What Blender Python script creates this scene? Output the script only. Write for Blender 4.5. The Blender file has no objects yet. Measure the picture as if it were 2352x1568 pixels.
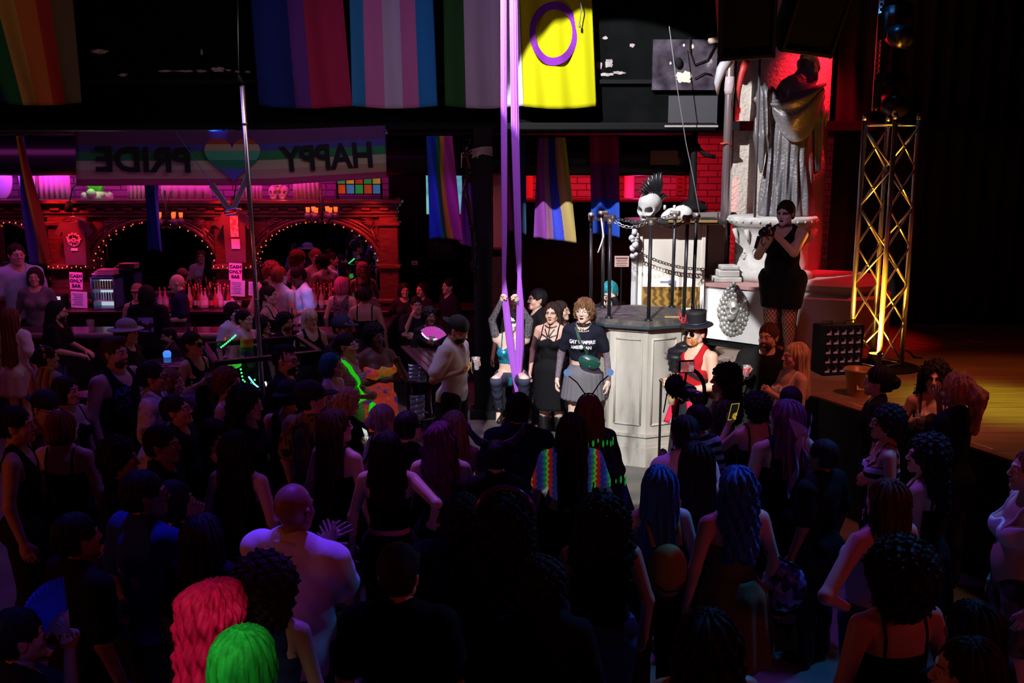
import bpy, math, random
import numpy as np
from mathutils import Vector, Matrix, Euler

S = bpy.context.scene
COL = S.collection
R = math.radians
rnd = random.Random(7)

# ---------------------------------------------------------------- camera, world, exposure
FPX, PITCH, CAMZ = 2287.0, R(10.5), 3.42
SP, CP = math.sin(PITCH), math.cos(PITCH)
cam_data = bpy.data.cameras.new('camera')
cam_data.sensor_width = 36.0
cam_data.lens = FPX / 2352 * 36.0
cam_data.clip_start = 0.05
cam = bpy.data.objects.new('camera', cam_data)
COL.objects.link(cam)
cam.location = (0, 0, CAMZ)
cam.rotation_euler = (R(90) - PITCH, 0, 0)
S.camera = cam
S.view_settings.view_transform = 'Standard'
S.view_settings.look = 'None'
S.view_settings.gamma = 1.0
S.view_settings.use_curve_mapping = False
S.view_settings.exposure = 0.0
S.cycles.max_bounces = 5
S.cycles.diffuse_bounces = 2
S.cycles.glossy_bounces = 3
S.cycles.transmission_bounces = 4
S.cycles.transparent_max_bounces = 8
S.cycles.caustics_reflective = False
S.cycles.caustics_refractive = False
S.cycles.sample_clamp_indirect = 3.0
S.cycles.use_denoising = True
world = bpy.data.worlds.new('world')
S.world = world
world.use_nodes = True
world.node_tree.nodes['Background'].inputs[0].default_value = (0.0, 0.0, 0.0, 1)
world.node_tree.nodes['Background'].inputs[1].default_value = 1.0


def ray(px, py):
 x = (px - 1176) / FPX
 y = (784 - py) / FPX
 return Vector((x, CP + y * SP, -SP + y * CP))


def at(px, py, Y):
 d = ray(px, py)
 return Vector((0, 0, CAMZ)) + d * (Y / d.y)


def at_z(px, py, z):
 d = ray(px, py)
 return Vector((0, 0, CAMZ)) + d * ((z - CAMZ) / d.z)


def aim(o, target):
 o.rotation_euler = (Vector(target) - Vector(o.location)).to_track_quat('-Z', 'Y').to_euler()


def spot(name, loc, target, power, color, deg, blend=0.3, size=0.08, spec=1.0):
 l = bpy.data.lights.new(name, 'SPOT')
 l.energy = power
 l.color = color
 l.spot_size = R(deg)
 l.spot_blend = blend
 l.shadow_soft_size = size
 l.specular_factor = spec
 o = bpy.data.objects.new(name, l)
 COL.objects.link(o)
 o.location = loc
 aim(o, target)
 o['kind'] = 'helper'
 return o


def area(name, loc, target, power, color, sx, sy):
 l = bpy.data.lights.new(name, 'AREA')
 l.shape = 'RECTANGLE'
 l.size, l.size_y = sx, sy
 l.energy = power
 l.color = color
 o = bpy.data.objects.new(name, l)
 COL.objects.link(o)
 o.location = loc
 aim(o, target)
 o['kind'] = 'helper'
 return o


def point(name, loc, power, color, size=0.05):
 l = bpy.data.lights.new(name, 'POINT')
 l.energy = power
 l.color = color
 l.shadow_soft_size = size
 o = bpy.data.objects.new(name, l)
 COL.objects.link(o)
 o.location = loc
 o['kind'] = 'helper'
 return o


# two follow spots on the lighting bar over the dance floor
spot('follow_spot_upper', (-1.0, 8.6, 7.3), (1.62, 12.8, 3.34), 3300, (1.0, .97, .98), 31.8, .035, .04)
spot('deck_violet', (-3.0, 8.0, 6.6), (1.22, 11.25, 1.66), 420, (.32, .05, 1.0), 3.6, .5, .03)
spot('silk_downlight', (.1, 9.9, 7.3), (.0, 11.15, 3.0), 900, (.85, .62, 1.0), 34, .6, .05)
spot('follow_spot_lower', (-.7, 3.6, 6.0), (1.34, 11.3, .66), 4300, (1.0, .96, .93), 21.2, .06, .04)
# red and magenta lamps of the bar
for i, (x, y, z, p_, c) in enumerate(((-6.75, 14.55, 3.05, 26, (1, .02, .01)), (-4.28, 14.5, 3.0, 24, (1, .02, .01)), (-2.1, 14.4, 2.9, 20, (1, .03, .01)))):
 spot('bar_red_spot', (x, y, z), (x, 15.2, 2.0), p_ * 4, c, 75, .6, .04)
for x in (-6.9, -5.2, -3.9):
 area('ledge_magenta', (x, 15.35, 3.5), (x, 16.6, 2.9), 16, (1, .02, .50), 1.3, .1)
area('ledge_violet', (-7.9, 15.3, 3.5), (-7.9, 16.8, 3.0), 14, (.4, .05, 1), 1.0, .1)
area('bar_magenta', (-5.5, 14.0, 3.6), (-5.5, 14.9, 1.0), 26, (.85, .08, .65), 6, .5)
area('bar_red', (-3.2, 14.0, 3.6), (-3.0, 14.6, 1.0), 32, (1, .04, .08), 2.0, .5)
area('bar_guest_violet', (-4.0, 11.7, 3.02), (-4.2, 12.8, 1.0), 10, (.50, .12, .95), 7, .5)
for x in (-6.6, -4.2):
 spot('sign_magenta_fill', (x, 13.9, 3.4), (x, 14.9, 1.5), 150, (1, .10, .75), 26, .6, .05)  # added spots that brighten the pink signs, not bar fittings
spot('blue_tee', (-2.85, 12.3, 2.9), (-3.05, 14.35, 1.3), 120, (.03, .22, 1), 14, .6, .05)
# red wash on the brick wall at the right end
area('brick_red', (1.6, 15.6, 3.5), (1.8, 17.3, 2.7), 45, (1, .01, .01), 3.0, .2)
point('pink_tube', (2.05, 16.3, 2.9), 6, (1, .05, .5), .1)
# banner and flags
area('banner_wash', (-2.2, 10.4, 4.6), (-2.8, 12.5, 3.4), 7, (1.0, .68, .68), 3, .4)
area('flag_wash_blue', (-.9, 10.0, 5.4), (-.9, 12.9, 4.7), 8, (.62, .45, 1.0), 2.2, .5)
area('flag_wash_warm', (-6.6, 10.6, 5.6), (-6.4, 12.9, 4.7), 2, (.9, .6, .4), 1.5, .5)
spot('blinder_fill', (2.6, 8.6, 3.6), (3.5, 10.5, 1.4), 70, (.9, .7, .9), 16, .7, .1)  # added spot that brightens the blinder's dark reflectors
spot('pipe_blue', (-3.6, 12.36, 4.02), (-3.62, 12.6, 3.74), 6, (.02, .15, 1), 44, .8, .03)
# crowd colours
spot('violet_polo', (-.3, 7.2, 7.2), (-1.02, 4.75, 1.55), 1350, (.15, .03, 1.0), 12, .5, .12)
spot('violet_floor', (-1.5, 8.5, 7.0), (-2.2, 7.0, 1.3), 150, (.25, .08, 1.0), 60, .8, .2)
for x in (-6.65, -4.2):
 spot('shirt_red', (x, 14.0, 3.3), (x, 14.94, 2.15), 75, (1, .015, .015), 26, .8, .04)
spot('blue_right', (4.6, 7.6, 6.5), (1.9, 5.2, 1.3), 800, (.03, .30, 1.0), 40, .7, .2)
spot('violet_right', (1.6, 8.6, 6.8), (2.2, 6.4, 1.4), 460, (.30, .08, 1.0), 40, .7, .2)
spot('violet_pair', (-.8, 8.6, 6.8), (-.75, 6.2, 1.4), 850, (.36, .10, 1.0), 17, .7, .2)
spot('violet_white_tee', (-2.0, 8.8, 6.0), (-.62, 10.2, 1.2), 130, (.75, .62, 1.0), 14, .7, .2)
spot('blue_left', (-5.5, 11.0, 6.5), (-3.2, 9.4, 1.2), 220, (.15, .10, 1.0), 70, .8, .2)
spot('dress_fill', (-1.0, 8.2, 6.5), (-1.45, 10.4, 1.2), 200, (.60, .35, 1.0), 16, .6, .1)  # added violet spot to brighten the tie-dye dress, not a UV source
spot('wig_fill', (-1.0, .4, 5.6), (-1.25, 3.55, 1.5), 380, (1, .85, .85), 9.5, .7, .1)  # added narrow spot, no known lamp, brightens the two wigs
spot('performer_glow', (2.0, 7.5, 6.0), (3.05, 11.1, 2.3), 75, (.85, .5, .85), 13, .7, .1)
spot('fan_blue', (-1.5, .5, 4.6), (-1.88, 3.85, 1.35), 70, (.05, .09, 1), 8, .6, .1)  # added from the camera side to light the fan leaf
spot('violet_left_front', (-2.3, 7.2, 7.0), (-1.85, 4.5, 1.2), 520, (.07, .05, 1), 22, .7, .12)
area('red_from_left', (-7.0, 2.0, 3.0), (-2.5, 6.5, 1.3), 27, (1, .15, .07), 1.5, 1)
area('red_from_right', (6.5, 1.2, 3.4), (2.0, 5.5, 1.2), 24, (1, .06, .04), 1.5, 1)
area('red_from_booth', (0, -2.5, 3.0), (0, 4.5, 1.3), 5, (1, .09, .05), 3, .6)
# statue rim and stage
spot('statue_red', (4.55, 12.35, 6.2), (3.95, 13.3, 4.0), 1300, (1, .01, .03), 40, .5, .1)
spot('stage_red', (4.9, 12.0, 4.0), (4.2, 12.6, 1.9), 160, (1, .02, .02), 60, .6, .1)
spot('truss_amber', (3.98, 10.72, 1.32), (4.0, 10.75, 4.0), 300, (1, .36, .02), 90, .5, .06)
spot('truss_amber_beam', (3.98, 10.73, 1.28), (4.0, 10.76, 4.0), 2600, (1, .36, .02), 26, .8, .06)
spot('stage_yellow', (5.2, 8.4, 6.5), (4.65, 9.3, 1.1), 1500, (.62, .80, .04), 22, .9, .2)
spot('stage_orange', (6.5, 9.5, 6.5), (5.5, 10.4, 1.1), 300, (1, .22, .04), 30, .9, .2)
spot('stage_front_red', (4.0, 7.2, 6.0), (3.5, 9.6, 1.1), 420, (1, .20, .13), 44, .8, .2)
spot('stage_rear_warm', (5.4, 7.0, 6.0), (4.6, 8.0, 1.1), 170, (1, .45, .25), 44, .8, .2)


# ---------------------------------------------------------------- materials
MATS = {}


def mat(name, color=(.5, .5, .5), rough=.7, metal=0.0, emit=None, es=1.0, spec=None, bump=0.0, bscale=60, alpha=None, trans=None,
  sheen=0.0):
 key = name
 if key in MATS:
  return MATS[key]
 m = bpy.data.materials.new(name)
 m.use_nodes = True
 nt = m.node_tree
 b = nt.nodes['Principled BSDF']
 b.inputs['Base Color'].default_value = (*color, 1)
 b.inputs['Roughness'].default_value = rough
 b.inputs['Metallic'].default_value = metal
 if spec is not None:
  b.inputs['Specular IOR Level'].default_value = spec
 if emit is not None:
  b.inputs['Emission Color'].default_value = (*emit, 1)
  b.inputs['Emission Strength'].default_value = es
 if trans is not None:
  b.inputs['Transmission Weight'].default_value = trans
 if alpha is not None:
  b.inputs['Alpha'].default_value = alpha
 if sheen:
  b.inputs['Sheen Weight'].default_value = sheen
 if bump:
  tc = nt.nodes.new('ShaderNodeTexCoord')
  n = nt.nodes.new('ShaderNodeTexNoise')
  n.inputs['Scale'].default_value = bscale
  n.inputs['Detail'].default_value = 4
  bp = nt.nodes.new('ShaderNodeBump')
  bp.inputs['Strength'].default_value = bump
  bp.inputs['Distance'].default_value = 0.02
  nt.links.new(tc.outputs['Object'], n.inputs['Vector'])
  nt.links.new(n.outputs['Fac'], bp.inputs['Height'])
  nt.links.new(bp.outputs[0], b.inputs['Normal'])
 MATS[key] = m
 return m


def ramp_node(nt, stops, interp='LINEAR'):
 r = nt.nodes.new('ShaderNodeValToRGB')
 cr = r.color_ramp
 cr.interpolation = interp
 while len(cr.elements) > 1:
  cr.elements.remove(cr.elements[-1])
 cr.elements[0].position = stops[0][0]
 cr.elements[0].color = (*stops[0][1], 1)
 for p, c in stops[1:]:
  e = cr.elements.new(p)
  e.color = (*c, 1)
 return r


def mat_noise(name, stops, scale=5, detail=4, rough=.7, metal=0, stretch=(1, 1, 1), bump=0.0, emit=0.0, kind='NOISE', distort=0.0,
              coord='Object', interp='LINEAR', spec=None):
 """colour from a procedural texture through a ramp"""
 if name in MATS:
  return MATS[name]
 m = mat(name, rough=rough, metal=metal, spec=spec)
 nt = m.node_tree
 b = nt.nodes['Principled BSDF']
 tc = nt.nodes.new('ShaderNodeTexCoord')
 mp = nt.nodes.new('ShaderNodeMapping')
 mp.inputs['Scale'].default_value = stretch
 nt.links.new(tc.outputs[coord], mp.inputs['Vector'])
 if kind == 'NOISE':
  t = nt.nodes.new('ShaderNodeTexNoise')
  t.inputs['Scale'].default_value = scale
  t.inputs['Detail'].default_value = detail
  t.inputs['Distortion'].default_value = distort
  out = t.outputs['Fac']
 elif kind == 'WAVE':
  t = nt.nodes.new('ShaderNodeTexWave')
  t.inputs['Scale'].default_value = scale
  t.inputs['Distortion'].default_value = distort
  t.inputs['Detail'].default_value = detail
  out = t.outputs['Fac']
 elif kind == 'VORONOI':
  t = nt.nodes.new('ShaderNodeTexVoronoi')
  t.inputs['Scale'].default_value = scale
  out = t.outputs['Distance']
 elif kind == 'VCOLOR':
  t = nt.nodes.new('ShaderNodeTexVoronoi')
  t.inputs['Scale'].default_value = scale
  out = t.outputs['Color']
 nt.links.new(mp.outputs[0], t.inputs['Vector'])
 r = ramp_node(nt, stops, interp)
 nt.links.new(out, r.inputs[0])
 nt.links.new(r.outputs[0], b.inputs['Base Color'])
 if emit:
  nt.links.new(r.outputs[0], b.inputs['Emission Color'])
  b.inputs['Emission Strength'].default_value = emit
 if bump:
  bp = nt.nodes.new('ShaderNodeBump')
  bp.inputs['Strength'].default_value = bump
  bp.inputs['Distance'].default_value = 0.02
  nt.links.new(out, bp.inputs['Height'])
  nt.links.new(bp.outputs[0], b.inputs['Normal'])
 return m


def mat_bands(name, stops, axis='X', rough=.8, lo=0.0, hi=1.0, wob=0.0, emit=0.0, repeat=0, zig=None):
 """hard colour bands along one generated/object axis; repeat>0 repeats them"""
 if name in MATS:
  return MATS[name]
 m = mat(name, rough=rough)
 nt = m.node_tree
 b = nt.nodes['Principled BSDF']
 tc = nt.nodes.new('ShaderNodeTexCoord')
 sx = nt.nodes.new('ShaderNodeSeparateXYZ')
 nt.links.new(tc.outputs['Object'], sx.inputs[0])
 mr = nt.nodes.new('ShaderNodeMapRange')
 mr.clamp = repeat == 0
 mr.inputs['From Min'].default_value = lo
 mr.inputs['From Max'].default_value = hi
 src = sx.outputs[axis]
 if wob or zig:
  ad = nt.nodes.new('ShaderNodeMath')
  ad.operation = 'ADD'
  nt.links.new(src, ad.inputs[0])
  if zig:
   ax2, freq, amp = zig
   mu = nt.nodes.new('ShaderNodeMath')
   mu.operation = 'MULTIPLY'
   mu.inputs[1].default_value = freq
   nt.links.new(sx.outputs[ax2], mu.inputs[0])
   sn = nt.nodes.new('ShaderNodeMath')
   sn.operation = 'SINE'
   nt.links.new(mu.outputs[0], sn.inputs[0])
   m2 = nt.nodes.new('ShaderNodeMath')
   m2.operation = 'MULTIPLY'
   m2.inputs[1].default_value = amp
   nt.links.new(sn.outputs[0], m2.inputs[0])
  else:
   n = nt.nodes.new('ShaderNodeTexNoise')
   n.inputs['Scale'].default_value = 3
   nt.links.new(tc.outputs['Object'], n.inputs['Vector'])
   m2 = nt.nodes.new('ShaderNodeMath')
   m2.operation = 'MULTIPLY'
   m2.inputs[1].default_value = wob
   nt.links.new(n.outputs['Fac'], m2.inputs[0])
  nt.links.new(m2.outputs[0], ad.inputs[1])
  src = ad.outputs[0]
 nt.links.new(src, mr.inputs['Value'])
 v = mr.outputs[0]
 if repeat:
  fr = nt.nodes.new('ShaderNodeMath')
  fr.operation = 'FRACT'
  nt.links.new(v, fr.inputs[0])
  v = fr.outputs[0]
 r = ramp_node(nt, stops, 'CONSTANT')
 nt.links.new(v, r.inputs[0])
 nt.links.new(r.outputs[0], b.inputs['Base Color'])
 if emit:
  nt.links.new(r.outputs[0], b.inputs['Emission Color'])
  b.inputs['Emission Strength'].default_value = emit
 return m


# ---------------------------------------------------------------- object helpers
def tag(o, label=None, cat=None, group=None, kind=None):
 if label:
  o['label'] = label
 if cat:
  o['category'] = cat
 if group:
  o['group'] = group
 if kind:
  o['kind'] = kind
 return o


def empty(name, loc=(0, 0, 0), rz=0.0, label=None, cat=None, group=None):
 o = bpy.data.objects.new(name, None)
 o.empty_display_size = .1
 COL.objects.link(o)
 o.location = loc
 o.rotation_euler = (0, 0, rz)
 return tag(o, label, cat, group)


def link_mesh(name, me, parent=None):
 o = bpy.data.objects.new(name, me)
 COL.objects.link(o)
 if parent is not None:
  o.parent = parent
 return o


def np_mesh(name, V, F, mats=(), mi=None, smooth=True):
 """V (n,3), F (m,4) quads, or a list of (m,k) arrays"""
 me = bpy.data.meshes.new(name)
 groups = F if isinstance(F, (list, tuple)) else [F]
 groups = [np.asarray(g, dtype=np.int32) for g in groups if len(g)]
 V = np.asarray(V, dtype=np.float32)
 me.vertices.add(len(V))
 me.vertices.foreach_set('co', V.ravel())
 tot = sum(g.size for g in groups)
 npoly = sum(len(g) for g in groups)
 me.loops.add(tot)
 me.polygons.add(npoly)
 me.loops.foreach_set('vertex_index', np.concatenate([g.ravel() for g in groups]))
 sizes = np.concatenate([np.full(len(g), g.shape[1], dtype=np.int32) for g in groups])
 starts = np.concatenate([[0], np.cumsum(sizes)[:-1]]).astype(np.int32)
 me.polygons.foreach_set('loop_start', starts)
 for m in mats:
  me.materials.append(m)
 if mi is not None:
  me.polygons.foreach_set('material_index', np.asarray(mi, dtype=np.int32))
 me.polygons.foreach_set('use_smooth', np.full(npoly, bool(smooth)))
 me.update(calc_edges=True)
 return me


class MB:
 """collects boxes, tubes, lathes, prisms and grids; build() links them as ONE mesh object"""

 def __init__(self):
  self.v, self.f, self.mi, self.sm = [], [], [], []

 def add(self, vs, fs, m=0, smooth=False, M=None):
  o = len(self.v)
  if M is not None:
   vs = [M @ Vector(p) for p in vs]
  self.v += [tuple(p) for p in vs]
  self.f += [tuple(i + o for i in f) for f in fs]
  self.mi += [m] * len(fs)
  self.sm += [smooth] * len(fs)
  return self

 def box(self, c, s, m=0, M=None, bev=0.0):
  x, y, z = s[0] / 2, s[1] / 2, s[2] / 2
  if bev <= 0:
   vs = [(c[0] + a * x, c[1] + b * y, c[2] + d * z) for d in (-1, 1) for b in (-1, 1) for a in (-1, 1)]
   fs = [(0, 2, 3, 1), (4, 5, 7, 6), (0, 1, 5, 4), (2, 6, 7, 3), (0, 4, 6, 2), (1, 3, 7, 5)]
   return self.add(vs, fs, m, False, M)
  b = min(bev, x * .9, y * .9, z * .9)
  pr = []
  for zz, ins in ((-z, b), (-z + b, 0), (z - b, 0), (z, b)):
   xs, ys = x - ins, y - ins
   bb = b if ins == 0 else b * .6
   ring = []
   for sx, sy in ((-1, -1), (1, -1), (1, 1), (-1, 1)):
    p1 = (sx * xs, sy * (ys - bb))
    p2 = (sx * (xs - bb), sy * ys)
    ring += [p1, p2] if sx * sy > 0 else [p2, p1]
   pr.append([(c[0] + p[0], c[1] + p[1], c[2] + zz) for p in ring])
  vs = [p for r in pr for p in r]
  fs = [(k * 8 + i, k * 8 + (i + 1) % 8, k * 8 + 8 + (i + 1) % 8, k * 8 + 8 + i) for k in range(3) for i in range(8)]
  fs += [tuple(range(7, -1, -1)), tuple(range(24, 32))]
  return self.add(vs, fs, m, False, M)

 def tube(self, pts, r, n=8, m=0, caps=True, closed=False, flat=1.0, M=None):
  pts = [Vector(p) for p in pts]
  rs = r if isinstance(r, (list, tuple)) else [r] * len(pts)
  k = len(pts)
  vs, fs = [], []
  up = None
  for i, p in enumerate(pts):
   if closed:
    t = pts[(i + 1) % k] - pts[i - 1]
   else:
    t = pts[min(i + 1, k - 1)] - pts[max(i - 1, 0)]
   if t.length < 1e-9:
    t = Vector((0, 0, 1))
   t.normalize()
   if up is None:
    up = Vector((0, 0, 1)) if abs(t.z) < .9 else Vector((0, 1, 0))
   a = t.cross(up)
   if a.length < 1e-6:
    a = t.cross(Vector((1, 0, 0)))
   a.normalize()
   b = a.cross(t).normalized()
   up = b
   for j in range(n):
    an = 2 * math.pi * j / n
    vs.append(p + a * (math.cos(an) * rs[i]) + b * (math.sin(an) * rs[i] * flat))
  for i in range(k if closed else k - 1):
   i2 = (i + 1) % k
   for j in range(n):
    j2 = (j + 1) % n
    fs.append((i * n + j, i2 * n + j, i2 * n + j2, i * n + j2))
  if caps and not closed:
   fs.append(tuple(range(n)))
   fs.append(tuple((k - 1) * n + j for j in range(n - 1, -1, -1)))
  return self.add(vs, fs, m, True, M)

 def lathe(self, prof, n=24, m=0, c=(0, 0, 0), M=None, caps=True, smooth=True):
  vs, fs = [], []
  k = len(prof)
  for r, z in prof:
   for j in range(n):
    an = 2 * math.pi * j / n
    vs.append((c[0] + r * math.cos(an), c[1] + r * math.sin(an), c[2] + z))
  for i in range(k - 1):
   for j in range(n):
    j2 = (j + 1) % n
    fs.append((i * n + j, i * n + j2, (i + 1) * n + j2, (i + 1) * n + j))
  if caps:
   fs.append(tuple(range(n - 1, -1, -1)))
   fs.append(tuple((k - 1) * n + j for j in range(n)))
  return self.add(vs, fs, m, smooth, M)

 def prism(self, poly, z0, z1, m=0, M=None):
  n = len(poly)
  vs = [(x, y, z0) for x, y in poly] + [(x, y, z1) for x, y in poly]
  fs = [(i, (i + 1) % n, n + (i + 1) % n, n + i) for i in range(n)]
  fs += [tuple(range(n - 1, -1, -1)), tuple(range(n, 2 * n))]
  return self.add(vs, fs, m, False, M)

 def ball(self, c, r, m=0, seg=12, rings=8, M=None):
  rr = r if isinstance(r, (list, tuple)) else (r, r, r)
  vs, fs = [], []
  for i in range(rings + 1):
   th = math.pi * i / rings
   for j in range(seg):
    ph = 2 * math.pi * j / seg
    vs.append((c[0] + rr[0] * math.sin(th) * math.cos(ph), c[1] + rr[1] * math.sin(th) * math.sin(ph),
                           c[2] - rr[2] * math.cos(th)))
  for i in range(rings):
   for j in range(seg):
    j2 = (j + 1) % seg
    fs.append((i * seg + j, i * seg + j2, (i + 1) * seg + j2, (i + 1) * seg + j))
  return self.add(vs, fs, m, True, M)

 def sheet(self, fn, nu, nv, m=0, thick=0.0, M=None):
  """surface fn(u,v)->point, u,v in 0..1, with optional thickness"""
  P = [[Vector(fn(i / nu, j / nv)) for j in range(nv + 1)] for i in range(nu + 1)]
  w = nv + 1
  vs = [p for row in P for p in row]
  fs = [(i * w + j, (i + 1) * w + j, (i + 1) * w + j + 1, i * w + j + 1) for i in range(nu) for j in range(nv)]
  if thick:
   N = []
   for i in range(nu + 1):
    for j in range(nv + 1):
     a = P[min(i + 1, nu)][j] - P[max(i - 1, 0)][j]
     b = P[i][min(j + 1, nv)] - P[i][max(j - 1, 0)]
     nn = a.cross(b)
     N.append(nn.normalized() if nn.length > 1e-9 else Vector((0, 0, 1)))
   o = len(vs)
   vs = vs + [p - n * thick for p, n in zip(vs, N)]
   fs = fs + [(o + f[3], o + f[2], o + f[1], o + f[0]) for f in fs]
   for i in range(nu):
    fs.append((i * w, o + i * w, o + (i + 1) * w, (i + 1) * w))
    fs.append(((i + 1) * w + nv, o + (i + 1) * w + nv, o + i * w + nv, i * w + nv))
   for j in range(nv):
    fs.append((j + 1, o + j + 1, o + j, j))
    fs.append((nu * w + j, o + nu * w + j, o + nu * w + j + 1, nu * w + j + 1))
  return self.add(vs, fs, m, True, M)

 def build(self, name, mats, parent=None, loc=None):
  me = bpy.data.meshes.new(name)
  me.from_pydata(self.v, [], self.f)
  for mm in (mats if isinstance(mats, (list, tuple)) else [mats]):
   me.materials.append(mm)
  me.polygons.foreach_set('material_index', self.mi)
  me.polygons.foreach_set('use_smooth', self.sm)
  me.update()
  o = link_mesh(name, me, parent)
  if loc is not None:
   o.location = loc
  return o


def text_mesh(name, body, size, m, parent=None, M=None, font_shear=0.0, ext=0.002, spacing=1.0, align='CENTER', sx=1.0, offset=0.0,
              line=1.0):
 """lettering turned into a mesh, lying in its own XY plane before M"""
 cu = bpy.data.curves.new(name, 'FONT')
 cu.body = body
 cu.size = size
 cu.extrude = ext
 cu.shear = font_shear
 cu.align_x = align
 cu.align_y = 'CENTER'
 cu.space_character = spacing
 cu.space_line = line
 cu.offset = offset
 cu.resolution_u = 3
 tmp = bpy.data.objects.new('tmp', cu)
 COL.objects.link(tmp)
 dg = bpy.context.evaluated_depsgraph_get()
 me = bpy.data.meshes.new_from_object(tmp.evaluated_get(dg))
 bpy.data.objects.remove(tmp)
 bpy.data.curves.remove(cu)
 if sx != 1.0:
  me.transform(Matrix.Diagonal((sx, 1, 1, 1)))
 if M is not None:
  me.transform(M)
  if M.to_3x3().determinant() * sx < 0:
   me.flip_normals()
 elif sx < 0:
  me.flip_normals()
 me.materials.clear()
 me.materials.append(m)
 return link_mesh(name, me, parent)


FACE_CAM = Matrix.Rotation(R(90), 4, 'X')      # XY lettering turned upright, read from -Y


def TR(x, y, z):
 return Matrix.Translation((x, y, z))


def RZ(a):
 return Matrix.Rotation(R(a), 4, 'Z')


def RX(a):
 return Matrix.Rotation(R(a), 4, 'X')


def RY(a):
 return Matrix.Rotation(R(a), 4, 'Y')


# ---------------------------------------------------------------- implicit surfaces -> meshes
def sd_rc(P, a, b, r1, r2):
 a = np.asarray(a, np.float32)
 b = np.asarray(b, np.float32)
 ba = b - a
 L = float(ba @ ba) + 1e-12
 pa = P - a
 t = np.clip(pa @ ba / L, 0, 1)
 q = pa - t[:, None] * ba
 return np.sqrt(np.einsum('ij,ij->i', q, q)) - (r1 + (r2 - r1) * t)


def sd_el(P, c, r, rot=None):
 q = P - np.asarray(c, np.float32)
 if rot is not None:
  q = q @ rot
 r = np.asarray(r, np.float32)
 a = q / r
 k0 = np.sqrt(np.einsum('ij,ij->i', a, a)) + 1e-6
 b = a / r
 k1 = np.sqrt(np.einsum('ij,ij->i', b, b)) + 1e-6
 return k0 * (k0 - 1) / k1


def smin(a, b, k):
 if k <= 0:
  return np.minimum(a, b)
 h = np.maximum(k - np.abs(a - b), 0) / k
 return np.minimum(a, b) - h * h * k * .25


def smax(a, b, k):
 return -smin(-a, -b, k)


def union(P, prims, grow=0.0, wide=1.0):
 d = np.full(len(P), 9.0, np.float32)
 for p in prims:
  if p[0] == 'rc':
   di = sd_rc(P, p[1], p[2], p[3] * wide + grow, p[4] * wide + grow)
  else:
   r = np.asarray(p[2]) * wide + grow
   di = sd_el(P, p[1], r, p[4] if len(p) > 4 else None)
  d = smin(d, di, p[5] if p[0] == 'rc' else p[3])
 return d


def polygonize(fn, lo, hi, h):
 lo = np.asarray(lo, np.float32)
 n = np.maximum(np.ceil((np.asarray(hi) - lo) / h).astype(int) + 1, 3)
 gx, gy, gz = [lo[i] + h * np.arange(n[i], dtype=np.float32) for i in range(3)]
 P = np.stack(np.meshgrid(gx, gy, gz, indexing='ij'), -1).reshape(-1, 3)
 D = fn(P).reshape(n).astype(np.float32)
 # closed border
 for ax in range(3):
  for e in (0, -1):
   sl = [slice(None)] * 3
   sl[ax] = e
   D[tuple(sl)] = np.maximum(D[tuple(sl)], h * .3)
 s = D < 0
 c8 = [(i, j, k) for i in (0, 1) for j in (0, 1) for k in (0, 1)]

 def corner(A, c):
  return A[c[0]:n[0] - 1 + c[0], c[1]:n[1] - 1 + c[1], c[2]:n[2] - 1 + c[2]]
 cnt = sum(corner(s, c).astype(np.int8) for c in c8)
 mask = (cnt > 0) & (cnt < 8)
 idx = np.argwhere(mask)
 if len(idx) == 0:
  return np.zeros((0, 3), np.float32), np.zeros((0, 4), np.int32)
 lut = np.full(mask.shape, -1, np.int32)
 lut[mask] = np.arange(len(idx))
 acc = np.zeros((len(idx), 3), np.float32)
 num = np.zeros(len(idx), np.float32)
 I, J, K = idx.T
 vals = {c: D[I + c[0], J + c[1], K + c[2]] for c in c8}
 for c in c8:
  for ax in range(3):
   if c[ax] == 0:
    e = list(c)
    e[ax] = 1
    va, vb = vals[c], vals[tuple(e)]
    cr = (va < 0) != (vb < 0)
    t = np.where(cr, va / np.where(cr, va - vb, 1), 0)
    p = np.zeros((len(idx), 3), np.float32) + np.asarray(c, np.float32)
    p[:, ax] = t
    acc[cr] += p[cr]
    num[cr] += 1
 V = lo + h * (idx + acc / num[:, None])
 faces = []
 for ax in range(3):
  b, c = (ax + 1) % 3, (ax + 2) % 3
  sl0 = [slice(1, n[i] - 1) for i in range(3)]
  sl0[ax] = slice(0, n[ax] - 1)
  sl1 = list(sl0)
  sl1[ax] = slice(1, n[ax])
  a0, a1 = s[tuple(sl0)], s[tuple(sl1)]
  for sign, m in ((1, a0 & ~a1), (-1, ~a0 & a1)):
   e = np.argwhere(m)
   if len(e) == 0:
    continue
   e = e + np.array([sl0[i].start for i in range(3)])

   def cell(db, dc):
    q = e.copy()
    q[:, b] += db
    q[:, c] += dc
    return lut[q[:, 0], q[:, 1], q[:, 2]]
   q = np.stack([cell(-1, -1), cell(0, -1), cell(0, 0), cell(-1, 0)], 1)
   faces.append(q if sign > 0 else q[:, ::-1])
 F = np.concatenate(faces)
 return V.astype(np.float32), F[(F >= 0).all(1)].astype(np.int32)


def xf(V, M):
 A = np.array(M, dtype=np.float32)
 return V @ A[:3, :3].T + A[:3, 3]


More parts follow.
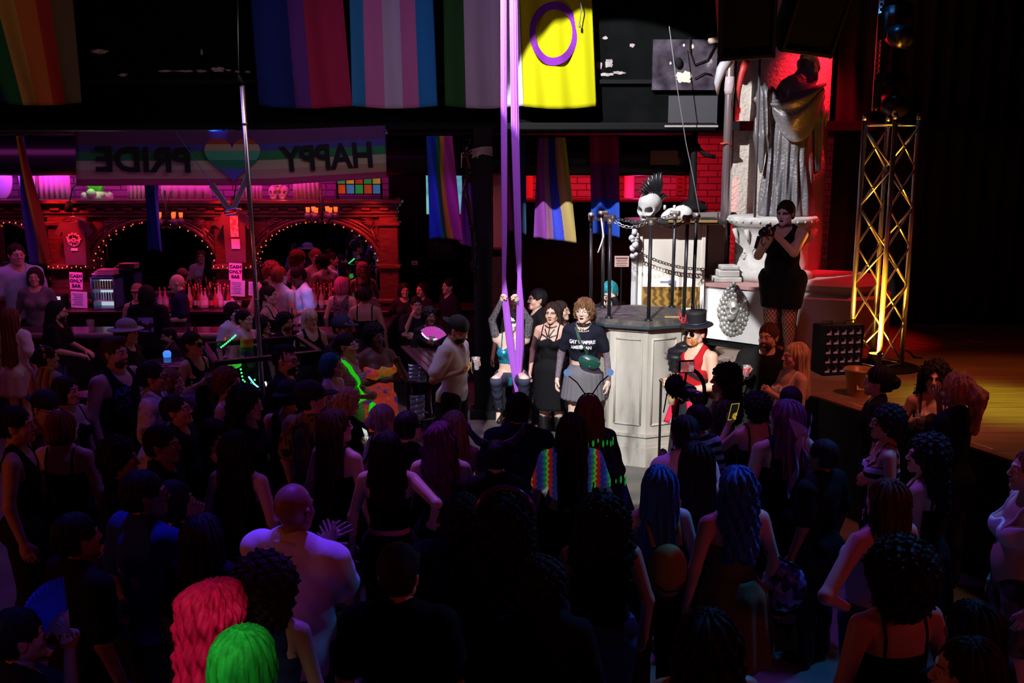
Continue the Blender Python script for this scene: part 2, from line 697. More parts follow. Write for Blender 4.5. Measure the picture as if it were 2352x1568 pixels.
# ---------------------------------------------------------------- head, hand, hair templates
def head_prims(fem):
 j = .9 if fem else 1.0
 pr = [('el', (0, .014, .138), (.076, .096, .093), .03),
          ('el', (0, -.03, .085), (.061 * j, .064, .088), .03)]
 for s in (-1, 1):
  pr += [('rc', (s * .047 * j, -.008, .045), (s * .012, -.078, .016), .026, .019, .03),
               ('el', (s * .040, -.060, .078), (.025, .024, .027), .02),
               ('rc', (s * .010, -.090, .130), (s * .046, -.073, .132), .0105 if fem else .0125, .009, .012),
               ('el', (s * .0125, -.104, .078), (.0085, .009, .007), .008),
               ('el', (s * .079, .008, .098), (.008, .020, .031), .008),
               ('el', (s * .084, .014, .112), (.007, .015, .014), .006)]
 pr += [('el', (0, -.083, .013), (.021 * j, .017, .017), .02),
           ('rc', (0, -.094, .120), (0, -.115, .084), .0075, .0108, .012),
           ('el', (0, -.0965, .0485), (.023, .011, .0062), .006),
           ('el', (0, -.0955, .0385), (.019, .0115, .0072), .005),
           ('rc', (0, .018, -.10), (0, -.002, .04), .052 if fem else .058, .049 if fem else .055, .02)]
 return pr


TPL = {}


def head_template(fem, h):
 key = ('head', fem, h)
 if key in TPL:
  return TPL[key]
 pr = head_prims(fem)

 def fn(P):
  d = union(P, pr)
  for s in (-1, 1):
   d = smax(d, -sd_el(P, (s * .032, -.103, .112), (.0175, .018, .0115)), .012)
  return d
 V, F = polygonize(fn, (-.1, -.14, -.085), (.1, .125, .245), h)
 C = V[F].mean(1)
 mi = np.zeros(len(F), np.int32)
 lips = ((np.abs(C[:, 0]) < .0215) & (C[:, 1] < -.094) & (np.abs(C[:, 2] - .0435) < .0092 - 10 * C[:, 0] ** 2))
 mi[lips] = 1
 brow = ((np.abs(np.abs(C[:, 0]) - .030) < .019) & (C[:, 1] < -.06) & (np.abs(C[:, 2] - .1345) < .0032))
 mi[brow] = 3
 lid = ((np.abs(np.abs(C[:, 0]) - .032) < .019) & (C[:, 1] < -.06) & (C[:, 2] > .1145) & (C[:, 2] < .127))
 mi[lid] = 5
 if h < .006:
  lids = ((np.abs(np.abs(C[:, 0]) - .032) < .02) & (C[:, 1] < -.06) & (C[:, 2] > .101) & (C[:, 2] <= .1145))
  mi[lids] = 6
 # eyes
 mb = MB()
 for s in (-1, 1):
  mb.ball((s * .032, -.0800, .1115), .0128, 0, 12, 8)
  mb.ball((s * .032, -.0893, .1115), (.0064, .0050, .0064), 1, 8, 6)
  n0 = len(mb.v)
  vs, fs = [], []
  for i in range(6):          # upper lid
   th = R(8 + 15.5 * i)
   for k in range(11):
    ph = R(-100 + 20 * k)
    vs.append((s * .032 + .0141 * math.sin(th) * math.sin(ph), -.0800 - .0141 * math.sin(th) * math.cos(ph) + .001, .1112 + .0139 * math.cos(th) + .0016))
  for i in range(5):
   for k in range(10):
    fs.append((i * 11 + k, i * 11 + k + 1, i * 11 + 12 + k, i * 11 + 11 + k))
  mb.add(vs, fs, 2, True)
 EV = np.array(mb.v, np.float32)
 q = np.array([f for f in mb.f], np.int32)
 emi = np.array([2, 4, 5])[np.array(mb.mi)]
 V2 = np.concatenate([V, EV])
 F2 = np.concatenate([F, q + len(V)])
 TPL[key] = (V2, F2, np.concatenate([mi, emi]).astype(np.int32))
 return TPL[key]


def hand_template(pose, h):
 key = ('hand', pose, h)
 if key in TPL:
  return TPL[key]
 curl = {'relax': (18, 24, 18), 'grip': (62, 82, 50), 'open': (4, 6, 4), 'fist': (78, 92, 60), 'pinch': (45, 55, 30)}[pose]
 pr = [('el', (0, 0, .047), (.041, .0145, .05), .012), ('rc', (0, 0, -.04), (0, 0, .03), .025, .026, .02),
          ('rc', (.018, -.004, .015), (.03, -.008, .045), .017, .013, .012)]
 fing = []
 for i, (bx, L, r) in enumerate(((.031, .070, .0092), (.011, .078, .0095), (-.010, .073, .0092), (-.030, .057, .0082))):
  p = np.array((bx, 0, .084 - .004 * abs(i - 1)))
  a = 0.0
  sp = (bx * .9 if pose == 'open' else bx * .25)
  segs = []
  for k, fr in enumerate((.46, .30, .24)):
   a += R(curl[k] * (1 + .12 * i - .1))
   q = p + np.array((sp * fr * 3 * .3, -math.sin(a), math.cos(a))) * L * fr
   q[0] = p[0] + sp * fr * .35
   segs.append((p.copy(), q.copy(), r * (1 - .12 * k), r * (1 - .12 * (k + 1))))
   p = q
  fing.append(segs)
 if pose in ('grip', 'fist'):
  th = [((.030, -.008, .028), (.038, -.036, .062), .0135, .0115), ((.038, -.036, .062), (.012, -.054, .074), .0112, .0092)]
 elif pose == 'open':
  th = [((.030, -.004, .022), (.060, -.014, .055), .0135, .011), ((.060, -.014, .055), (.076, -.022, .086), .0108, .0085)]
 else:
  th = [((.030, -.006, .024), (.046, -.028, .058), .0135, .011), ((.046, -.028, .058), (.044, -.042, .088), .0108, .0085)]

 def fn(P):
  d = union(P, pr)
  allf = np.full(len(P), 9.0, np.float32)
  for segs in fing + [th]:
   df = np.full(len(P), 9.0, np.float32)
   for a, b, r1, r2 in segs:
    df = smin(df, sd_rc(P, a, b, r1, r2), .003)
   d = smin(d, df, .006) if segs is th else d
   allf = np.minimum(allf, df)
  return smin(d, allf, .007)
 V, F = polygonize(fn, (-.06, -.12, -.06), (.1, .03, .19), h)
 TPL[key] = (V, F)
 return TPL[key]


FACE_CUT = ((0, -.105, .075), (.062, .07, .098))


def hair_fn(style):
 def strands(P, n, a, tw=6):
  th = np.arctan2(P[:, 0], -(P[:, 1] - .02))
  return a * np.sin(n * th + tw * P[:, 2] * 3) + a * .6 * np.sin(n * 2.3 * th - tw * 5 * P[:, 2] + 1.3)

 def lumps(P, f, a):
  return a * (np.sin(P[:, 0] * f) * np.sin(P[:, 1] * f * 1.1 + 1) * np.sin(P[:, 2] * f * .93 + 2) +
     .6 * np.sin(P[:, 0] * f * 1.9 + 2) * np.sin(P[:, 1] * f * 2.1) * np.sin(P[:, 2] * f * 2 + .5))

 def cap(P, g=0.0, low=.05):
  d = sd_el(P, (0, .02, .140), (.083 + g, .101 + g, .097 + g))
  nape = sd_el(P, (0, .045, .085), (.070 + g, .062 + g, .075 + g))
  d = smin(d, nape, .03)
  d = np.maximum(d, -sd_el(P, *FACE_CUT))
  d = np.maximum(d, (low - P[:, 2]) - .0 * P[:, 1])
  d = np.maximum(d, np.where(P[:, 1] < .015, (.105 - P[:, 2]) * .8, -1.0))
  return d

 def fn(P):
  x, y, z = P[:, 0], P[:, 1], P[:, 2]
  if style == 'buzz':
   return cap(P, -.0005, .055)
  if style == 'short':
   return cap(P, .006, .045) + strands(P, 16, .003)
  if style == 'quiff':
   d = smin(cap(P, .004, .05), sd_el(P, (.01, -.045, .215), (.06, .055, .03)), .03)
   return d + strands(P, 14, .004)
  if style == 'mohawk':
   d = smin(cap(P, -.005, .07), sd_el(P, (0, .0, .205), (.052, .095, .045)), .015)
   return d + strands(P, 14, .003)
  if style == 'bob':
   d = sd_el(P, (0, .02, .135), (.098, .112, .106))
   d = smin(d, sd_el(P, (0, .03, .05), (.105, .095, .10)), .05)
   d = np.maximum(d, -sd_el(P, (0, -.11, .06), (.064, .085, .115)))
   d = np.maximum(d, -sd_rc(P, (0, -.0, -.1), (0, -.02, .03), .062, .058))
   return np.maximum(d, -.005 - z) + strands(P, 18, .004)
  if style == 'fringe':          # straight fringe, chin length and longer behind
   d = sd_el(P, (0, .018, .137), (.092, .112, .103))
   d = smin(d, sd_el(P, (0, .045, .02), (.1, .075, .14)), .05)
   d = np.maximum(d, -sd_el(P, (0, -.115, .055), (.062, .08, .085)))
   d = np.maximum(d, -sd_rc(P, (0, -.0, -.15), (0, -.02, .03), .06, .056))
   return np.maximum(d, -.10 - z) + strands(P, 18, .004)
  if style == 'shag':            # tousled, cheekbone fringe, flicked ends behind
   d = sd_el(P, (0, .012, .142), (.095, .110, .103))
   d = smin(d, sd_el(P, (0, .05, .04), (.088, .06, .10)), .05)
   for s in (-1, 1):
    d = smin(d, sd_el(P, (s * .082, -.005, .10), (.024, .045, .065)), .02)
   d = np.maximum(d, -sd_el(P, (0, -.11, .06), (.060, .075, .094)))
   d = np.maximum(d, -sd_rc(P, (0, -.0, -.15), (0, -.02, .03), .058, .054))
   return np.maximum(d, -.06 - z) + strands(P, 13, .008, 10) + lumps(P, 75, .005)
  if style in ('long', 'wavy', 'longcurl', 'verylong'):
   L = {'long': -.27, 'wavy': -.30, 'longcurl': -.24, 'verylong': -.46}[style]
   w = .0 if style != 'longcurl' else .022
   d = sd_el(P, (0, .02, .138), (.088 + w, .107 + w, .101 + w))
   fl = .55
   q = P.copy()
   q[:, 1] = (q[:, 1] - .09) / fl + .09
   back = sd_rc(q, (0, .075, .10), (0, .115, L), .10 + w, .105 + w) * fl
   d = smin(d, back, .05)
   for s in (-1, 1):
    d = smin(d, sd_rc(P, (s * .078, .02, .12), (s * .105, .045, L * .45), .03 + w, .036 + w), .03)
   d = np.maximum(d, -sd_el(P, (0, -.115, .075), (.062, .082, .122)))
   d = np.maximum(d, -sd_rc(P, (0, .005, -.3), (0, -.01, .03), .072, .058))
   d = np.maximum(d, L - z + .03 * np.sin(x * 40))
   if style == 'longcurl':
    return d + lumps(P, 85, .016)
   if style == 'wavy':
    return d + strands(P, 14, .006, 14) + .004 * np.sin(z * 55 + x * 20)
   return d + strands(P, 17, .0045, 3)
  if style == 'curly':
   d = smin(sd_el(P, (0, .015, .150), (.105, .115, .105)), sd_el(P, (0, .045, .08), (.095, .08, .09)), .04)
   d = np.maximum(d, -sd_el(P, *FACE_CUT))
   return np.maximum(d, .0 - z) + lumps(P, 95, .014)
  if style == 'afro':
   d = smin(sd_el(P, (0, .03, .145), (.155, .150, .145)), sd_el(P, (0, .06, .04), (.14, .10, .12)), .05)
   d = np.maximum(d, -sd_el(P, (0, -.13, .075), (.07, .1, .10)))
   return d + lumps(P, 80, .018)
  if style == 'bun':
   d = cap(P, .006, .035)
   d = smin(d, sd_el(P, (0, .125, .105), (.048, .04, .046)), .015)
   return d + strands(P, 16, .003)
  if style == 'topbun':
   d = cap(P, .006, .04)
   d = smin(d, sd_el(P, (0, .05, .255), (.045, .045, .04)), .015)
   return d + strands(P, 16, .003)
  if style == 'pony':
   d = cap(P, .008, .035)
   d = smin(d, sd_rc(P, (0, .11, .17), (0, .165, .10), .028, .05), .02)
   d = smin(d, sd_rc(P, (0, .165, .10), (0, .15, -.13), .055, .03), .03)
   return d + strands(P, 18, .004) + lumps(P, 70, .005)
  if style == 'beard':
   d = sd_el(P, (0, -.052, .032), (.062, .056, .051))
   d = np.maximum(d, -sd_el(P, (0, -.105, .046), (.022, .03, .009)))
   d = np.maximum(d, z - .062 - .3 * np.abs(x))
   d = np.maximum(d, -sd_el(P, (0, -.04, .11), (.059, .075, .052)))
   return np.maximum(d, y - .005) + lumps(P, 160, .004)
  return cap(P)
 return fn


HBOX = {'long': ((-.2, -.14, -.33), (.2, .22, .27)), 'wavy': ((-.2, -.14, -.36), (.2, .22, .27)), 'longcurl': ((-.22, -.16, -.3), (.22, .26, .3)),
  'verylong': ((-.2, -.14, -.52), (.2, .25, .27)), 'afro': ((-.2, -.16, -.12), (.2, .23, .33)), 'pony': ((-.13, -.12, -.2), (.13, .25, .27)),
  'fringe': ((-.15, -.14, -.14), (.15, .16, .27)), 'topbun': ((-.13, -.12, .0), (.13, .16, .33))}


def hair_mesh(style, h):
 key = ('hairmesh', style, h)
 if key not in TPL:
  lo, hi = HBOX.get(style, ((-.15, -.15, -.08), (.15, .2, .29)))
  V, F = polygonize(hair_fn(style), lo, hi, h)
  me = np_mesh('hair_' + style, V, F, [None])
  TPL[key] = me
 return TPL[key]


# ---------------------------------------------------------------- whole figures
def vadd(a, b):
 return (a[0] + b[0], a[1] + b[1], a[2] + b[2])


ARMS = {   # elbow, wrist for the +x side (x mirrored for the other), hand pose, palm normal hint
 'down': ((.245, .035, 1.105), (.265, -.035, .865), 'relax', (-1, 0, 0)),
 'bent': ((.240, .05, 1.115), (.20, -.20, 1.10), 'grip', (-1, 0, 0)),
 'drink': ((.245, .01, 1.115), (.16, -.20, 1.22), 'grip', (-1, 0, .1)),
 'clasp': ((.250, .03, 1.115), (.065, -.23, 1.08), 'grip', (-1, 0, 0)),
 'claspup': ((.230, -.05, 1.12), (.05, -.25, 1.25), 'grip', (-1, 0, 0)),
 'clap': ((.245, -.06, 1.13), (.085, -.27, 1.26), 'open', (-1, .2, 0)),
 'hip': ((.40, .07, 1.12), (.19, -.02, .96), 'relax', (-.7, -.7, 0)),
 'phone': ((.235, -.09, 1.14), (.10, -.28, 1.34), 'grip', (-.3, 1, 0)),
 'phoneup': ((.25, -.16, 1.25), (.15, -.33, 1.45), 'grip', (-.2, 1, 0)),
 'cross': ((.235, -.03, 1.12), (-.06, -.17, 1.14), 'relax', (0, 1, 0)),
 'up': ((.20, -.02, 1.63), (.10, -.03, 1.88), 'grip', (0, -1, 0)),
 'face': ((.22, -.14, 1.17), (.11, -.15, 1.43), 'relax', (-1, .2, 0)),
 'out': ((.40, -.05, 1.24), (.55, -.20, 1.36), 'relax', (-.3, -1, 0)),
 'counter': ((.26, -.10, 1.14), (.14, -.33, 1.10), 'relax', (0, 0, -1)),
}
SKIN = {'pale': (.78, .55, .45), 'fair': (.70, .45, .34), 'tan': (.55, .32, .21), 'brown': (.30, .155, .09), 'dark': (.14, .07, .045)}
HAIRC = {'black': (.012, .010, .012), 'dark': (.030, .018, .013), 'brown': (.075, .038, .018), 'auburn': (.16, .055, .025),
         'blond': (.55, .40, .22), 'ash': (.28, .22, .17), 'grey': (.35, .33, .35), 'purple': (.16, .03, .12), 'blue': (.03, .14, .42),
         'teal': (.02, .22, .26), 'pink': (.60, .10, .22), 'red': (.25, .05, .03), 'hotpink': (.95, .008, .09), 'green': (.02, .75, .06),
         'lightbrown': (.23, .12, .055), 'orange': (.55, .22, .06), 'platinum': (.75, .62, .42), 'copper': (.15, .075, .033)}
SHOE = None


def skin_mat(t):
 return mat('skin_' + t, SKIN[t], .48, spec=.35)


def hair_mat(c):
 return mat_noise('hair_' + c, [(.3, tuple(.55 * v for v in HAIRC[c])), (.7, tuple(min(1, 1.35 * v) for v in HAIRC[c]))], 38, 3, .62,
                     stretch=(1, 1, .12), bump=.25, spec=.16)


def cloth(name, c, rough=.85, spec=.15):
 return mat('cloth_' + name, c, rough, spec=spec, bump=.12, bscale=35)


def clothm(c):
 if isinstance(c, str):
  return MATS[c] if c in MATS else cloth(c, CLOTH[c])
 return c


CLOTH = {'black': (.008, .008, .010), 'charcoal': (.022, .022, .027), 'navy': (.012, .018, .06), 'white': (.82, .82, .84),
         'blue': (.02, .05, .34), 'red': (.45, .012, .02), 'grey': (.16, .16, .18), 'denim': (.05, .09, .22), 'paleblue': (.40, .55, .75),
         'pinkish': (.62, .40, .42), 'yellow': (.75, .55, .05), 'cream': (.7, .62, .48), 'olive': (.13, .12, .06), 'purplecloth': (.25, .06, .4), 'teeblack': (.010, .011, .024), 'navytights': (.05, .055, .10)}

PEOPLE = {}
NP = [0]


def person(key, px, py, h=1.68, face=0, label='', Y=None, z0=0.0, fem=True, skin='fair', hair=('short', 'dark'), w=1.0, sw=None,
           top=('tee', 'black'), bottom=('pants', 'charcoal'), arms=('down', 'down'), turn=0, nod=0, lean=0, lod=1, glasses=None,
           beard=None, lips=None, paint=None, lid=None, xyz=None, group=None, legs=None, hairscale=(1, 1, 1), sleeves=None, heels=False,
           shoe='charcoal', bust=1.0, custom_arms=None, extra=None, over=None):
 """px,py: where the crown of the head shows in the photograph; the place on the floor follows from the height h"""
 s = h / 1.70
 if xyz is not None:
  loc = Vector(xyz)
 else:
  if Y is not None:
   d = ray(px, py)
   p = Vector((0, 0, CAMZ)) + d * (Y / d.y)
   s = (p.z - z0) / 1.70
  else:
   p = at_z(px, py, z0 + h)
  loc = Vector((p.x, p.y, z0))
 root = empty('person', loc, R(face), label, 'person', group)
 root.scale = (s, s, s)
 if sw is None:
  sw = (.93 if fem else 1.04) * (1 + (w - 1) * .45)
 hb = {0: .013, 1: .018, 2: .024}[lod]
 hh = {0: .0042, 1: .0062, 2: .009}[lod]
 hnd = {0: .0042, 1: .006, 2: .009}[lod]
 hipw = w * (1.06 if fem else .97)
 # --- torso primitives
 T = [('el', (0, .0, 1.235), (.150 * sw / .95, .103 * w, .19), .03),
         ('el', (0, .012, 1.335), (.160 * sw, .078 * w, .080), .05),
         ('el', (0, -.004, 1.07), ((.122 if fem else .138) * w, .094 * w, .15), .06),
         ('el', (0, .008, .93), (.160 * hipw, .112 * w, .115), .06)]
 if w > 1.12:
  T.append(('el', (0, -.045 * w, 1.05), (.12 * w, .09 * w, .13), .06))
 if fem:
  for q in (-1, 1):
   T.append(('el', (q * .072 * w, -.080 * w, 1.232), (.064 * w * bust, .060 * w * bust, .066 * bust), .035))
 for q in (-1, 1):
  T.append(('rc', (q * .03, .022, 1.445), (q * .15 * sw, .014, 1.378), .040, .044, .04))
  T.append(('el', (q * .075 * w, .070 * w, .895), (.085 * w, .072 * w, .088), .04))
 neck = [('rc', (0, .018, 1.36), (0, .006, 1.50), .052 if fem else .060, .048 if fem else .054, .04)]
 armsP, hands = [], []
 aw = (.9 if fem else 1.06) * (1 + (w - 1) * .7)
 LB = Matrix.Identity(4)
 if lean:
  LB = TR(0, 0, .95) @ Matrix.Rotation(R(lean), 4, 'X') @ TR(0, 0, -.95)
 for q, nm in ((-1, arms[0]), (1, arms[1])):
  if isinstance(nm, tuple):
   _, apx, apy, dY, hp, pn = nm[:6]
   wp = at(apx, apy, loc.y + dY) - loc
   Tl = (Matrix.Rotation(-R(face), 3, 'Z') @ wp) / s
   Sh = Vector((q * .178 * sw, .012, 1.368))
   dv = Tl - Sh
   la, lb, dh = .285, .262, .075
   D = min(dv.length, la + lb + dh - .005)
   Tl = Sh + dv.normalized() * D
   lb2 = lb + dh
   ca = max(-1, min(1, (la * la + D * D - lb2 * lb2) / (2 * la * D)))
   ax_ = dv.normalized()
   hint = Vector(nm[6]) if len(nm) > 6 else Vector((q * .6, .35, -1))
   hint = (hint - ax_ * hint.dot(ax_)).normalized()
   ev = Sh + ax_ * la * ca + hint * la * math.sqrt(max(0, 1 - ca * ca))
   wv = ev + (Tl - ev).normalized() * lb
   e, wr = (q * ev.x, ev.y, ev.z), (q * wv.x, wv.y, wv.z)
  elif custom_arms and nm in custom_arms:
   e, wr, hp, pn = custom_arms[nm]
  else:
   e, wr, hp, pn = ARMS[nm]
  e = (q * e[0] * (1 + (w - 1) * .5), e[1], e[2])
  wr = (q * wr[0], wr[1], wr[2])
  pn = (q * pn[0], pn[1], pn[2])
  sh = (q * .178 * sw, .012, 1.368)
  armsP.append((('rc', sh, e, .052 * aw, .038 * aw, .035), ('rc', e, wr, .039 * aw, .0255 * aw, .02), q))
  hands.append((e, wr, hp, pn, q))
 lg = legs or {}
 hipL, legP = [], []
 for q in (-1, 1):
  hj = (q * .086 * hipw, .008, .90)
  kn, an, toe = lg.get(q, ((q * .095, -.012, .49), (q * .10, .03, .085), (q * .115, -.12, .03)))
  legP.append((('rc', hj, kn, .088 * w, .055 * w, .05), ('rc', kn, an, .056 * w, .036 * w, .02),
                     ('el', vadd(kn, ((an[0] - kn[0]) * .35, (an[1] - kn[1]) * .35 + .018, (an[2] - kn[2]) * .35)), (.045 * w, .05 * w, .1), .03),
                     ('rc', an, toe, .035, .028, .02), q))

 def bent(prims):
  if not lean:
   return prims
  out = []
  for p in prims:
   if p[0] == 'rc':
    out.append(('rc', tuple(LB @ Vector(p[1])), tuple(LB @ Vector(p[2])), *p[3:]))
   else:
    rot = np.array(LB.to_3x3(), np.float32)
    out.append(('el', tuple(LB @ Vector(p[1])), p[2], p[3], rot))
  return out
 upper = bent(T + neck)
 armU = [bent([a[0], a[1]]) for a in armsP]
 legU = [list(l[:4]) for l in legP]
 allp = list(upper)
 for a in armU:
  allp += a
 for l in legU:
  allp += l

 def bbox(prims, g):
  pts, rr = [], []
  for p in prims:
   if p[0] == 'rc':
    pts += [p[1], p[2]]
    rr += [p[3], p[4]]
   else:
    pts.append(p[1])
    rr.append(max(p[2]))
  pts = np.array(pts)
  rr = np.array(rr)[:, None] + g
  return (pts - rr).min(0), (pts + rr).max(0)
 lo, hi = bbox(allp, .03)
 hi[2] = max(hi[2], lo[2] + .1)
 # arms only join the torso at the shoulder: evaluated apart and merged with a small blend

 def body_fn(P):
  d = union(P, upper)
  for l in legU:
   d = smin(d, union(P, l), .03)
  for a in armU:
   d = smin(d, union(P, a), .022)
  return d
 V, F = polygonize(body_fn, lo, hi, hb)
 Vs, Fs, Ms = [V], [F], [np.zeros(len(F), np.int32)]
 n = len(V)
 # --- head
 HV, HF, HM = head_template(fem, hh)
 HMx = LB @ TR(0, .004, 1.47) @ Matrix.Rotation(R(turn), 4, 'Z') @ Matrix.Rotation(R(nod), 4, 'X')
 Vs.append(xf(HV, HMx))
 Fs.append(HF + n)
 Ms.append(HM)
 n += len(HV)
 # --- hands
 wrists = {}
 for e, wr, hp, pn, q in hands:
  e3, w3 = LB @ Vector(e), LB @ Vector(wr)
  z = (w3 - e3).normalized()
  pnv = (LB.to_3x3() @ Vector(pn))
  y = -(pnv - z * pnv.dot(z))
  if y.length < 1e-3:
   y = Vector((0, 1, 0))
  y.normalize()
  x = y.cross(z)
  A = Matrix(((x.x, y.x, z.x, w3.x), (x.y, y.y, z.y, w3.y), (x.z, y.z, z.z, w3.z), (0, 0, 0, 1)))
  HVv, HFf = hand_template(hp, hnd)
  sc = .93 if fem else 1.03
  if q > 0:
   M2 = A @ Matrix.Diagonal((-sc, sc, sc, 1))
   f2 = HFf[:, ::-1]
  else:
   M2 = A @ Matrix.Diagonal((sc, sc, sc, 1))
   f2 = HFf
  Vs.append(xf(HVv, M2))
  Fs.append(f2 + n)
  Ms.append(np.zeros(len(f2), np.int32))
  n += len(HVv)
  wrists[q] = (A, w3, z)
 sk = skin_mat(skin)
 fp = mat('face_paint_' + paint, {'white': (.82, .76, .80), 'blue': (.05, .15, .5)}[paint], .5) if paint else sk
 if paint:
  hm = Ms[1]
  front = (HV[HF].mean(1)[:, 1] < -.02) & (HV[HF].mean(1)[:, 2] > -.01) & (hm == 0)
  hm = hm.copy()
  hm[front] = 7
  Ms[1] = hm
 lipc = mat('lips_' + (lips or skin), {'dark': (.03, .004, .008), 'red': (.30, .02, .03), 'black': (.004, .003, .004)}.get(lips) or
               tuple(v * k for v, k in zip(SKIN[skin], (.75, .5, .5))), .35)
 lidm = mat('eye_shadow_' + lid, {'black': (.006, .005, .006), 'dusk': (.16, .07, .07)}[lid], .5) if lid else sk
 me = np_mesh('body', np.concatenate(Vs), np.concatenate(Fs),
                 [sk, lipc, mat('eye_white', (.75, .73, .70), .25), hair_mat(hair[1] if hair and hair[1] not in ('hotpink', 'green', 'blue', 'purple') else 'dark') if skin != 'x' else sk,
                  mat('pupil', (.012, .008, .006), .15), lidm, (lidm if lid == 'black' else sk), fp], np.concatenate(Ms))
 parts = {'body': link_mesh('body', me, root)}
 # --- hair, beard, glasses
 HMr = HMx
 if hair and hair[0] not in ('bald', None):
  o = link_mesh('hair', hair_mesh(hair[0], {0: .0055, 1: .0085, 2: .012}[lod]), root)
  o.matrix_local = HMr @ Matrix.Diagonal((*[max(1.0, v) for v in hairscale], 1))
  o.material_slots[0].link = 'OBJECT'
  o.material_slots[0].material = hair_mat(hair[1])
 if beard:
  o = link_mesh('beard', hair_mesh('beard', {0: .005, 1: .007, 2: .011}[lod]), root)
  o.matrix_local = HMr
  o.material_slots[0].link = 'OBJECT'
  o.material_slots[0].material = hair_mat(beard)
 if glasses:
  gk = ('glasses', glasses[0])
  if gk not in TPL:
   g = MB()
   ry = {'round': (.023, .022), 'square': (.027, .020), 'shades': (.028, .021), 'disc': (.023, .023)}[glasses[0]]
   rad = .0014 if glasses[0] in ('round', 'disc') else .0026
   for q in (-1, 1):
    loop = []
    for k in range(16):
     a = 2 * math.pi * k / 16
     ca, sa = math.cos(a), math.sin(a)
     if glasses[0] in ('square', 'shades'):
      ca = math.copysign(abs(ca) ** .6, ca)
      sa = math.copysign(abs(sa) ** .6, sa)
     loop.append((q * .034 + ry[0] * ca, -.111 + .012 * abs(q * .034 + ry[0] * ca) / .06, .110 + ry[1] * sa))
    g.tube(loop, rad, 6, 0, closed=True)
    if glasses[0] in ('shades', 'disc'):
     c = len(g.v)
     g.add(loop, [tuple(range(16))], 1)
     g.add([(p[0], p[1] + .002, p[2]) for p in loop], [tuple(range(15, -1, -1))], 1)
    g.tube([(q * (.034 + ry[0]), -.100, .116), (q * .079, -.055, .117), (q * .084, .01, .113)], rad, 6, 0)
   g.tube([(-.012, -.112, .114), (0, -.116, .117), (.012, -.112, .114)], rad, 6, 0)
   o = g.build('glasses', [mat('spectacle_black', (.01, .01, .01), .25), mat('dark_lens', (.004, .004, .005), .05)], root)
   TPL[gk] = o.data
  else:
   o = link_mesh('glasses', TPL[gk], root)
  o.matrix_local = HMr
  o.material_slots[0].link = 'OBJECT'
  o.material_slots[0].material = mat('spectacle_' + glasses[1], {'black': (.01, .01, .01), 'gold': (.8, .55, .25), 'clear': (.8, .8, .85),
                                                                      'steel': (.7, .7, .72)}[glasses[1]], .25, 1.0 if glasses[1] in ('gold', 'steel') else 0)
 # --- clothing
 hc = {0: .011, 1: .015, 2: .022}[lod]
 wr_seed = NP[0] * 1.7

 def wrinkle(P, a=.0035):
  return a * (np.sin(P[:, 2] * 52 + np.sin(P[:, 0] * 21 + wr_seed) * 2.2) * np.sin(P[:, 0] * 17 + P[:, 1] * 23 + wr_seed))
 kind, tc = (top if len(top) > 1 else (top[0], 'black'))[:2]
 tm = clothm(tc)
 inv = np.array(LB.inverted(), np.float32)

 def U(P):       # points in the upright (unbent) torso frame
  return P @ inv[:3, :3].T + inv[:3, 3] if lean else P

 def garment(name, fn, prims, m, g=.06, zlo=None, h=None):
  lo, hi = bbox(prims, g)
  if zlo is not None and not lean:
   lo[2] = max(lo[2], zlo)
  V, F = polygonize(fn, lo, hi, h or hc)
  if len(V) == 0:
   return None
  o_ = link_mesh(name, np_mesh(name, V, F, [m]), root)
  parts[name] = o_
  return o_
 torso = bent(T)
 SLEEVE = {'tee': .72, 'polo': .78, 'long': 2.0, 'jacket': 2.0, 'croptee': .66}
 ztop = {'strap': 1.285, 'strapless': 1.275, 'croptop': 1.29, 'dress': 1.285, 'stripdress': 1.275, 'bra': 1.285}
 hem = {'tee': .86, 'polo': .84, 'tank': .90, 'long': .88, 'jacket': .80, 'croptee': 1.075, 'strap': .92, 'strapless': .92, 'croptop': 1.10,
           'dress': .90, 'stripdress': .9, 'bra': 1.165, 'tankdress': .90, 'longdress': .9, 'vest': .93}.get(kind, .9)
 if len(top) > 2:
  hem = top[2]
 loose = {'tee': .020, 'polo': .022, 'long': .014, 'jacket': .024, 'croptee': .014}.get(kind, .010) * (1.0 if not fem else .75)
 if kind not in ('none',):
  arm_seg = []
  if kind in SLEEVE:
   fr = SLEEVE[kind] if sleeves is None else sleeves
   for a in armU:
    sh, el = np.array(a[0][1]), np.array(a[0][2])
    if fr <= 1:
     arm_seg.append([('rc', tuple(sh), tuple(sh + (el - sh) * fr), a[0][3], a[0][3] * .95 + a[0][4] * .05 * fr, .03)])
    else:
     wv = np.array(a[1][2])
     arm_seg.append([a[0], ('rc', tuple(el), tuple(el + (wv - el) * (fr - 1) * .97), a[1][3], a[1][4] + .004, .02)])
  sl_loose = loose + (.006 if kind in ('tee', 'polo') else 0)

  def top_fn(P):
   d = union(P, torso, loose)
   Q = U(P)
   x, y, z = Q[:, 0], Q[:, 1], Q[:, 2]
   if kind in ('tank', 'tankdress', 'vest'):
    d = np.maximum(d, np.where(z > 1.25, np.abs(x) - .128 * sw, -1))
    d = np.maximum(d, -sd_el(Q, (0, -.06, 1.45), (.085, .14, .15)))
    d = np.maximum(d, -sd_el(Q, (0, .09, 1.47), (.085, .10, .10)))
   elif kind in ztop:
    zt = ztop[kind]
    d = np.maximum(d, z - (zt + np.where(y > 0, -.035, .012 * np.cos(x * 40))))
   for a in arm_seg:
    d = smin(d, union(P, a, sl_loose), .03)
   if kind in SLEEVE:
    d = np.maximum(d, -sd_el(Q, (0, -.03, 1.48), (.078, .085, .11)))
   d = d + wrinkle(P)
   return np.maximum(d, hem - z)
  pr = list(torso)
  for a in arm_seg:
   pr += a
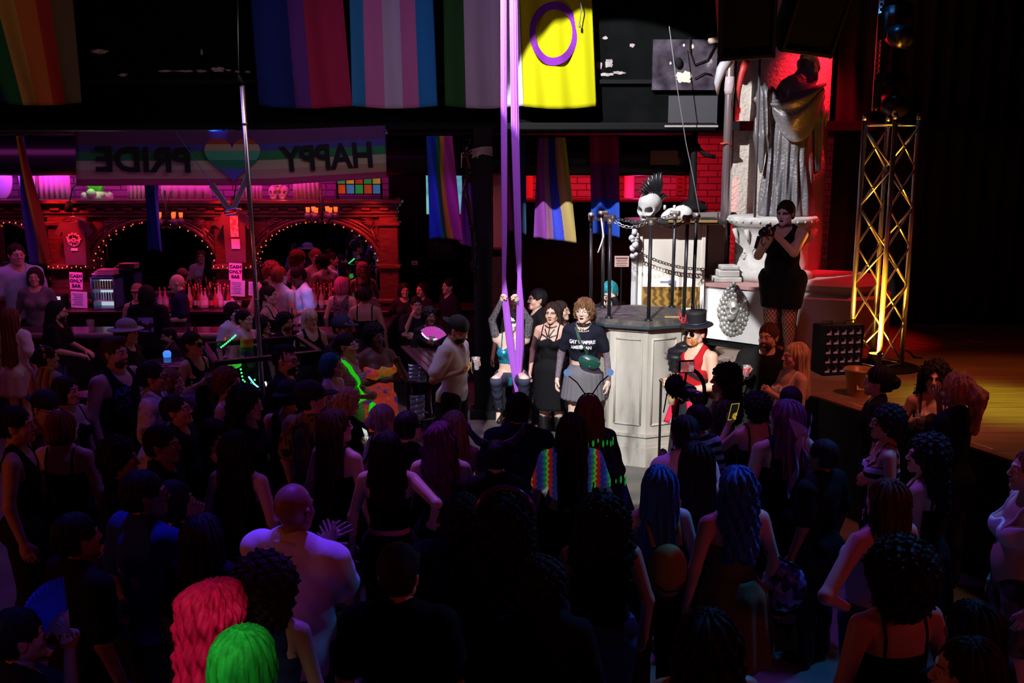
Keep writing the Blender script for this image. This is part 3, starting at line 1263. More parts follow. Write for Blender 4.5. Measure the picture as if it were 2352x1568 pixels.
  nm = {'tee': 't_shirt', 'polo': 'polo_shirt', 'tank': 'tank_top', 'long': 'long_sleeved_top', 'jacket': 'jacket', 'croptee': 'cropped_t_shirt',
              'strap': 'strappy_top', 'strapless': 'strapless_top', 'croptop': 'crop_top', 'dress': 'dress', 'stripdress': 'dress', 'bra': 'bralette',
              'tankdress': 'dress', 'longdress': 'dress', 'vest': 'vest'}[kind]
  garment(nm, top_fn, pr, tm, zlo=hem - .03)
  if kind == 'polo':
   g = MB()
   loop = [(.078 * math.cos(2 * math.pi * k / 18), .01 + .072 * math.sin(2 * math.pi * k / 18), 1.425 + .022 * math.sin(2 * math.pi * k / 18)) for k in range(18)]
   g.tube([tuple(LB @ Vector(p)) for p in loop], .026, 8, 0, closed=True, flat=.5)
   g.build('collar', tm, root)
  if kind in ('strap', 'dress', 'bra', 'croptop'):
   for q in (-1, 1):
    xs = q * .098 * sw / .95
    pts = []
    for k in range(13):
     a = R(-62 + 304 * k / 12 - 90 + 0) if False else R(-20 - 140 * 0 + (k / 12) * 220)
     dirv = Vector((0, -math.cos(a), math.sin(a)))
     c0 = Vector((xs, .005, 1.27))
     ps = np.array([tuple(LB @ (c0 + dirv * (.30 - .005 * i))) for i in range(50)], np.float32)
     dd = union(ps, torso + [x for a2 in armU for x in a2[:1]])
     hit = np.argmax(dd < .004)
     pts.append(tuple(ps[hit] if dd[hit] < .004 else ps[-1]))
    g = MB()
    g.tube(pts, .0085, 6, 0)
    g.build('strap', tm, root)
 if over:
  onm, om, fr0, fr1 = over
  for a in armU:
   sh, el, wv = np.array(a[0][1]), np.array(a[0][2]), np.array(a[1][2])
   seg = [('rc', tuple(sh + (el - sh) * fr0), tuple(el), a[0][3] - (a[0][3] - a[0][4]) * fr0, a[0][4], .02), ('rc', tuple(el), tuple(el + (wv - el) * fr1), a[1][3], a[1][4], .02)]
   garment(onm, lambda P, seg=seg: union(P, seg, .0045), seg, clothm(om), g=.02, h=.011)
 # skirts and trousers
 bk = bottom[0]
 bm = clothm(bottom[1])
 pel = [T[3]] + [t for t in T if t[0] == 'el' and abs(t[1][2] - .895) < .01] + [T[2]]
 if bk in ('pants', 'shorts', 'leggings'):
  zl = {'pants': .05, 'leggings': .07, 'shorts': .55}[bk]
  gl = {'pants': .022, 'leggings': .007, 'shorts': .026}[bk]
  if len(bottom) > 2:
   zl = bottom[2]

  def pf(P):
   d = union(P, pel, .009)
   for l in legU:
    d = smin(d, union(P, l[:3], gl), .03)
   d = d + wrinkle(P, .003)
   return np.maximum(np.maximum(d, zl - P[:, 2]), P[:, 2] - 1.0)
  pr = pel + [x for l in legU for x in l[:3]]
  garment({'pants': 'trousers', 'leggings': 'leggings', 'shorts': 'shorts'}[bk], pf, pr, bm, g=.04, h=max(hc, .013))
 elif bk in ('skirt', 'pleat', 'tight', 'flow'):
  zl = bottom[2] if len(bottom) > 2 else .55
  zt = bottom[3] if len(bottom) > 3 else 1.03
  spread = {'skirt': .30, 'pleat': .34, 'tight': .04, 'flow': .22}[bk]
  nple = {'skirt': 9, 'pleat': 22, 'tight': 3, 'flow': 12}[bk]
  amp = {'skirt': .08, 'pleat': .05, 'tight': .01, 'flow': .07}[bk]
  g = MB()
  NU, NV = (40 if lod else 88), (10 if lod else 22)

  def sf(u, v):
   z = zt + (zl - zt) * v
   a = 2 * math.pi * u
   hipz = math.exp(-((z - .92) / .10) ** 2)
   rx = (.128 * w + .045 * w * min(1, v * 2.2)) if z > .9 else .173 * hipw
   ry = (.10 * w + .035 * w * min(1, v * 2.2)) if z > .9 else .135 * w + .02
   rx = .126 * w + (.17 * hipw + .012 - .126 * w) * min(1, max(0, (zt - z) / max(.05, zt - .93)))
   ry = .104 * w + (.150 * w - .104 * w) * min(1, max(0, (zt - z) / max(.05, zt - .93)))
   fl = 1 + spread * max(0, (.93 - z)) / .5 + amp * math.sin(nple * a + .8 * math.sin(a * 3)) * min(1, max(0, (zt - z) * 3))
   return (rx * fl * math.cos(a), .012 + ry * fl * math.sin(a), z)
  g.sheet(sf, NU, NV, 0, thick=.006)
  g.build('skirt', bm, root)
 # --- shoes
 for q in (-1, 1):
  _, an, toe = lg.get(q, ((0, 0, 0), (q * .10, .03, .085), (q * .115, -.12, .03)))
  skey = ('shoe', 'boot' if heels else 'flat')
  if skey not in TPL:
   if heels:
    prs = [('rc', (0, .0, .30), (0, .03, .08), .058, .046, .02), ('rc', (0, .03, .07), (.01, -.13, .03), .045, .036, .03),
                       ('el', (0, .045, .02), (.03, .03, .045), .01)]
   else:
    prs = [('rc', (0, .035, .055), (.01, -.125, .035), .043, .036, .02), ('rc', (0, .0, .10), (0, .03, .06), .042, .042, .02)]
   Vv, Ff = polygonize(lambda P: np.maximum(union(P, prs), .002 - P[:, 2]), (-.08, -.2, -.02), (.09, .12, .36 if heels else .17), .011)
   TPL[skey] = np_mesh('shoe', Vv, Ff, [None])
  o = link_mesh('boot' if heels else 'shoe', TPL[skey], root)
  d = Vector(toe) - Vector(an)
  if lg:
   fl = Vector((d.x, d.y, d.z)).normalized()
   zc = (Vector(lg[q][0]) - Vector(an)).normalized()
   yv = -(fl - zc * fl.dot(zc)).normalized()
   xv = yv.cross(zc)
   Mx = Matrix(((xv.x, yv.x, zc.x, an[0]), (xv.y, yv.y, zc.y, an[1]), (xv.z, yv.z, zc.z, an[2]), (0, 0, 0, 1))) @ TR(0, -.03, -.085)
   o.matrix_local = Mx
  else:
   o.matrix_local = TR(an[0], 0, 0)
  o.material_slots[0].link = 'OBJECT'
  o.material_slots[0].material = mat('leather_' + shoe, {'charcoal': (.012, .012, .014), 'white': (.7, .7, .7)}.get(shoe, (.012, .012, .014)), .4)
 NP[0] += 1
 info = dict(root=root, head=HMx, wrist=wrists, s=s, LB=LB, sw=sw, w=w, parts=parts, h=h, face=face)
 PEOPLE[key] = info
 if extra:
  extra(info)
 return info


def pworld(info, M):
 r = info['root']
 return Matrix.Translation(r.location) @ Matrix.Rotation(r.rotation_euler.z, 4, 'Z') @ Matrix.Scale(info['s'], 4) @ M


def in_hand(info, q, off=(0, -.035, .075)):
 """world matrix at the closed fingers: z along the fingers, -y out of the palm"""
 return pworld(info, info['wrist'][q][0] @ TR(*off))


# ---------------------------------------------------------------- the room
def struct(o):
 o['kind'] = 'structure'
 return o


M_BLACK = mat('matt_black_paint', (.006, .0065, .008), .75, bump=.2, bscale=8, spec=.15)
M_BLACKW = mat_noise('black_wall_paint', [(.35, (.002, .0025, .0025)), (.75, (.005, .0055, .006))], 3, 6, .9, bump=.3, spec=.06)
M_FLOOR = mat_noise('worn_concrete', [(.3, (.085, .085, .080)), (.7, (.19, .185, .165))], 2.2, 8, .45, bump=.05)
M_STAGEWOOD = mat_noise('stage_boards', [(.3, (.20, .11, .065)), (.7, (.36, .22, .13))], 4, 6, .38, stretch=(.35, 5, 1), bump=.08)
M_CHROME = mat('chrome', (.85, .85, .87), .08, 1.0)
M_STEEL = mat('steel', (.55, .55, .58), .3, 1.0)
M_DARKSTEEL = mat('dark_steel', (.045, .045, .055), .35, .6)
M_ALU = mat('aluminium', (.72, .71, .74), .33, .9)
M_WHITE = mat('white_paper', (.82, .80, .80), .7)
M_INK = mat('black_ink', (.008, .008, .01), .7)


def brick_mat(name, c1, c2, mortar):
 if name in MATS:
  return MATS[name]
 m = mat(name, rough=.8)
 nt = m.node_tree
 b = nt.nodes['Principled BSDF']
 tc = nt.nodes.new('ShaderNodeTexCoord')
 mp = nt.nodes.new('ShaderNodeMapping')
 mp.inputs['Rotation'].default_value = (R(90), 0, 0)
 t = nt.nodes.new('ShaderNodeTexBrick')
 t.inputs['Color1'].default_value = (*c1, 1)
 t.inputs['Color2'].default_value = (*c2, 1)
 t.inputs['Mortar'].default_value = (*mortar, 1)
 t.inputs['Scale'].default_value = 1.0
 t.inputs['Brick Width'].default_value = .32
 t.inputs['Row Height'].default_value = .11
 t.inputs['Mortar Size'].default_value = .010
 nt.links.new(tc.outputs['Object'], mp.inputs[0])
 nt.links.new(mp.outputs[0], t.inputs['Vector'])
 nt.links.new(t.outputs['Color'], b.inputs['Base Color'])
 return m


M_BRICK = brick_mat('painted_brick', (.42, .36, .34), (.50, .44, .42), (.13, .12, .12))
struct(MB().box((0, 7, -.06), (19, 22, .12)).build('floor', M_FLOOR))
struct(MB().box((0, 7, 7.6), (19, 22, .2)).build('ceiling', M_BLACK))
struct(MB().box((0, 17.4, 3.7), (19, .2, 7.7)).build('wall_back', M_BRICK))
struct(MB().box((-9.4, 7, 3.7), (.2, 21, 7.7)).build('wall_left', M_BLACKW))
struct(MB().box((9.4, 7, 3.7), (.2, 21, 7.7)).build('wall_right', M_BLACKW))
struct(MB().box((0, -3.9, 3.7), (19, .2, 7.7)).build('wall_front', M_BLACKW))
# balcony front with the ceiling below it
BX1 = 2.62
wb = struct(MB().box(((-9.3 + BX1) / 2, 13.2, 5.62), (BX1 + 9.3, .2, 3.76)).build('wall_balcony', M_BLACKW))
struct(MB().box(((-9.3 + 9.3) / 2, 15.3, 3.82), (18.6, 4.0, .12)).build('ceiling', M_BLACK))
t1 = MB().box(((-9.3 + BX1) / 2, 13.06, 3.80), (BX1 + 9.3, .10, .10), bev=.02).box(((-9.3 + BX1) / 2, 13.07, 4.36), (BX1 + 9.3, .06, .05))
struct(t1.build('trim_1', M_BLACK))
M_PLASTER = mat_noise('bare_plaster', [(.3, (.20, .17, .17)), (.7, (.50, .44, .44))], 14, 5, .9)


def ragged(cx, cy, Y, wpx, hpx, seed, parent, m, name):
 r = random.Random(seed)
 p = at(cx, cy, Y)
 k = Y / FPX
 n = 22
 poly = []
 for i in range(n):
  a = 2 * math.pi * i / n
  q = .55 + .45 * r.random()
  poly.append((p.x + math.cos(a) * wpx * .5 * k * q, p.z + math.sin(a) * hpx * .5 * k * q))
 g = MB()
 vs = [(x, Y, z) for x, z in poly] + [(x, Y + .012, z) for x, z in poly]
 fs = [tuple(range(n - 1, -1, -1))] + [(i, n + i, n + (i + 1) % n, (i + 1) % n) for i in range(n)]
 fs = [f[::-1] for f in fs]
 g.add(vs, fs)
 return g.build(name, m, parent)


for i, (cx, cy, wp, hp) in enumerate(((228, 118, 46, 12), (282, 172, 26, 9), (380, 163, 46, 5), (425, 163, 50, 6), (463, 163, 34, 7), (500, 160, 36, 14),
                                      (524, 161, 14, 5), (545, 164, 16, 6), (569, 165, 16, 6), (463, 120, 6, 18), (1390, 87, 14, 9), (1452, 104, 16, 10),
                                      (1376, 150, 18, 26), (1398, 145, 22, 26), (1392, 171, 44, 9), (1422, 167, 34, 8))):
 ragged(cx, cy, 13.093, wp, hp, i, wb, M_PLASTER, 'bare_plaster_patch')
# column with its wrapped twine
c0 = at(1110, 600, 13.0)
col = struct(MB().box((c0.x, 12.92, 1.9), (.24, .20, 3.8), bev=.012).box((c0.x, 12.92, .06), (.36, .32, .12)).build('column', mat('column_paint', (.006, .0065, .009), .6, spec=.2)))
g = MB()
for k in range(7):
 z = at(1110, 338 + k * 3.2, 12.9).z
 g.tube([(c0.x - .13, 12.81, z - .03), (c0.x, 12.805, z + .004 * k), (c0.x + .13, 12.81, z)], .005, 6)
for k, (a, b) in enumerate((((-.13, -.03), (-.27, -.10)), ((-.13, 0), (-.26, -.04)), ((-.26, -.04), (-.265, -.22)), ((-.05, -.02), (-.06, -.10)))):
 z = at(1110, 345, 12.9).z
 g.tube([(c0.x + a[0], 12.80, z + a[1]), (c0.x + b[0], 12.80, z + b[1])], .006, 6)
tw = g.build('twine_binding', mat('twine', (.75, .66, .6), .9))
tag(tw, 'pale twine wound several times round the black column top', 'rope')
# stage block
POLY = [(2.55, 13.9), (2.55, 11.75), (2.2, 11.1), (2.28, 10.55), (3.05, 9.6), (3.97, 7.4), (4.6, 5.2), (9.25, 5.2), (9.25, 13.9)]
stg = struct(MB().prism(POLY, 0, 1.06).build('stage', mat('stage_skirt', (.012, .012, .013), .8)))
top = struct(MB().prism(POLY, 1.06, 1.10).build('stage_top', M_STAGEWOOD, stg))
g = MB()
edge = [(2.2, 11.1), (2.28, 10.55), (3.05, 9.6), (3.97, 7.4), (4.6, 5.2)]
g.tube([(x - .012, y - .006, 1.085) for x, y in edge], .016, 6)
g.build('edge_trim', mat('stage_edge_trim', (.45, .16, .10), .35, .2), stg)
g = MB()
for (x0, x1) in ((.15, .30), (.42, .62), (.75, .86)):
 a, b = Vector((3.05, 9.6, 1.104)), Vector((3.97, 7.4, 1.104))
 g.tube([a.lerp(b, x0) + Vector((.03, .02, 0)), a.lerp(b, x1) + Vector((.03, .02, 0))], .006, 6)
g.build('edge_tape', mat('white_tape', (.8, .7, .62), .6), stg)
# painted flagstones in front of the plinth
m = mat('painted_flagstone', rough=.6)
nt = m.node_tree
b = nt.nodes['Principled BSDF']
tc = nt.nodes.new('ShaderNodeTexCoord')
vo = nt.nodes.new('ShaderNodeTexVoronoi')
vo.inputs['Scale'].default_value = 3.2
rp = ramp_node(nt, [(0, (.42, .36, .30)), (.45, (.55, .47, .40)), (.8, (.30, .25, .22))])
v2 = nt.nodes.new('ShaderNodeTexVoronoi')
v2.feature = 'DISTANCE_TO_EDGE'
v2.inputs['Scale'].default_value = 3.2
r2 = ramp_node(nt, [(0, (0, 0, 0)), (.03, (1, 1, 1))])
mx = nt.nodes.new('ShaderNodeMix')
mx.data_type = 'RGBA'
mx.inputs['A'].default_value = (.06, .05, .05, 1)
nt.links.new(tc.outputs['Object'], vo.inputs['Vector'])
nt.links.new(tc.outputs['Object'], v2.inputs['Vector'])
nt.links.new(vo.outputs['Color'], rp.inputs[0])
nt.links.new(v2.outputs['Distance'], r2.inputs[0])
nt.links.new(r2.outputs[0], mx.inputs['Factor'])
nt.links.new(rp.outputs[0], mx.inputs['B'])
nt.links.new(mx.outputs['Result'], b.inputs['Base Color'])
struct(MB().prism([(2.57, 11.95), (2.57, 11.74), (2.25, 11.08), (2.33, 10.6), (2.72, 10.15), (3.2, 10.4), (3.2, 11.7)], 1.10, 1.108).build('flagstone_floor', m, stg))
# stage back: black curtain in folds
g = MB()
g.sheet(lambda u, v: (4.35 + 4.9 * u, 13.7 + .05 * math.sin(u * 120), 1.12 + 6.2 * v), 160, 2, thick=.01)
tag(g.build('stage_curtain', mat('black_velvet', (.006, .007, .007), .95)), 'black curtain hanging in folds across the back of the stage', 'curtain')
# big black duct under the balcony
g = MB()
pts = [(-9.2 + k * .358, 14.75, 3.44) for k in range(34)]
g.tube(pts, [.288 if k % 3 else .295 for k in range(34)], 28)
tag(g.build('ventilation_duct', mat('black_duct', (.006, .006, .010), .30, .0, spec=.35)), 'long round black air duct running under the balcony ceiling', 'duct')
# glossy pipe the banner hangs from
g = MB()
a, b_ = at(0, 303, 12.6), at(890, 303, 12.6)
g.tube([(a.x - 2, 12.6, a.z), (b_.x, 12.6, b_.z)], .032, 14)
for px in (515, 547, 590, 613):
 p = at(px, 303, 12.6)
 g.tube([(p.x - .018, 12.6, p.z), (p.x + .018, 12.6, p.z)], .036, 14, m=1)
 g.tube([(p.x, 12.6, p.z), (p.x, 12.75, p.z + .11), (p.x, 13.0, p.z + .11)], .008, 6, m=1)
tag(g.build('hanging_pipe', [mat('blue_grey_pipe', (.30, .36, .52), .25, .8), M_BLACK]), 'glossy steel pipe along the balcony edge above the banner', 'pipe')

# ---------------------------------------------------------------- back bar
BY = 15.3


def bx(px, Y=BY):
 return at(px, 500, Y).x


def bz(py, Y=BY):
 return at(1176, py, Y).z


M_WOOD = mat_noise('carved_dark_wood', [(.3, (.05, .018, .012)), (.7, (.15, .05, .03))], 5, 5, .32, stretch=(1, 1, 6), bump=.12)
bb = empty('back_bar', (0, BY, 0), 0, 'carved dark wooden back bar with arched mirrors and a cornice', 'bar')
g = MB()
ZC0, ZC1 = bz(497), bz(459)
XL, XR = -9.1, bx(902)
g.box(((XL + XR) / 2, -.29, .56), (XR - XL, .56, 1.12))
g.box(((XL + XR) / 2, -.32, 1.14), (XR - XL, .68, .05), bev=.01)
g.build('counter', mat('back_counter', (.03, .014, .012), .35), bb)
g = MB()
for k, (dz, dep) in enumerate(((0, .16), (.05, .2), (.10, .17), (.15, .26), (.20, .34))):
 g.box(((XL + XR) / 2, -dep / 2, ZC0 + dz * (ZC1 - ZC0) / .24 + .025), (XR - XL + dep, dep, (ZC1 - ZC0) * .21), bev=.008)
g.build('cornice', M_WOOD, bb)
MB().box(((XL + XR) / 2, .55, ZC1 - .03), (XR - XL, 1.1, .05)).build('ledge_shelf', M_WOOD, bb)
g = MB()
for k in range(26):
 x = XL + .3 + k * (XR - XL - .4) / 25
 g.box((x, -.22, ZC0 + .125), (.14, .05, .045), bev=.008)
g.build('dentil_row', M_WOOD, bb)
# pillars and arch boards
PIL = [(-52, 40), (165, 45), (540, 42), (895, 22)]
for px, hw in PIL:
 x, w2 = bx(px), hw * BY / FPX
 g = MB()
 g.box((x, -.10, (1.15 + ZC0) / 2), (w2 * 2, .2, ZC0 - 1.15), bev=.015)
 for zz in (1.25, bz(606) - .02, ZC0 - .1):
  g.box((x, -.12, zz), (w2 * 2 + .07, .26, .07), bev=.015)
 g.build('pillar', M_WOOD, bb)
ARCH = [(-5, 120), (210, 498), (588, 868)]
ztop_ = bz(506)
zs = bz(612)
for i, (p0, p1) in enumerate(((-12, 120), (210, 498), (582, 873))):
 x0, x1 = bx(p0), bx(p1)
 cx, rx = (x0 + x1) / 2, (x1 - x0) / 2
 if i == 0:
  cx = bx(-52) + .0
  cx, rx = (bx(-12) + bx(120)) / 2 - .55, (bx(120) - bx(-12)) / 2 + .55
 rz = ztop_ - zs
 g = MB()
 n = 28
 vs, fs = [], []
 for yy in (-.07, .0):
  for k in range(n + 1):
   a = math.pi * k / n
   vs.append((cx - rx * math.cos(a), yy, zs + rz * math.sin(a)))
  for k in range(n + 1):
   a = math.pi * k / n
   vs.append((cx - rx * math.cos(a), yy, ZC0))
 o = 2 * (n + 1)
 for k in range(n):
  fs.append((k, k + 1, n + 1 + k + 1, n + 1 + k))
  fs.append((k, o + k, o + k + 1, k + 1))
 g.add(vs, fs)
 g.build('arch_board', M_WOOD, bb)
 for rr, rad, dy in ((1.03, .035, -.09), (1.10, .022, -.09), (1.16, .03, -.085)):
  g = MB()
  g.tube([(cx - rx * rr * math.cos(math.pi * k / 30), dy, zs + (rz * rr) * math.sin(math.pi * k / 30)) for k in range(31)], rad, 8)
  g.build('arch_moulding', M_WOOD, bb)
 mg = MB()
 mg.box((cx, .03, (1.16 + ztop_) / 2 + .05), (2 * rx + .1, .02, ztop_ - 1.16 + .1))
 mg.build('mirror', mat('mirror_glass', (.62, .60, .62), .02, 1.0), bb)
# carved leaf ornaments in the spandrels
def leaf_carving(px, py, flip):
 p = at(px, py, BY - .09)
 g = MB()
 for k in range(9):
  a = R(100 + k * 18)
  L = .30 - .012 * k
  g.tube([(0, 0, 0), (flip * -math.cos(a) * L * -.5, -.03, math.sin(a) * L * .45), (flip * math.cos(a) * L, 0, math.sin(a) * L * .75)], [.012, .028, .006], 8, flat=.6)
 g.tube([(flip * .02 * math.cos(k * .5) * (1 + k * .12), -.02, -.08 - .012 * k + .03 * math.sin(k * .5)) for k in range(16)], .012, 6)
 g.tube([(flip * (-.04), -.01, -.1), (flip * .0, -.02, -.25), (flip * .06, -.01, -.36)], [.02, .03, .01], 8, flat=.6)
 o = g.build('leaf_carving', M_WOOD, bb)
 o.location = (p.x, p.y - BY, p.z)


leaf_carving(858, 505, 1)
leaf_carving(238, 505, -1)
leaf_carving(470, 505, 1)
leaf_carving(612, 505, -1)
# fairy lights round the arches, each bulb a part
bulb = MB().ball((0, 0, 0), .0105, 0, 8, 6)
M_BULB = mat('red_fairy_bulb', (.9, .1, .05), .4, emit=(1.0, .10, .05), es=2.6)
bulb0 = None
for i, (p0, p1, lab) in enumerate(((-60, 120, 'red fairy lights along the leftmost mirror arch'), (210, 498, 'red fairy lights round the middle mirror arch'),
                                   (582, 873, 'red fairy lights round the arch right of the pole'))):
 x0, x1 = bx(p0), bx(p1)
 cx, rx = (x0 + x1) / 2, (x1 - x0) / 2
 rz = ztop_ - zs
 fl = empty('fairy_lights', (0, BY - .12, 0), 0, lab, 'lights', 'fairy lights on the back bar')
 pts = [(cx - rx * .97 * math.cos(math.pi * k / 40), 0, zs + rz * .97 * math.sin(math.pi * k / 40)) for k in range(41)]
 MB().tube(pts, .004, 5).build('wire', M_BLACK, fl)
 for k in range(0, 41, 2):
  if bulb0 is None:
   ob = bulb.build('bulb', M_BULB, fl)
   bulb0 = ob
  else:
   ob = bulb0.copy()
   COL.objects.link(ob)
   ob.parent = fl
  ob.location = pts[k]
for (px, lab) in ((165, 'short string of red bulbs under the left shirt ledge'), (540, 'short string of red bulbs under the ledge behind the pole')):
 fl = empty('fairy_lights', (0, BY - .3, 0), 0, lab, 'lights', 'fairy lights on the back bar')
 pts = [(bx(px - 42 + 84 * k / 8), 0, bz(607 + (3 if k % 2 else 0))) for k in range(9)]
 MB().tube(pts, .004, 5).build('wire', M_BLACK, fl)
 for p in pts:
  ob = bulb0.copy()
  COL.objects.link(ob)
  ob.parent = fl
  ob.location = p
 MB().box((bx(px), .1, bz(612)), (.62, .22, .03), bev=.008).build('ledge', M_WOOD, fl)

# t-shirts on the pillars
def hung_shirt(px, py0, py1, hw, label, emblem):
 Y = BY - .36
 k = Y / FPX
 c = at(px, py0, Y)
 H = (py1 - py0) * k
 W = hw * k
 out = [(-.22 * W, 0), (-.7 * W, -.07 * H), (-1.05 * W, -.30 * H), (-.78 * W, -.37 * H), (-.62 * W, -.27 * H), (-.58 * W, -H), (.58 * W, -H),
           (.62 * W, -.27 * H), (.78 * W, -.37 * H), (1.05 * W, -.30 * H), (.7 * W, -.07 * H), (.22 * W, 0), (.12 * W, -.035 * H), (-.12 * W, -.035 * H)]
 root = empty('t_shirt', (c.x, Y, c.z), 0, label, 't-shirt')
 g = MB()
 n = len(out)
 vs = [(x, -.02 + .012 * math.sin(x * 30 + z * 9), z) for x, z in out] + [(x, .02, z) for x, z in out]
 fs = [tuple(range(n - 1, -1, -1))[::-1], tuple(range(n, 2 * n))[::-1]] + [(i, n + i, n + (i + 1) % n, (i + 1) % n) for i in range(n)]
 g.add(vs, fs)
 g.build('cloth', mat('shirt_black', (.09, .035, .035), .9), root)
 g = MB()
 g.tube([(-.55 * W, 0, -.02 * H), (0, 0, .06 * H), (.55 * W, 0, -.02 * H)], .008, 6)
 g.tube([(0, 0, .06 * H), (.0, 0, .12 * H), (.02, 0, .14 * H)], .006, 6)
 g.build('hanger', M_STEEL, root)
 pm = mat('print_pink', (.85, .45, .42), .8)
 if emblem == 'sun':
  R0 = .34 * W
  cz = -.45 * H
  poly = []
  for k2 in range(48):
   a = 2 * math.pi * k2 / 48
   rr = R0 * (1.0 if a > math.pi else 1.05 + .22 * (k2 % 4 == 1) + .1 * (k2 % 4 == 2))
   poly.append((rr * math.cos(a), rr * math.sin(a)))
  g = MB()
  g.prism(poly, 0, .004, M=TR(0, -.037, cz) @ FACE_CAM)
  g.box((0, -.039, -.655 * H), (.36 * W, .004, .055 * H))
  g.build('print', pm, root)
  for word, a0, a1, rr in (('GROUND', 150, 30, .62), ('ZERO', 215, 325, .66)):
   for i2, ch in enumerate(word):
    a = R(a0 + (a1 - a0) * (i2 / (len(word) - 1)))
    rot = math.degrees(a) - 90 if word == 'GROUND' else math.degrees(a) + 90
    text_mesh('lettering', ch, .20 * W, M_INK, root,
                          TR(rr * R0 * math.cos(a), -.043, cz + rr * R0 * math.sin(a)) @ FACE_CAM @ RZ(rot), ext=.001, offset=.004)
  g = MB()
  for k2 in range(3):
   a = R(30 + 120 * k2)
   g.prism([(0, 0), (.25 * R0 * math.cos(a - .5), .25 * R0 * math.sin(a - .5)), (.25 * R0 * math.cos(a + .5), .25 * R0 * math.sin(a + .5))], 0, .003,
     M=TR(0, -.044, cz) @ FACE_CAM)
  g.build('trefoil', M_INK, root)
 else:
  g = MB()
  g.box((.02 * W, -.036, -.31 * H), (.46 * W, .004, .40 * H))
  g.build('print', mat_noise('poster_print', [(.45, (.75, .10, .08)), (.55, (.9, .5, .48))], 18, 5, .8), root)
  g = MB()
  g.box((.05 * W, -.037, -.64 * H), (.48 * W, .004, .19 * H))
  g.build('note', mat('note_paper', (.85, .45, .5), .8), root)
  for i2, (t_, dz) in enumerate((('T-SHIRTS', .03), ('FOR SALE', -.03))):
   pass
 return root


hung_shirt(168, 503, 608, 42, 'dark t-shirt with a flaming round emblem on the left pillar', 'sun')
hung_shirt(537, 482, 602, 40, 'dark t-shirt with a red poster print behind the dance pole', 'poster')
for i, (px, py) in enumerate(((160, 472), (538, 462))):
 p = at(px, py, BY - .5)
 o = empty('spotlight', p, 0, ('small black lamp above the emblem t-shirt on the left pillar', 'small black lamp above the poster t-shirt behind the pole')[i], 'lamp')
 g = MB().tube([(0, 0, .05), (0, -.05, -.08)], [.045, .06], 12)
 g.build('housing', M_BLACK, o)
 MB().tube([(0, 0, .05), (0, .15, .25), (0, .3, .3)], .01, 6).build('arm', M_BLACK, o)

# signs
def cash_sign(px, py, label):
 Y = BY - .40
 p = at(px, py, Y)
 k = Y / FPX
 root = empty('cash_sign', p, 0, label, 'sign', 'cash only bar signs')
 root.rotation_euler = (0, R(2.5), 0)
 MB().box((0, 0, 0), (30 * k, .006, 40 * k)).build('sheet', mat('pink_paper', (.92, .38, .78), .7), root)
 for i, w_ in enumerate(('CASH', 'ONLY', 'BAR')):
  text_mesh('lettering', w_, 10.0 * k, M_INK, root, TR(0, -.006, (11.5 - 11.5 * i) * k) @ FACE_CAM, ext=.001, offset=.0028, spacing=1.1)
 return root


cash_sign(175, 645, 'pink CASH ONLY BAR sign below the left pillar')
cash_sign(541, 624, 'pink CASH ONLY BAR sign beside the dance pole')
for i, (px, py, w_, h_, lab) in enumerate(((182, 688, 38, 38, 'printed notice sheet under the left cash sign'), (546, 662, 34, 37, 'printed notice sheet under the cash sign by the pole'),
                                           (92, 692, 30, 18, 'small pink card standing on the back counter at far left'),
                                           (584, 663, 26, 32, 'red-lit notice sheet just right of the pole'))):
 Y = BY - .42
 p = at(px, py, Y)
 k = Y / FPX
 root = empty('notice_sheet', p, 0, lab, 'notice')
 root.rotation_euler = (0, R(3), 0)
 MB().box((0, 0, 0), (w_ * k, .006, h_ * k)).build('paper', mat('lilac_paper', (.70, .66, .85), .7), root)
 g = MB()
 for q in range(7):
  g.box((-.08 * w_ * k + .02 * (q % 3) * w_ * k, -.005, h_ * k * (.36 - .11 * q)), (w_ * k * (.66 - .08 * (q % 3)), .002, h_ * k * .03))
 g.build('print', mat('grey_ink', (.25, .22, .4), .8), root)

# small glass-door fridge with cans
Y = BY - .45
k = Y / FPX
p = at(245, 712, Y)
fr = empty('drinks_fridge', p, 0, 'small lit glass-door drinks fridge standing on the back counter', 'fridge')
W, H = 56 * k, 82 * k
g = MB()
g.box((0, .26, H / 2), (W, .04, H)).box((-W / 2 + .012, .1, H / 2), (.024, .34, H)).box((W / 2 - .012, .1, H / 2), (.024, .34, H))
g.box((0, .1, H - .03), (W, .34, .06)).box((0, .1, .02), (W, .34, .04))
g.build('cabinet', mat('fridge_blue', (.05, .16, .34), .4), fr)
MB().box((0, .22, H / 2), (W * .9, .01, H * .86)).build('light_panel', mat('fridge_light', (.8, .9, 1), .5, emit=(.75, .85, 1.0), es=.55), fr)
g = MB()
for zz in (.27 * H, .60 * H):
 g.box((0, .08, zz), (W * .92, .26, .008))
g.build('shelf', mat('shelf_white', (.7, .75, .8), .4), fr)
g = MB()
for a, b2 in (((-W / 2 + .015, H * .04), (-W / 2 + .015, H * .93)), ((W / 2 - .015, H * .04), (W / 2 - .015, H * .93)), ((-W / 2, H * .04), (W / 2, H * .04)), ((-W / 2, H * .93), (W / 2, H * .93))):
 g.tube([(a[0], -.085, a[1]), (b2[0], -.085, b2[1])], .014, 6)
g.build('door_frame', mat('fridge_frame', (.06, .10, .18), .3), fr)
cm = [mat('can_silver', (.75, .75, .72), .3, .5), mat('can_amber', (.5, .25, .08), .3, .4), mat('can_blue', (.10, .35, .7), .3, .4), mat('can_gold', (.75, .6, .25), .3, .4)]
cans = []
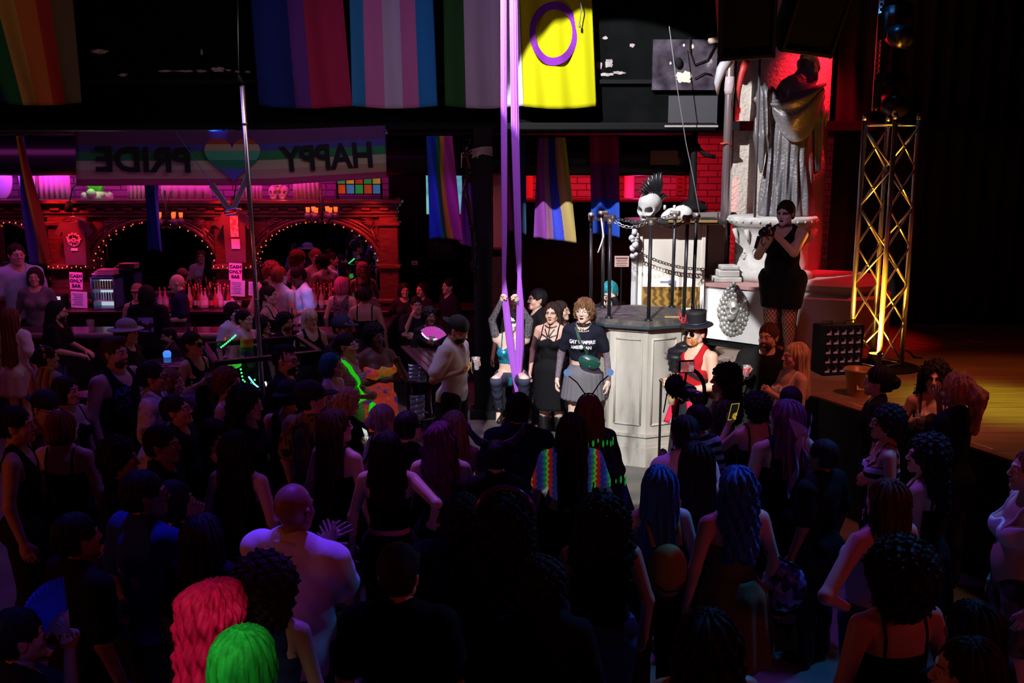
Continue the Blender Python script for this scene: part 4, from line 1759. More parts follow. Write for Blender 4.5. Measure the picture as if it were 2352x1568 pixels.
for row, zz in enumerate((.275 * H, .605 * H)):
 for c in range(8):
  ci = (2 if c % 3 == 1 else 0) if row == 0 else (1 if c in (2, 3, 4, 5) else (0 if c % 2 else 3))
  key = ('can', ci)
  r_ = W * .045
  if key not in TPL:
   ob = MB().lathe([(r_ * .8, 0), (r_, .012), (r_, .10), (r_ * .75, .118)], 12).build('drink_can', cm[ci])
   TPL[key] = ob
  else:
   ob = TPL[key].copy()
   COL.objects.link(ob)
  ob.location = (p.x + (c - 3.5) * W * .105, Y + .02, p.z + zz + .004)
  tag(ob, ('silver and blue drink can on the lower fridge shelf', 'amber or silver drink can on the upper fridge shelf')[row], 'can', 'cans in the drinks fridge')
for i in range(3):
 o = MB().box((p.x + .02 * i, Y + .05, p.z + H + .016 + .028 * i), (W * (.9 - .1 * i), .22, .024), bev=.004).build('folded_cloth', mat('cloth_rose', (.7, .4, .55), .8))
 tag(o, ('folded bar towel lying directly on the fridge top', 'folded bar towel in the middle of the fridge pile', 'folded bar towel topmost on the fridge')[i], 'towel')

# bottles
def bottle_proto(kind):
 prof = {0: [(.036, 0), (.038, .02), (.038, .17), (.015, .225), (.013, .29), (.016, .295), (.016, .31)],
   1: [(.045, 0), (.046, .02), (.044, .13), (.018, .20), (.015, .25), (.018, .26)],
   2: [(.030, 0), (.031, .02), (.031, .20), (.012, .25), (.012, .31), (.014, .33)]}[kind]
 return prof


BOT = []
bm = [mat('bottle_clear', (.55, .42, .40), .08, spec=.8), mat('bottle_amber', (.35, .07, .03), .08, spec=.8), mat('bottle_dark', (.03, .03, .025), .08, spec=.8),
      mat('bottle_pink', (.75, .25, .35), .15)]
lm = [mat('label_cream', (.8, .7, .62), .7), mat('label_white', (.8, .78, .8), .7), mat('label_red', (.55, .06, .05), .7)]
spec_b = []
for i in range(11):
 spec_b.append((4 + i * 5.2, rnd.random() * .12, i % 3, (0, 1, 1, 3)[i % 4], 'back counter at the left edge'))
for i in range(5):
 spec_b.append((62 + i * 6, rnd.random() * .12, (i + 1) % 3, (1, 0)[i % 2], 'back counter beside the pink card'))
for i in range(2):
 spec_b.append((352 + i * 12, .1, 1, 3, ''))
for i in range(22):
 spec_b.append((392 + i * 7.0, rnd.random() * .14, i % 3, (0, 1, 2, 1, 0)[i % 5], 'back counter left of the pole'))
for i in range(16):
 spec_b.append((700 + i * 5.4, rnd.random() * .14, (i * 2) % 3, (0, 1, 2)[i % 3], 'back counter right of the pole'))
for (px, dy, kd, ci, where) in spec_b:
 key = ('bottle', kd, ci)
 x = bx(px, BY - .35)
 loc = (x, BY - .42 + dy * 1.4, 1.166)
 if key not in TPL:
  o = empty('bottle', loc)
  MB().lathe(bottle_proto(kd), 12).build('glass', bm[ci], o)
  r0 = bottle_proto(kd)[1][0] + .0012
  MB().lathe([(r0, .05), (r0, .125)], 12, caps=False).build('paper_label', lm[(kd + ci) % 3], o)
  zt_ = bottle_proto(kd)[-1]
  MB().lathe([(zt_[0], zt_[1]), (zt_[0] * .5, zt_[1] + .05)], 8).build('pourer', mat('pourer', (.7, .1, .06), .3), o)
  TPL[key] = o
 else:
  src = TPL[key]
  o = src.copy()
  COL.objects.link(o)
  for ch in src.children:
   c2 = ch.copy()
   COL.objects.link(c2)
   c2.parent = o
  o.location = loc
 if where == '':
  tag(o, 'stout pink bottle standing left of the bald bartender', 'bottle', 'two pink bottles on the back counter')
 else:
  tag(o, 'spirit bottle with a pourer on the ' + where, 'bottle', 'bottles on the ' + where)
TPL_ROOTS = True

# candle-cup chandeliers
def chandelier(px, py, label):
 Y = BY - .75
 p = at(px, py, Y)
 root = empty('chandelier', p, 0, label, 'chandelier', 'orange candle chandeliers over the bar')
 g = MB()
 cups, bulbs = [], []
 for k2 in range(6):
  a = 2 * math.pi * k2 / 6 + .3
  x, y = .20 * math.cos(a), .20 * math.sin(a)
  g.tube([(0, 0, -.16), (x * .6, y * .6, -.20), (x, y, -.10), (x, y, -.03)], .009, 6)
  cups.append((x, y))
 g.tube([(0, 0, -.2), (0, 0, .35)], .014, 8)
 for dx in (-.08, .08):
  g.tube([(dx, 0, .34), (0, 0, .02)], .006, 5)
 g.build('frame', mat('chandelier_iron', (.06, .04, .05), .5, .5), root)
 for x, y in cups:
  key = 'cup'
  if key not in TPL:
   ob = MB().lathe([(.026, -.035), (.032, .035)], 10).build('candle_cup', mat('candle_glow', (.9, .3, .08), .5, emit=(1.0, .11, .012), es=1.5), root)
   TPL[key] = ob
  else:
   ob = TPL[key].copy()
   COL.objects.link(ob)
   ob.parent = root
  ob.location = (x, y, 0)
  key = 'cupball'
  if key not in TPL:
   ob = MB().ball((0, 0, 0), .055, 0, 12, 8).build('glass_ball', mat('smoky_ball', (.10, .07, .11), .2), root)
   TPL[key] = ob
  else:
   ob = TPL[key].copy()
   COL.objects.link(ob)
   ob.parent = root
  ob.location = (x, y, -.095)
 return root


chandelier(382, 494, 'chandelier with glowing orange cups behind the navy flag')
chandelier(739, 481, 'chandelier with glowing orange cups over the right mirror arch')

# ledge scenery above the cornice
Y = BY + .5
for (p0, p1, wh) in ((86, 158, 'behind the left rainbow flag'), (295, 350, 'left of the navy flag'), (372, 482, 'right of the navy flag'), (552, 600, 'just left of the red skulls'), (675, 735, 'just right of the red skulls')):
 g = MB()
#, (295, 350), (372, 482), (552, 600), (675, 735)):
 a, b2 = at(p0, 462, Y), at(p1, 396, Y)
 g.sheet(lambda u, v, a=a, b2=b2: (a.x + (b2.x - a.x) * u, Y + .02 * math.sin(u * 40), ZC1 - .004 + (b2.z + .15 - ZC1) * v), 24, 2, thick=.01)
 o = g.build('white_drape', mat('white_drapery', (.75, .7, .75), .9))
 tag(o, 'white cloth drape glowing pink over the bar, ' + wh, 'drape', kind='thing')
for (px, py, rx_, rz_, lab) in ((0, 410, 28, 48, 'white rounded board glowing violet at the far left ledge'), (60, 392, 20, 66, 'white rounded board behind the left rainbow flag')):
 p = at(px, py, Y - .1)
 k = Y / FPX
 o = MB().ball(p, (rx_ * k, .05, rz_ * k), 0, 20, 12).build('display_board', mat('white_board', (.8, .78, .8), .6))
 tag(o, lab, 'board')
# green planter
p = at(224, 462, Y - .35)
pl = empty('planter', p, 0, 'white ornamental pot with green spiky leaves on the bar ledge', 'planter')
g = MB().lathe([(.20, 0), (.24, .06), (.20, .11), (.10, .15)], 20)
for k2 in range(8):
 g.ball((.2 * math.cos(k2 * .785), .2 * math.sin(k2 * .785), .09), .05, 0, 8, 6)
g.ball((0, -.21, .12), .075, 0, 12, 8)
g.build('pot', mat('pot_white', (.75, .8, .78), .5), pl)
g = MB()
for k2 in range(9):
 a = R(-70 + 140 * k2 / 8)
 g.tube([(.05 * math.sin(a), 0, .12), (.16 * math.sin(a), -.05, .28), (.34 * math.sin(a), -.02, .46)], [.05, .04, .006], 8, flat=.4)
g.build('leaves', mat('green_leaves', (.15, .6, .10), .6), pl)
point('planter_lamp', (p.x + .05, p.y - .32, p.z + .42), 3.2, (.15, 1, .1), .05)


def skull_mesh(h=.012):
 if 'skull' in TPL:
  return TPL['skull']
 pr = [('el', (0, .02, .12), (.08, .10, .085), .03), ('el', (0, -.045, .06), (.055, .05, .06), .03), ('rc', (-.045, -.05, .085), (.045, -.05, .085), .024, .024, .02),
          ('el', (0, -.055, .015), (.042, .038, .03), .02)]

 def fn(P):
  d = union(P, pr)
  for s in (-1, 1):
   d = smax(d, -sd_el(P, (s * .036, -.080, .096), (.026, .085, .024)), .006)
  d = smax(d, -sd_rc(P, (0, -.11, .062), (0, -.09, .045), .010, .016), .006)
  d = smax(d, -(sd_rc(P, (-.035, -.095, .018), (.035, -.095, .018), .006, .006)), .004)
  for i in range(-3, 4):
   d = smax(d, -sd_rc(P, (i * .011, -.105, .008), (i * .011, -.10, .03), .0025, .0025), .003)
  return d
 V, F = polygonize(fn, (-.11, -.13, -.04), (.11, .14, .23), .006)
 TPL['skull'] = (V, F)
 return TPL['skull']


SV, SF = skull_mesh()
M_BONE = mat_noise('bone', [(.3, (.45, .42, .38)), (.7, (.75, .72, .68))], 9, 5, .7, bump=.2)
for i, (px, py, lab) in enumerate(((630, 457, 'red-lit skull, left of three on the ledge'), (651, 457, 'red-lit skull, right of three on the ledge'), (641, 436, 'red-lit skull resting on the two below'))):
 p = at(px, py, Y - .2)
 o = link_mesh('skull', np_mesh('skull', SV * 1.05, SF, [M_BONE]))
 o.location = p
 tag(o, lab, 'skull')
point('skull_lamp', at(640, 425, Y - .9), 10, (1, .08, .03), .05)
# stained window of coloured panes above the right arch
k = Y / FPX
p = at(825, 423, Y)
root = empty('stained_window', p, 0, 'small barred window of coloured panes over the right arch', 'window')
g = MB()
for i in range(6):
 g.box(((i - 2.5) * 20 * k, -.02, 0), (.014, .03, 46 * k))
for i in range(3):
 g.box((0, -.02, (i - 1) * 22 * k), (104 * k, .03, .014))
for sx in (-1, 1):
 g.box((sx * 50 * k, .0, -.16), (.03, .04, .32))
g.build('bars', M_BLACK, root)
pc = [(.9, .12, .02), (.05, .5, .1), (.1, .4, .9), (.9, .55, .05), (.05, .6, .12), (.7, .08, .03)]
for i in range(5):
 for j in range(2):
  c = pc[(i * 2 + j) % 6]
  MB().box(((i - 2) * 20 * k, 0, (j - .5) * 22 * k), (19 * k, .01, 21 * k)).build('pane', mat('pane_%d' % ((i * 2 + j) % 6), c, .3, emit=c, es=.22), root)

# front bar counter
g = MB()
cb = empty('bar_counter', (0, 13.55, 0), 0, 'long dark bar counter with a rounded rail where guests lean', 'bar')
XBR = -2.3
g = MB().box(((-9.2 + XBR) / 2, 0, .5), (XBR + 9.2, .5, 1.0))
for k2 in range(14):
 g.box((-9 + k2 * .5, -.26, .5), (.36, .03, .7), bev=.01)
g.build('front', mat('bar_front', (.02, .012, .012), .5), cb)
MB().box(((-9.2 + XBR) / 2, -.03, 1.04), (XBR + 9.25, .66, .06), bev=.025).build('worktop', mat('bar_top', (.06, .045, .05), .18), cb)
MB().tube([(-9.2, -.36, 1.05), (XBR, -.36, 1.05)], .045, 10).build('rail', mat('bar_rail', (.22, .16, .18), .22), cb)
o = empty('bar_return', (XBR + .28, 14.6, 0), 0, 'short end section of the bar running back to the wall', 'bar')
MB().box((0, -.05, .5), (.45, 1.9, 1.0)).build('front', mat('bar_front'), o)
MB().box((0, -.05, 1.04), (.56, 2.0, .06), bev=.02).build('worktop', mat('bar_top'), o)
o = empty('side_counter', (-.75, 15.9, 0), 0, 'dark counter at the back between bar and column', 'counter')
MB().box((0, .0, .5), (2.6, .5, 1.0)).build('front', mat('bar_front'), o)
MB().box((0, -.0, 1.04), (2.7, .65, .05), bev=.02).build('worktop', mat('bar_top'), o)
# small things on the counters
def cup_mesh(key='plastic_cup'):
 if key not in TPL:
  g = MB().lathe([(.030, 0), (.043, .115), (.046, .118), (.041, .112), (.028, .004)], 16, caps=False)
  g.lathe([(.0295, .002), (.0295, .003)], 16)
  TPL[key] = g
 return TPL[key]


M_CUP = mat('clear_plastic', (.6, .6, .7), .15, alpha=.22)
M_DRINK = mat('pale_drink', (.55, .4, .35), .2, alpha=.7)
ICE = mat('ice', (.8, .85, .9), .1, alpha=.6)


def cup(name, loc, label, drink=None, group=None, straw=None, s=1.0):
 o = empty(name, loc, 0, label, 'cup', group)
 cup_mesh().build('shell', M_CUP, o)
 if drink:
  MB().lathe([(.029, .006), (.039, .085)], 14).build('drink', mat('drink_' + str(drink), drink, .15), o)
 if straw:
  MB().tube([(0, 0, .02), (.03, -.02, .19)], .004, 6).build('straw', mat('straw_' + str(straw), straw, .4), o)
 o.scale = (s, s, s)
 return o


for px, py, lab in ((302, 760, 'empty clear cup on the bar left of the long-haired man'), (208, 742, 'tall clear cup on the bar right of the long-haired man'),
     (890, 702, 'clear cup standing on the back side counter, first of two'), (906, 702, 'clear cup on the back side counter, nearest the column')):
 zt_ = 1.073
 p = at_z(px, py, zt_)
 if py < 710:
  p = Vector((at(px, 690, 15.8).x, 15.8, 1.067))
 else:
  p = Vector((at(px, py, 13.5).x, 13.5, 1.072))
 cup('plastic_cup', p, lab, s=1.25)
o = empty('register_display', at(133, 690, BY - .5), 0, 'small cash register with two lit white displays', 'register')
p = o.location.copy()
o.location = (p.x, p.y, 1.166)
dz = p.z - 1.166
MB().box((0, .05, dz / 2 + .02), (.2, .22, dz + .14), bev=.01).build('case', M_BLACK, o)
MB().box((.02, -.07, dz + .045), (.10, .01, .05)).build('screen', mat('white_display', (.8, .9, .9), .4, emit=(.7, .95, .9), es=.5), o)
MB().box((.02, -.07, dz - .04), (.10, .01, .04)).build('screen', mat('white_display'), o)

# tables
def round_table(px, py, z, r, label, m):
 p = at_z(px, py, z)
 o = empty('round_table', (p.x, p.y, 0), 0, label, 'table')
 MB().lathe([(r * .97, z - .035), (r, z - .025), (r, z - .005), (r * .98, z)], 32).build('tabletop', m, o)
 MB().lathe([(.035, .03), (.035, z - .04)], 12).build('pedestal', M_BLACK, o)
 MB().lathe([(.24, 0), (.24, .02), (.05, .05)], 20).build('base', M_BLACK, o)
 return o


round_table(385, 832, 1.06, .32, 'high round dark table where a man leans in front of the bar', mat('table_gloss', (.04, .035, .05), .15))
round_table(205, 903, .98, .17, 'small round table with a red rim beside the bearded man', mat('table_red', (.35, .06, .10), .3))
a, b2 = at_z(935, 792, 1.06), at_z(1010, 862, 1.06)
d = (b2 - a)
ang = math.degrees(math.atan2(d.y, d.x))
o = empty('drink_counter', ((a.x + b2.x) / 2 + .12, (a.y + b2.y) / 2, 0), R(ang), 'narrow slatted drink counter left of the man in the white tee', 'counter')
Lc = d.length
g = MB()
for q in range(5):
 g.box((0, -.17 + .085 * q, 1.045), (Lc, .078, .03), bev=.006)
g.build('worktop', mat('counter_slats', (.055, .03, .035), .3), o)
for sx in (-1, 1):
 MB().box((sx * (Lc / 2 - .08), 0, .52), (.06, .3, 1.03)).build('leg', M_BLACK, o)
MB().box((0, .12, .85), (Lc - .2, .02, .30)).build('apron', mat('apron_wood', (.05, .025, .02), .5), o)
# bar stools
def stool(x, y, rz, label, seat_z=.78):
 o = empty('bar_stool', (x, y, 0), R(rz), label, 'stool')
 MB().lathe([(.17, seat_z - .05), (.19, seat_z - .03), (.19, seat_z - .01), (.15, seat_z)], 24).build('seat', mat('stool_vinyl', (.012, .012, .014), .35), o)
 for q in range(4):
  a = R(45 + 90 * q)
  MB().tube([(.12 * math.cos(a), .12 * math.sin(a), seat_z - .05), (.21 * math.cos(a), .21 * math.sin(a), 0)], .014, 8).build('leg', M_DARKSTEEL, o)
 MB().tube([(.185 * math.cos(R(20 * q)), .185 * math.sin(R(20 * q)), .28) for q in range(18)], .010, 6, closed=True).build('foot_ring', M_STEEL, o)
 return o


p = at_z(965, 955, .28)
stool(p.x, p.y, 10, 'black bar stool with steel foot ring below the drink counter')
g = MB()
g.sheet(lambda u, v: (p.x + (-.10 + .20 * u) + .006 * math.sin(v * 30), p.y - .24 - .02 * math.sin(u * 3.14) - .012 * math.sin(v * 26 + u * 4), .98 - .2 * v), 14, 14, thick=.02)
o = g.build('pale_bag', mat('paleblue_cloth', (.45, .60, .80), .8))
tag(o, 'pale blue cloth bag hanging under the drink counter', 'bag')
g = MB()
g.sheet(lambda u, v: (p.x + (-.09 + .17 * u) + .006 * math.sin(v * 30), p.y - .25 - .015 * math.sin(v * 26 + u * 5), .60 - .28 * v), 14, 14, thick=.02)
o = g.build('pale_trouser', mat('paleblue_cloth'))
tag(o, 'pale blue cloth hanging over the stool rungs', 'cloth')

# ---------------------------------------------------------------- right end wall things
xa, xb = bx(895, 17), at(1187, 500, 17).x
struct(MB().box(((xa + xb) / 2, 17.1, 1.9), (xb - xa, .3, 3.8)).build('wall_panel', mat('panel_black', (.008, .005, .006), .9, spec=.1)))  # black panel added before the brick to keep pink spill off it
Y = 16.6
o = MB().box((at(1350, 500, Y).x, Y, 1.35), (3.8, .4, 2.7)).build('back_counter_wall', mat('dark_red_panel', (.012, .005, .005), .8, spec=.1))
struct(o)
o = MB().box((at(1330, 500, 16.3).x, 16.25, at(1176, 459, 16.3).z), (3.4, .5, .05), bev=.01).build('wall_shelf', mat('shelf_brown', (.10, .035, .03), .5))
tag(o, 'long dark shelf along the red back wall behind the flags', 'shelf')
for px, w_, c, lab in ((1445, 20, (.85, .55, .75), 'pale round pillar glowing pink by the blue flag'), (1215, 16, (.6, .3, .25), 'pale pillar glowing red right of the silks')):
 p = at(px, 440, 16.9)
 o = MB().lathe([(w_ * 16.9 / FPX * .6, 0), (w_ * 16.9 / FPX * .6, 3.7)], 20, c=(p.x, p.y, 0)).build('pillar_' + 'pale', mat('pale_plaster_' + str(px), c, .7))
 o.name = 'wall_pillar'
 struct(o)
for px, py, w_, h_, lab in ((1525, 362, 62, 32, 'brown cardboard box on the duct bracket over the red wall'), (1563, 425, 20, 46, 'tall narrow red-lit sign board on the brick wall')):
 p = at(px, py, 14.43 if w_ > 30 else 17.275)
 o = empty('cardboard_box' if w_ > 30 else 'sign_board', p, 0, lab, 'box' if w_ > 30 else 'sign')
 kk = p.y / FPX
 MB().box((0, 0, 0), (w_ * kk, .04, h_ * kk), bev=.004).build('board', mat('cardboard', (.32, .17, .10), .8), o)
 if w_ < 30:
  for i2 in range(4):
   MB().box((-.01, -.03, (1.5 - i2) * .07), (.06, .01, .012)).build('print', M_INK, o)
for i, (px, w_, c) in enumerate(((989, 20, (.10, .75, .62)), (1053, 16, (.04, .55, .75)))):
 p = at(px, 447, 16.90)
 k = 16.9 / FPX
 o = empty('video_screen', p, 0, ('lit teal video screen left of the blue and green flag', 'lit cyan video screen between the two rainbow flag halves')[i], 'screen')
 MB().box((0, .03, 0), (w_ * k + .04, .05, 94 * k)).build('case', M_BLACK, o)
 MB().box((0, 0, 0), (w_ * k, .012, 88 * k)).build('panel', mat_noise('screen_picture_%d' % i, [(.35, tuple(v * .55 for v in c)), (.65, tuple(min(1, v + .2) for v in c))], 3, 3, .4, emit=.55), o)
# cream door strip and speaker grille behind the silks
p = at(1146, 485, 15.2)
k = 15.2 / FPX
o = empty('cream_panel', (p.x, p.y, 0), 0, 'tall cream panel with a red foot behind the purple silks', 'panel')
MB().box((0, 0, at(1146, 485, 15.2).z), (16 * k * 1.6, .05, 168 * k), bev=.01).build('board', mat('cream_board', (.78, .55, .40), .7, emit=None), o)
MB().box((0, -.01, at(1146, 570, 15.2).z), (16 * k * 1.6, .06, 6 * k)).build('foot', mat('red_trim', (.5, .06, .03), .5), o)
o = empty('floor_speaker', (at(1142, 600, 15.0).x, 15.0, 0), 0, 'tall speaker with perforated grille under the cream panel', 'speaker')
zt_ = at(1142, 574, 15.0).z
MB().box((0, .2, zt_ / 2), (.34, .4, zt_), bev=.02).build('cabinet', M_BLACK, o)
MB().box((0, -.01, zt_ / 2 + .1), (.28, .02, zt_ - .4)).build('grille', mat_noise('perforated_grille', [(.25, (.01, .01, .01)), (.5, (.16, .12, .09))], 60, 0, .5, kind='VORONOI'), o)
# STOP sign, outlet, notices
p = at(1012, 572, 16.90)
o = empty('stop_board', p, 0, 'dim dark board with red STOP lettering below the rainbow flag', 'sign')
MB().box((0, .03, 0), (.48, .03, .34)).build('board', mat('stop_black', (.02, .008, .008), .7), o)
text_mesh('lettering', 'STOP', .2, mat('stop_red', (.28, .05, .045), .7), o, TR(0, .01, 0) @ FACE_CAM @ Matrix.Diagonal((.8, 1.2, 1, 1)), offset=-.002)
p = at(952, 604, 15.9)
o = MB().box(p, (.10, .05, .07), bev=.01).build('wall_box', mat('pink_plastic', (.8, .45, .45), .5))
tag(o, 'small pale square wall box with a dark centre', 'switch')
MB().ball((p.x, p.y - .03, p.z), .013, 0, 8, 6).build('button', M_BLACK, o)
p = at(1428, 600, 14.2)
o = empty('warning_notice', p, 0, 'pale printed notice on a dark stand behind the podium poles', 'notice')
k = 14.2 / FPX
MB().box((0, 0, 0), (33 * k, .008, 25 * k)).build('paper', mat('salmon_paper', (.8, .55, .5), .7), o)
g = MB().box((0, -.006, 7.5 * k), (28 * k, .003, 3 * k))
for q in range(4):
 g.box((0, -.006, (3 - 4 * q) * k), ((26 - 3 * (q % 2)) * k, .003, 1.0 * k))
g.build('print', mat('notice_ink', (.2, .06, .06), .8), o)
MB().tube([(0, .02, -12 * k), (0, .02, -p.z + .02)], .012, 8).build('stand', M_BLACK, o)

# ---------------------------------------------------------------- podium with pipe posts and chains
PC = Vector((1.49, 11.32))
M_PODIUM = mat_noise('dirty_cream_paint', [(.28, (.17, .16, .145)), (.45, (.46, .445, .40)), (.75, (.66, .64, .58))], 4.5, 8, .75, stretch=(1, 1, .22), bump=.1)
M_SLAB = mat_noise('worn_black_deck', [(.4, (.07, .065, .07)), (.6, (.14, .125, .12)), (.75, (.28, .21, .16))], 9, 6, .6, bump=.2)


def octa(r, rot=0):
 return [(r * math.cos(R(-90 + 45 * k + rot)), r * math.sin(R(-90 + 45 * k + rot))) for k in range(8)]


pod = empty('podium', (PC.x, PC.y, 0), 0, 'eight-sided dirty cream podium with panelled faces and a black deck', 'podium')
g = MB()
for r, z0, z1 in ((.62, 0, .22), (.605, .22, .26), (.59, .26, .34), (.61, .34, .37), (.56, .37, 1.56), (.59, 1.53, 1.58)):
 g.prism(octa(r), z0, z1)
g.build('body', M_PODIUM, pod)
for k in range(8):
 a = R(-90 + 45 * k + 22.5)
 apo = .56 * math.cos(R(22.5))
 Mx = RZ(45 * k + 22.5) @ TR(0, -apo, 0)
 g = MB()
 hw, zb, zt = .15, .47, 1.44
 for (x0, z0, x1, z1) in ((-hw, zb, hw, zb), (-hw, zt, hw, zt), (-hw, zb, -hw, zt), (hw, zb, hw, zt)):
  g.tube([(x0, -.004, z0), (x1, -.004, z1)], .012, 8, M=Mx)
 g.build('panel_moulding', M_PODIUM, pod)
g = MB()
for (x, z, rx_, rz_) in ((.0, 0, 0, 0),):
 pass
MB().prism(octa(.655), 1.58, 1.625).prism(octa(.64), 1.625, 1.66).build('deck', [M_SLAB], pod)
MB().prism(octa(.66), 1.572, 1.60).build('deck_band', mat('teal_black_edge', (.03, .06, .075), .5), pod)
tops = {}
for k in (0, 1, 2, 3, 5, 6, 7):
 x, y = .585 * math.cos(R(-90 + 45 * k)), .585 * math.sin(R(-90 + 45 * k))
 lx, ly = x * 1.02, y * 1.02
 zt = 2.74
 p_ = MB().tube([(x, y, 1.655), (lx, ly, zt)], .020, 12).lathe([(.045, 1.655), (.045, 1.67), (.028, 1.69)], 14, c=(x, y, 0)).build('post', M_DARKSTEEL, pod)
 g = MB()
 tang = Vector((-y, x, 0)).normalized()
 c_ = Vector((lx, ly, zt + .03))
 g.tube([(lx, ly, zt - .04), (lx, ly, zt + .02)], .030, 12)
 g.tube([c_ - tang * .055, c_ - tang * .045, c_ + tang * .045, c_ + tang * .055], [.034, .029, .029, .034], 12)
 g.build('pipe_tee', mat('pipe_fitting', (.36, .30, .26), .4, .6), p_)
 tops[k] = Vector((PC.x + lx, PC.y + ly, zt + .03))


def chain(a, b, sag, label, m=M_STEEL, link=.052, wire=.0055, name='chain', group='chains between the podium posts'):
 a, b = Vector(a), Vector(b)
 n = max(3, int((b - a).length * 1.06 / (link * .78)))
 g = MB()
 pts = []
 for i in range(n + 1):
  t = i / n
  p = a.lerp(b, t)
  p.z -= sag * 4 * t * (1 - t)
  pts.append(p)
 for i in range(n):
  c = (pts[i] + pts[i + 1]) / 2
  d = (pts[i + 1] - pts[i]).normalized()
  up = Vector((0, 0, 1)) if abs(d.z) < .9 else Vector((1, 0, 0))
  s = d.cross(up).normalized()
  if i % 2:
   s = (s + d.cross(s) * .9).normalized()
  else:
   s = (s * .35 + d.cross(s)).normalized()
  loop = []
  for q in range(10):
   an = 2 * math.pi * q / 10
   loop.append(c + d * (math.cos(an) * link * .52) + s * (math.sin(an) * link * .30))
  g.tube(loop, wire, 5, closed=True)
 o = g.build(name, m)
 tag(o, label, 'chain', group)
 return o


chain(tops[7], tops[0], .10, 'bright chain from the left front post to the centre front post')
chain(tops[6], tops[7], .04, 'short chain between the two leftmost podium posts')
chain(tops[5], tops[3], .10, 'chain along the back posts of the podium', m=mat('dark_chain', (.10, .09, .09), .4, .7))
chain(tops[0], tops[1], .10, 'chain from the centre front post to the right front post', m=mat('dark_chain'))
chain(tops[1], tops[2], .04, 'short chain between the two rightmost podium posts')
g = MB()
p = tops[7]
g.tube([(p.x - .10, p.y, p.z), (p.x - .07, p.y - .02, p.z - .20), (p.x - .10, p.y - .02, p.z - .30), (p.x - .13, p.y - .02, p.z - .38)], .008, 6, flat=.4)
tag(g.build('white_ribbon', M_WHITE), 'short white ribbon dangling at the left podium post', 'ribbon')
o = MB().box((PC.x + .32, PC.y - .36, 1.668), (.22, .035, .012)).build('wood_strip', mat('bare_wood', (.62, .42, .22), .7))
tag(o, 'short bare wood strip lying on the podium deck', 'wood strip')
o.rotation_euler = (0, 0, 0)
for (px, py, r_, nm) in ((1420, 705, .05, 'left'),):
 pass
# ---------------------------------------------------------------- white cabinet with skull and crow
Yc = 12.35
k = Yc / FPX
cl, cr = at(1466, 600, Yc).x, at(1619, 600, Yc).x
cx = (cl + cr) / 2
zt = at(1540, 514, Yc).z
cab = empty('show_cabinet', (cx, Yc, 0), 0, 'tall cream show cabinet with a wood-grain band behind the podium', 'cabinet')
W = cr - cl
M_CREAM = mat_noise('stained_cream_panel', [(.3, (.74, .68, .58)), (.6, (.88, .85, .78))], 2.5, 6, .75, stretch=(1, 1, .3))
MB().box((0, .3, (zt + 1.0) / 2), (W, .6, zt - 1.0), bev=.008).box((0, .3, .5), (W, .6, 1.0)).build('body', M_CREAM, cab)
for sx in (-1, 1):
 MB().box((sx * (W / 2 - .025), -.012, (zt + 1.0) / 2), (.05, .03, zt - 1.0), bev=.006).build('side_batten', M_CREAM, cab)
MB().box((0, -.016, at(1540, 681, Yc).z), (W * .86, .02, 44 * k * 1.05)).build('wood_band', mat_noise(
 'yellow_plywood', [(.3, (.10, .05, .010)), (.5, (.20, .105, .015)), (.75, (.28, .16, .025))], 3.0, 2, .45, stretch=(1, 1, 2.6), kind='WAVE', distort=9), cab)
MB().box((.06, .25, zt + .02), (W + .34, .8, .045), bev=.01).build('top', mat('cabinet_top_black', (.03, .028, .03), .4), cab)
MB().box((.22, -.16, zt + .04), (W * .72, .03, .03), bev=.005).build('gold_edge', mat('brass_edge', (.62, .40, .12), .35, .5), cab)
MB().box((-W / 2 - .05, -.03, (zt + 1.55) / 2), (.075, .05, zt - 1.58), bev=.02).build('grey_slat', mat('grey_slat', (.40, .40, .43), .6), cab)
p = at(1543, 646, Yc)
g = MB().box((p.x - cx, -.012, p.z - .01), (.10, .012, .05), bev=.01).box((p.x - cx - .1, -.012, p.z), (.10, .010, .012)).box((p.x - cx + .02, -.012, p.z - .05), (.05, .012, .04))
g.build('blue_mark', mat('blue_mark', (.16, .2, .32), .6), cab)
g = MB()
p = at(1457, 560, Yc - .1)
rr = random.Random(3)
for q in range(16):
 a = rr.random() * 6.28
 g.ball((p.x + .03 * math.cos(a), p.y + .02 * math.sin(a), p.z + (rr.random() - .5) * .32), .025 + .02 * rr.random(), 0, 8, 6)
tag(g.build('foam_ornament', mat('pale_foam', (.6, .6, .66), .8)), 'lumpy pale ornament stuck at the left side of the cabinet', 'ornament')
chain((cl - .06, Yc - .10, at(1450, 573, Yc).z), (cr - .02, Yc - .06, at(1612, 617, Yc).z), .06, 'dark chain shadow, modelled as links, across the front of the cream cabinet', m=mat('dark_chain'), group='chain shadow on the cabinet')  # modelled links stand in for the shadow of the post chains
dk = empty('side_cabinet', (at(1640, 560, 13.0).x - .04, 13.0, 0), 0, 'dark red-brown box panel standing right of the cream cabinet', 'cabinet')
MB().box((.02, 0, (1.1 + at(1640, 512, 12.75).z) / 2), (40 * 12.75 / FPX, .5, at(1640, 512, 12.75).z - 1.1), bev=.01).build('panel', mat('red_brown_panel', (.15, .06, .05), .5), dk)
MB().box((.02, -.26, 1.5), (30 * 12.75 / FPX, .02, .7)).build('inner_board', mat('inner_board', (.10, .04, .035), .6), dk)
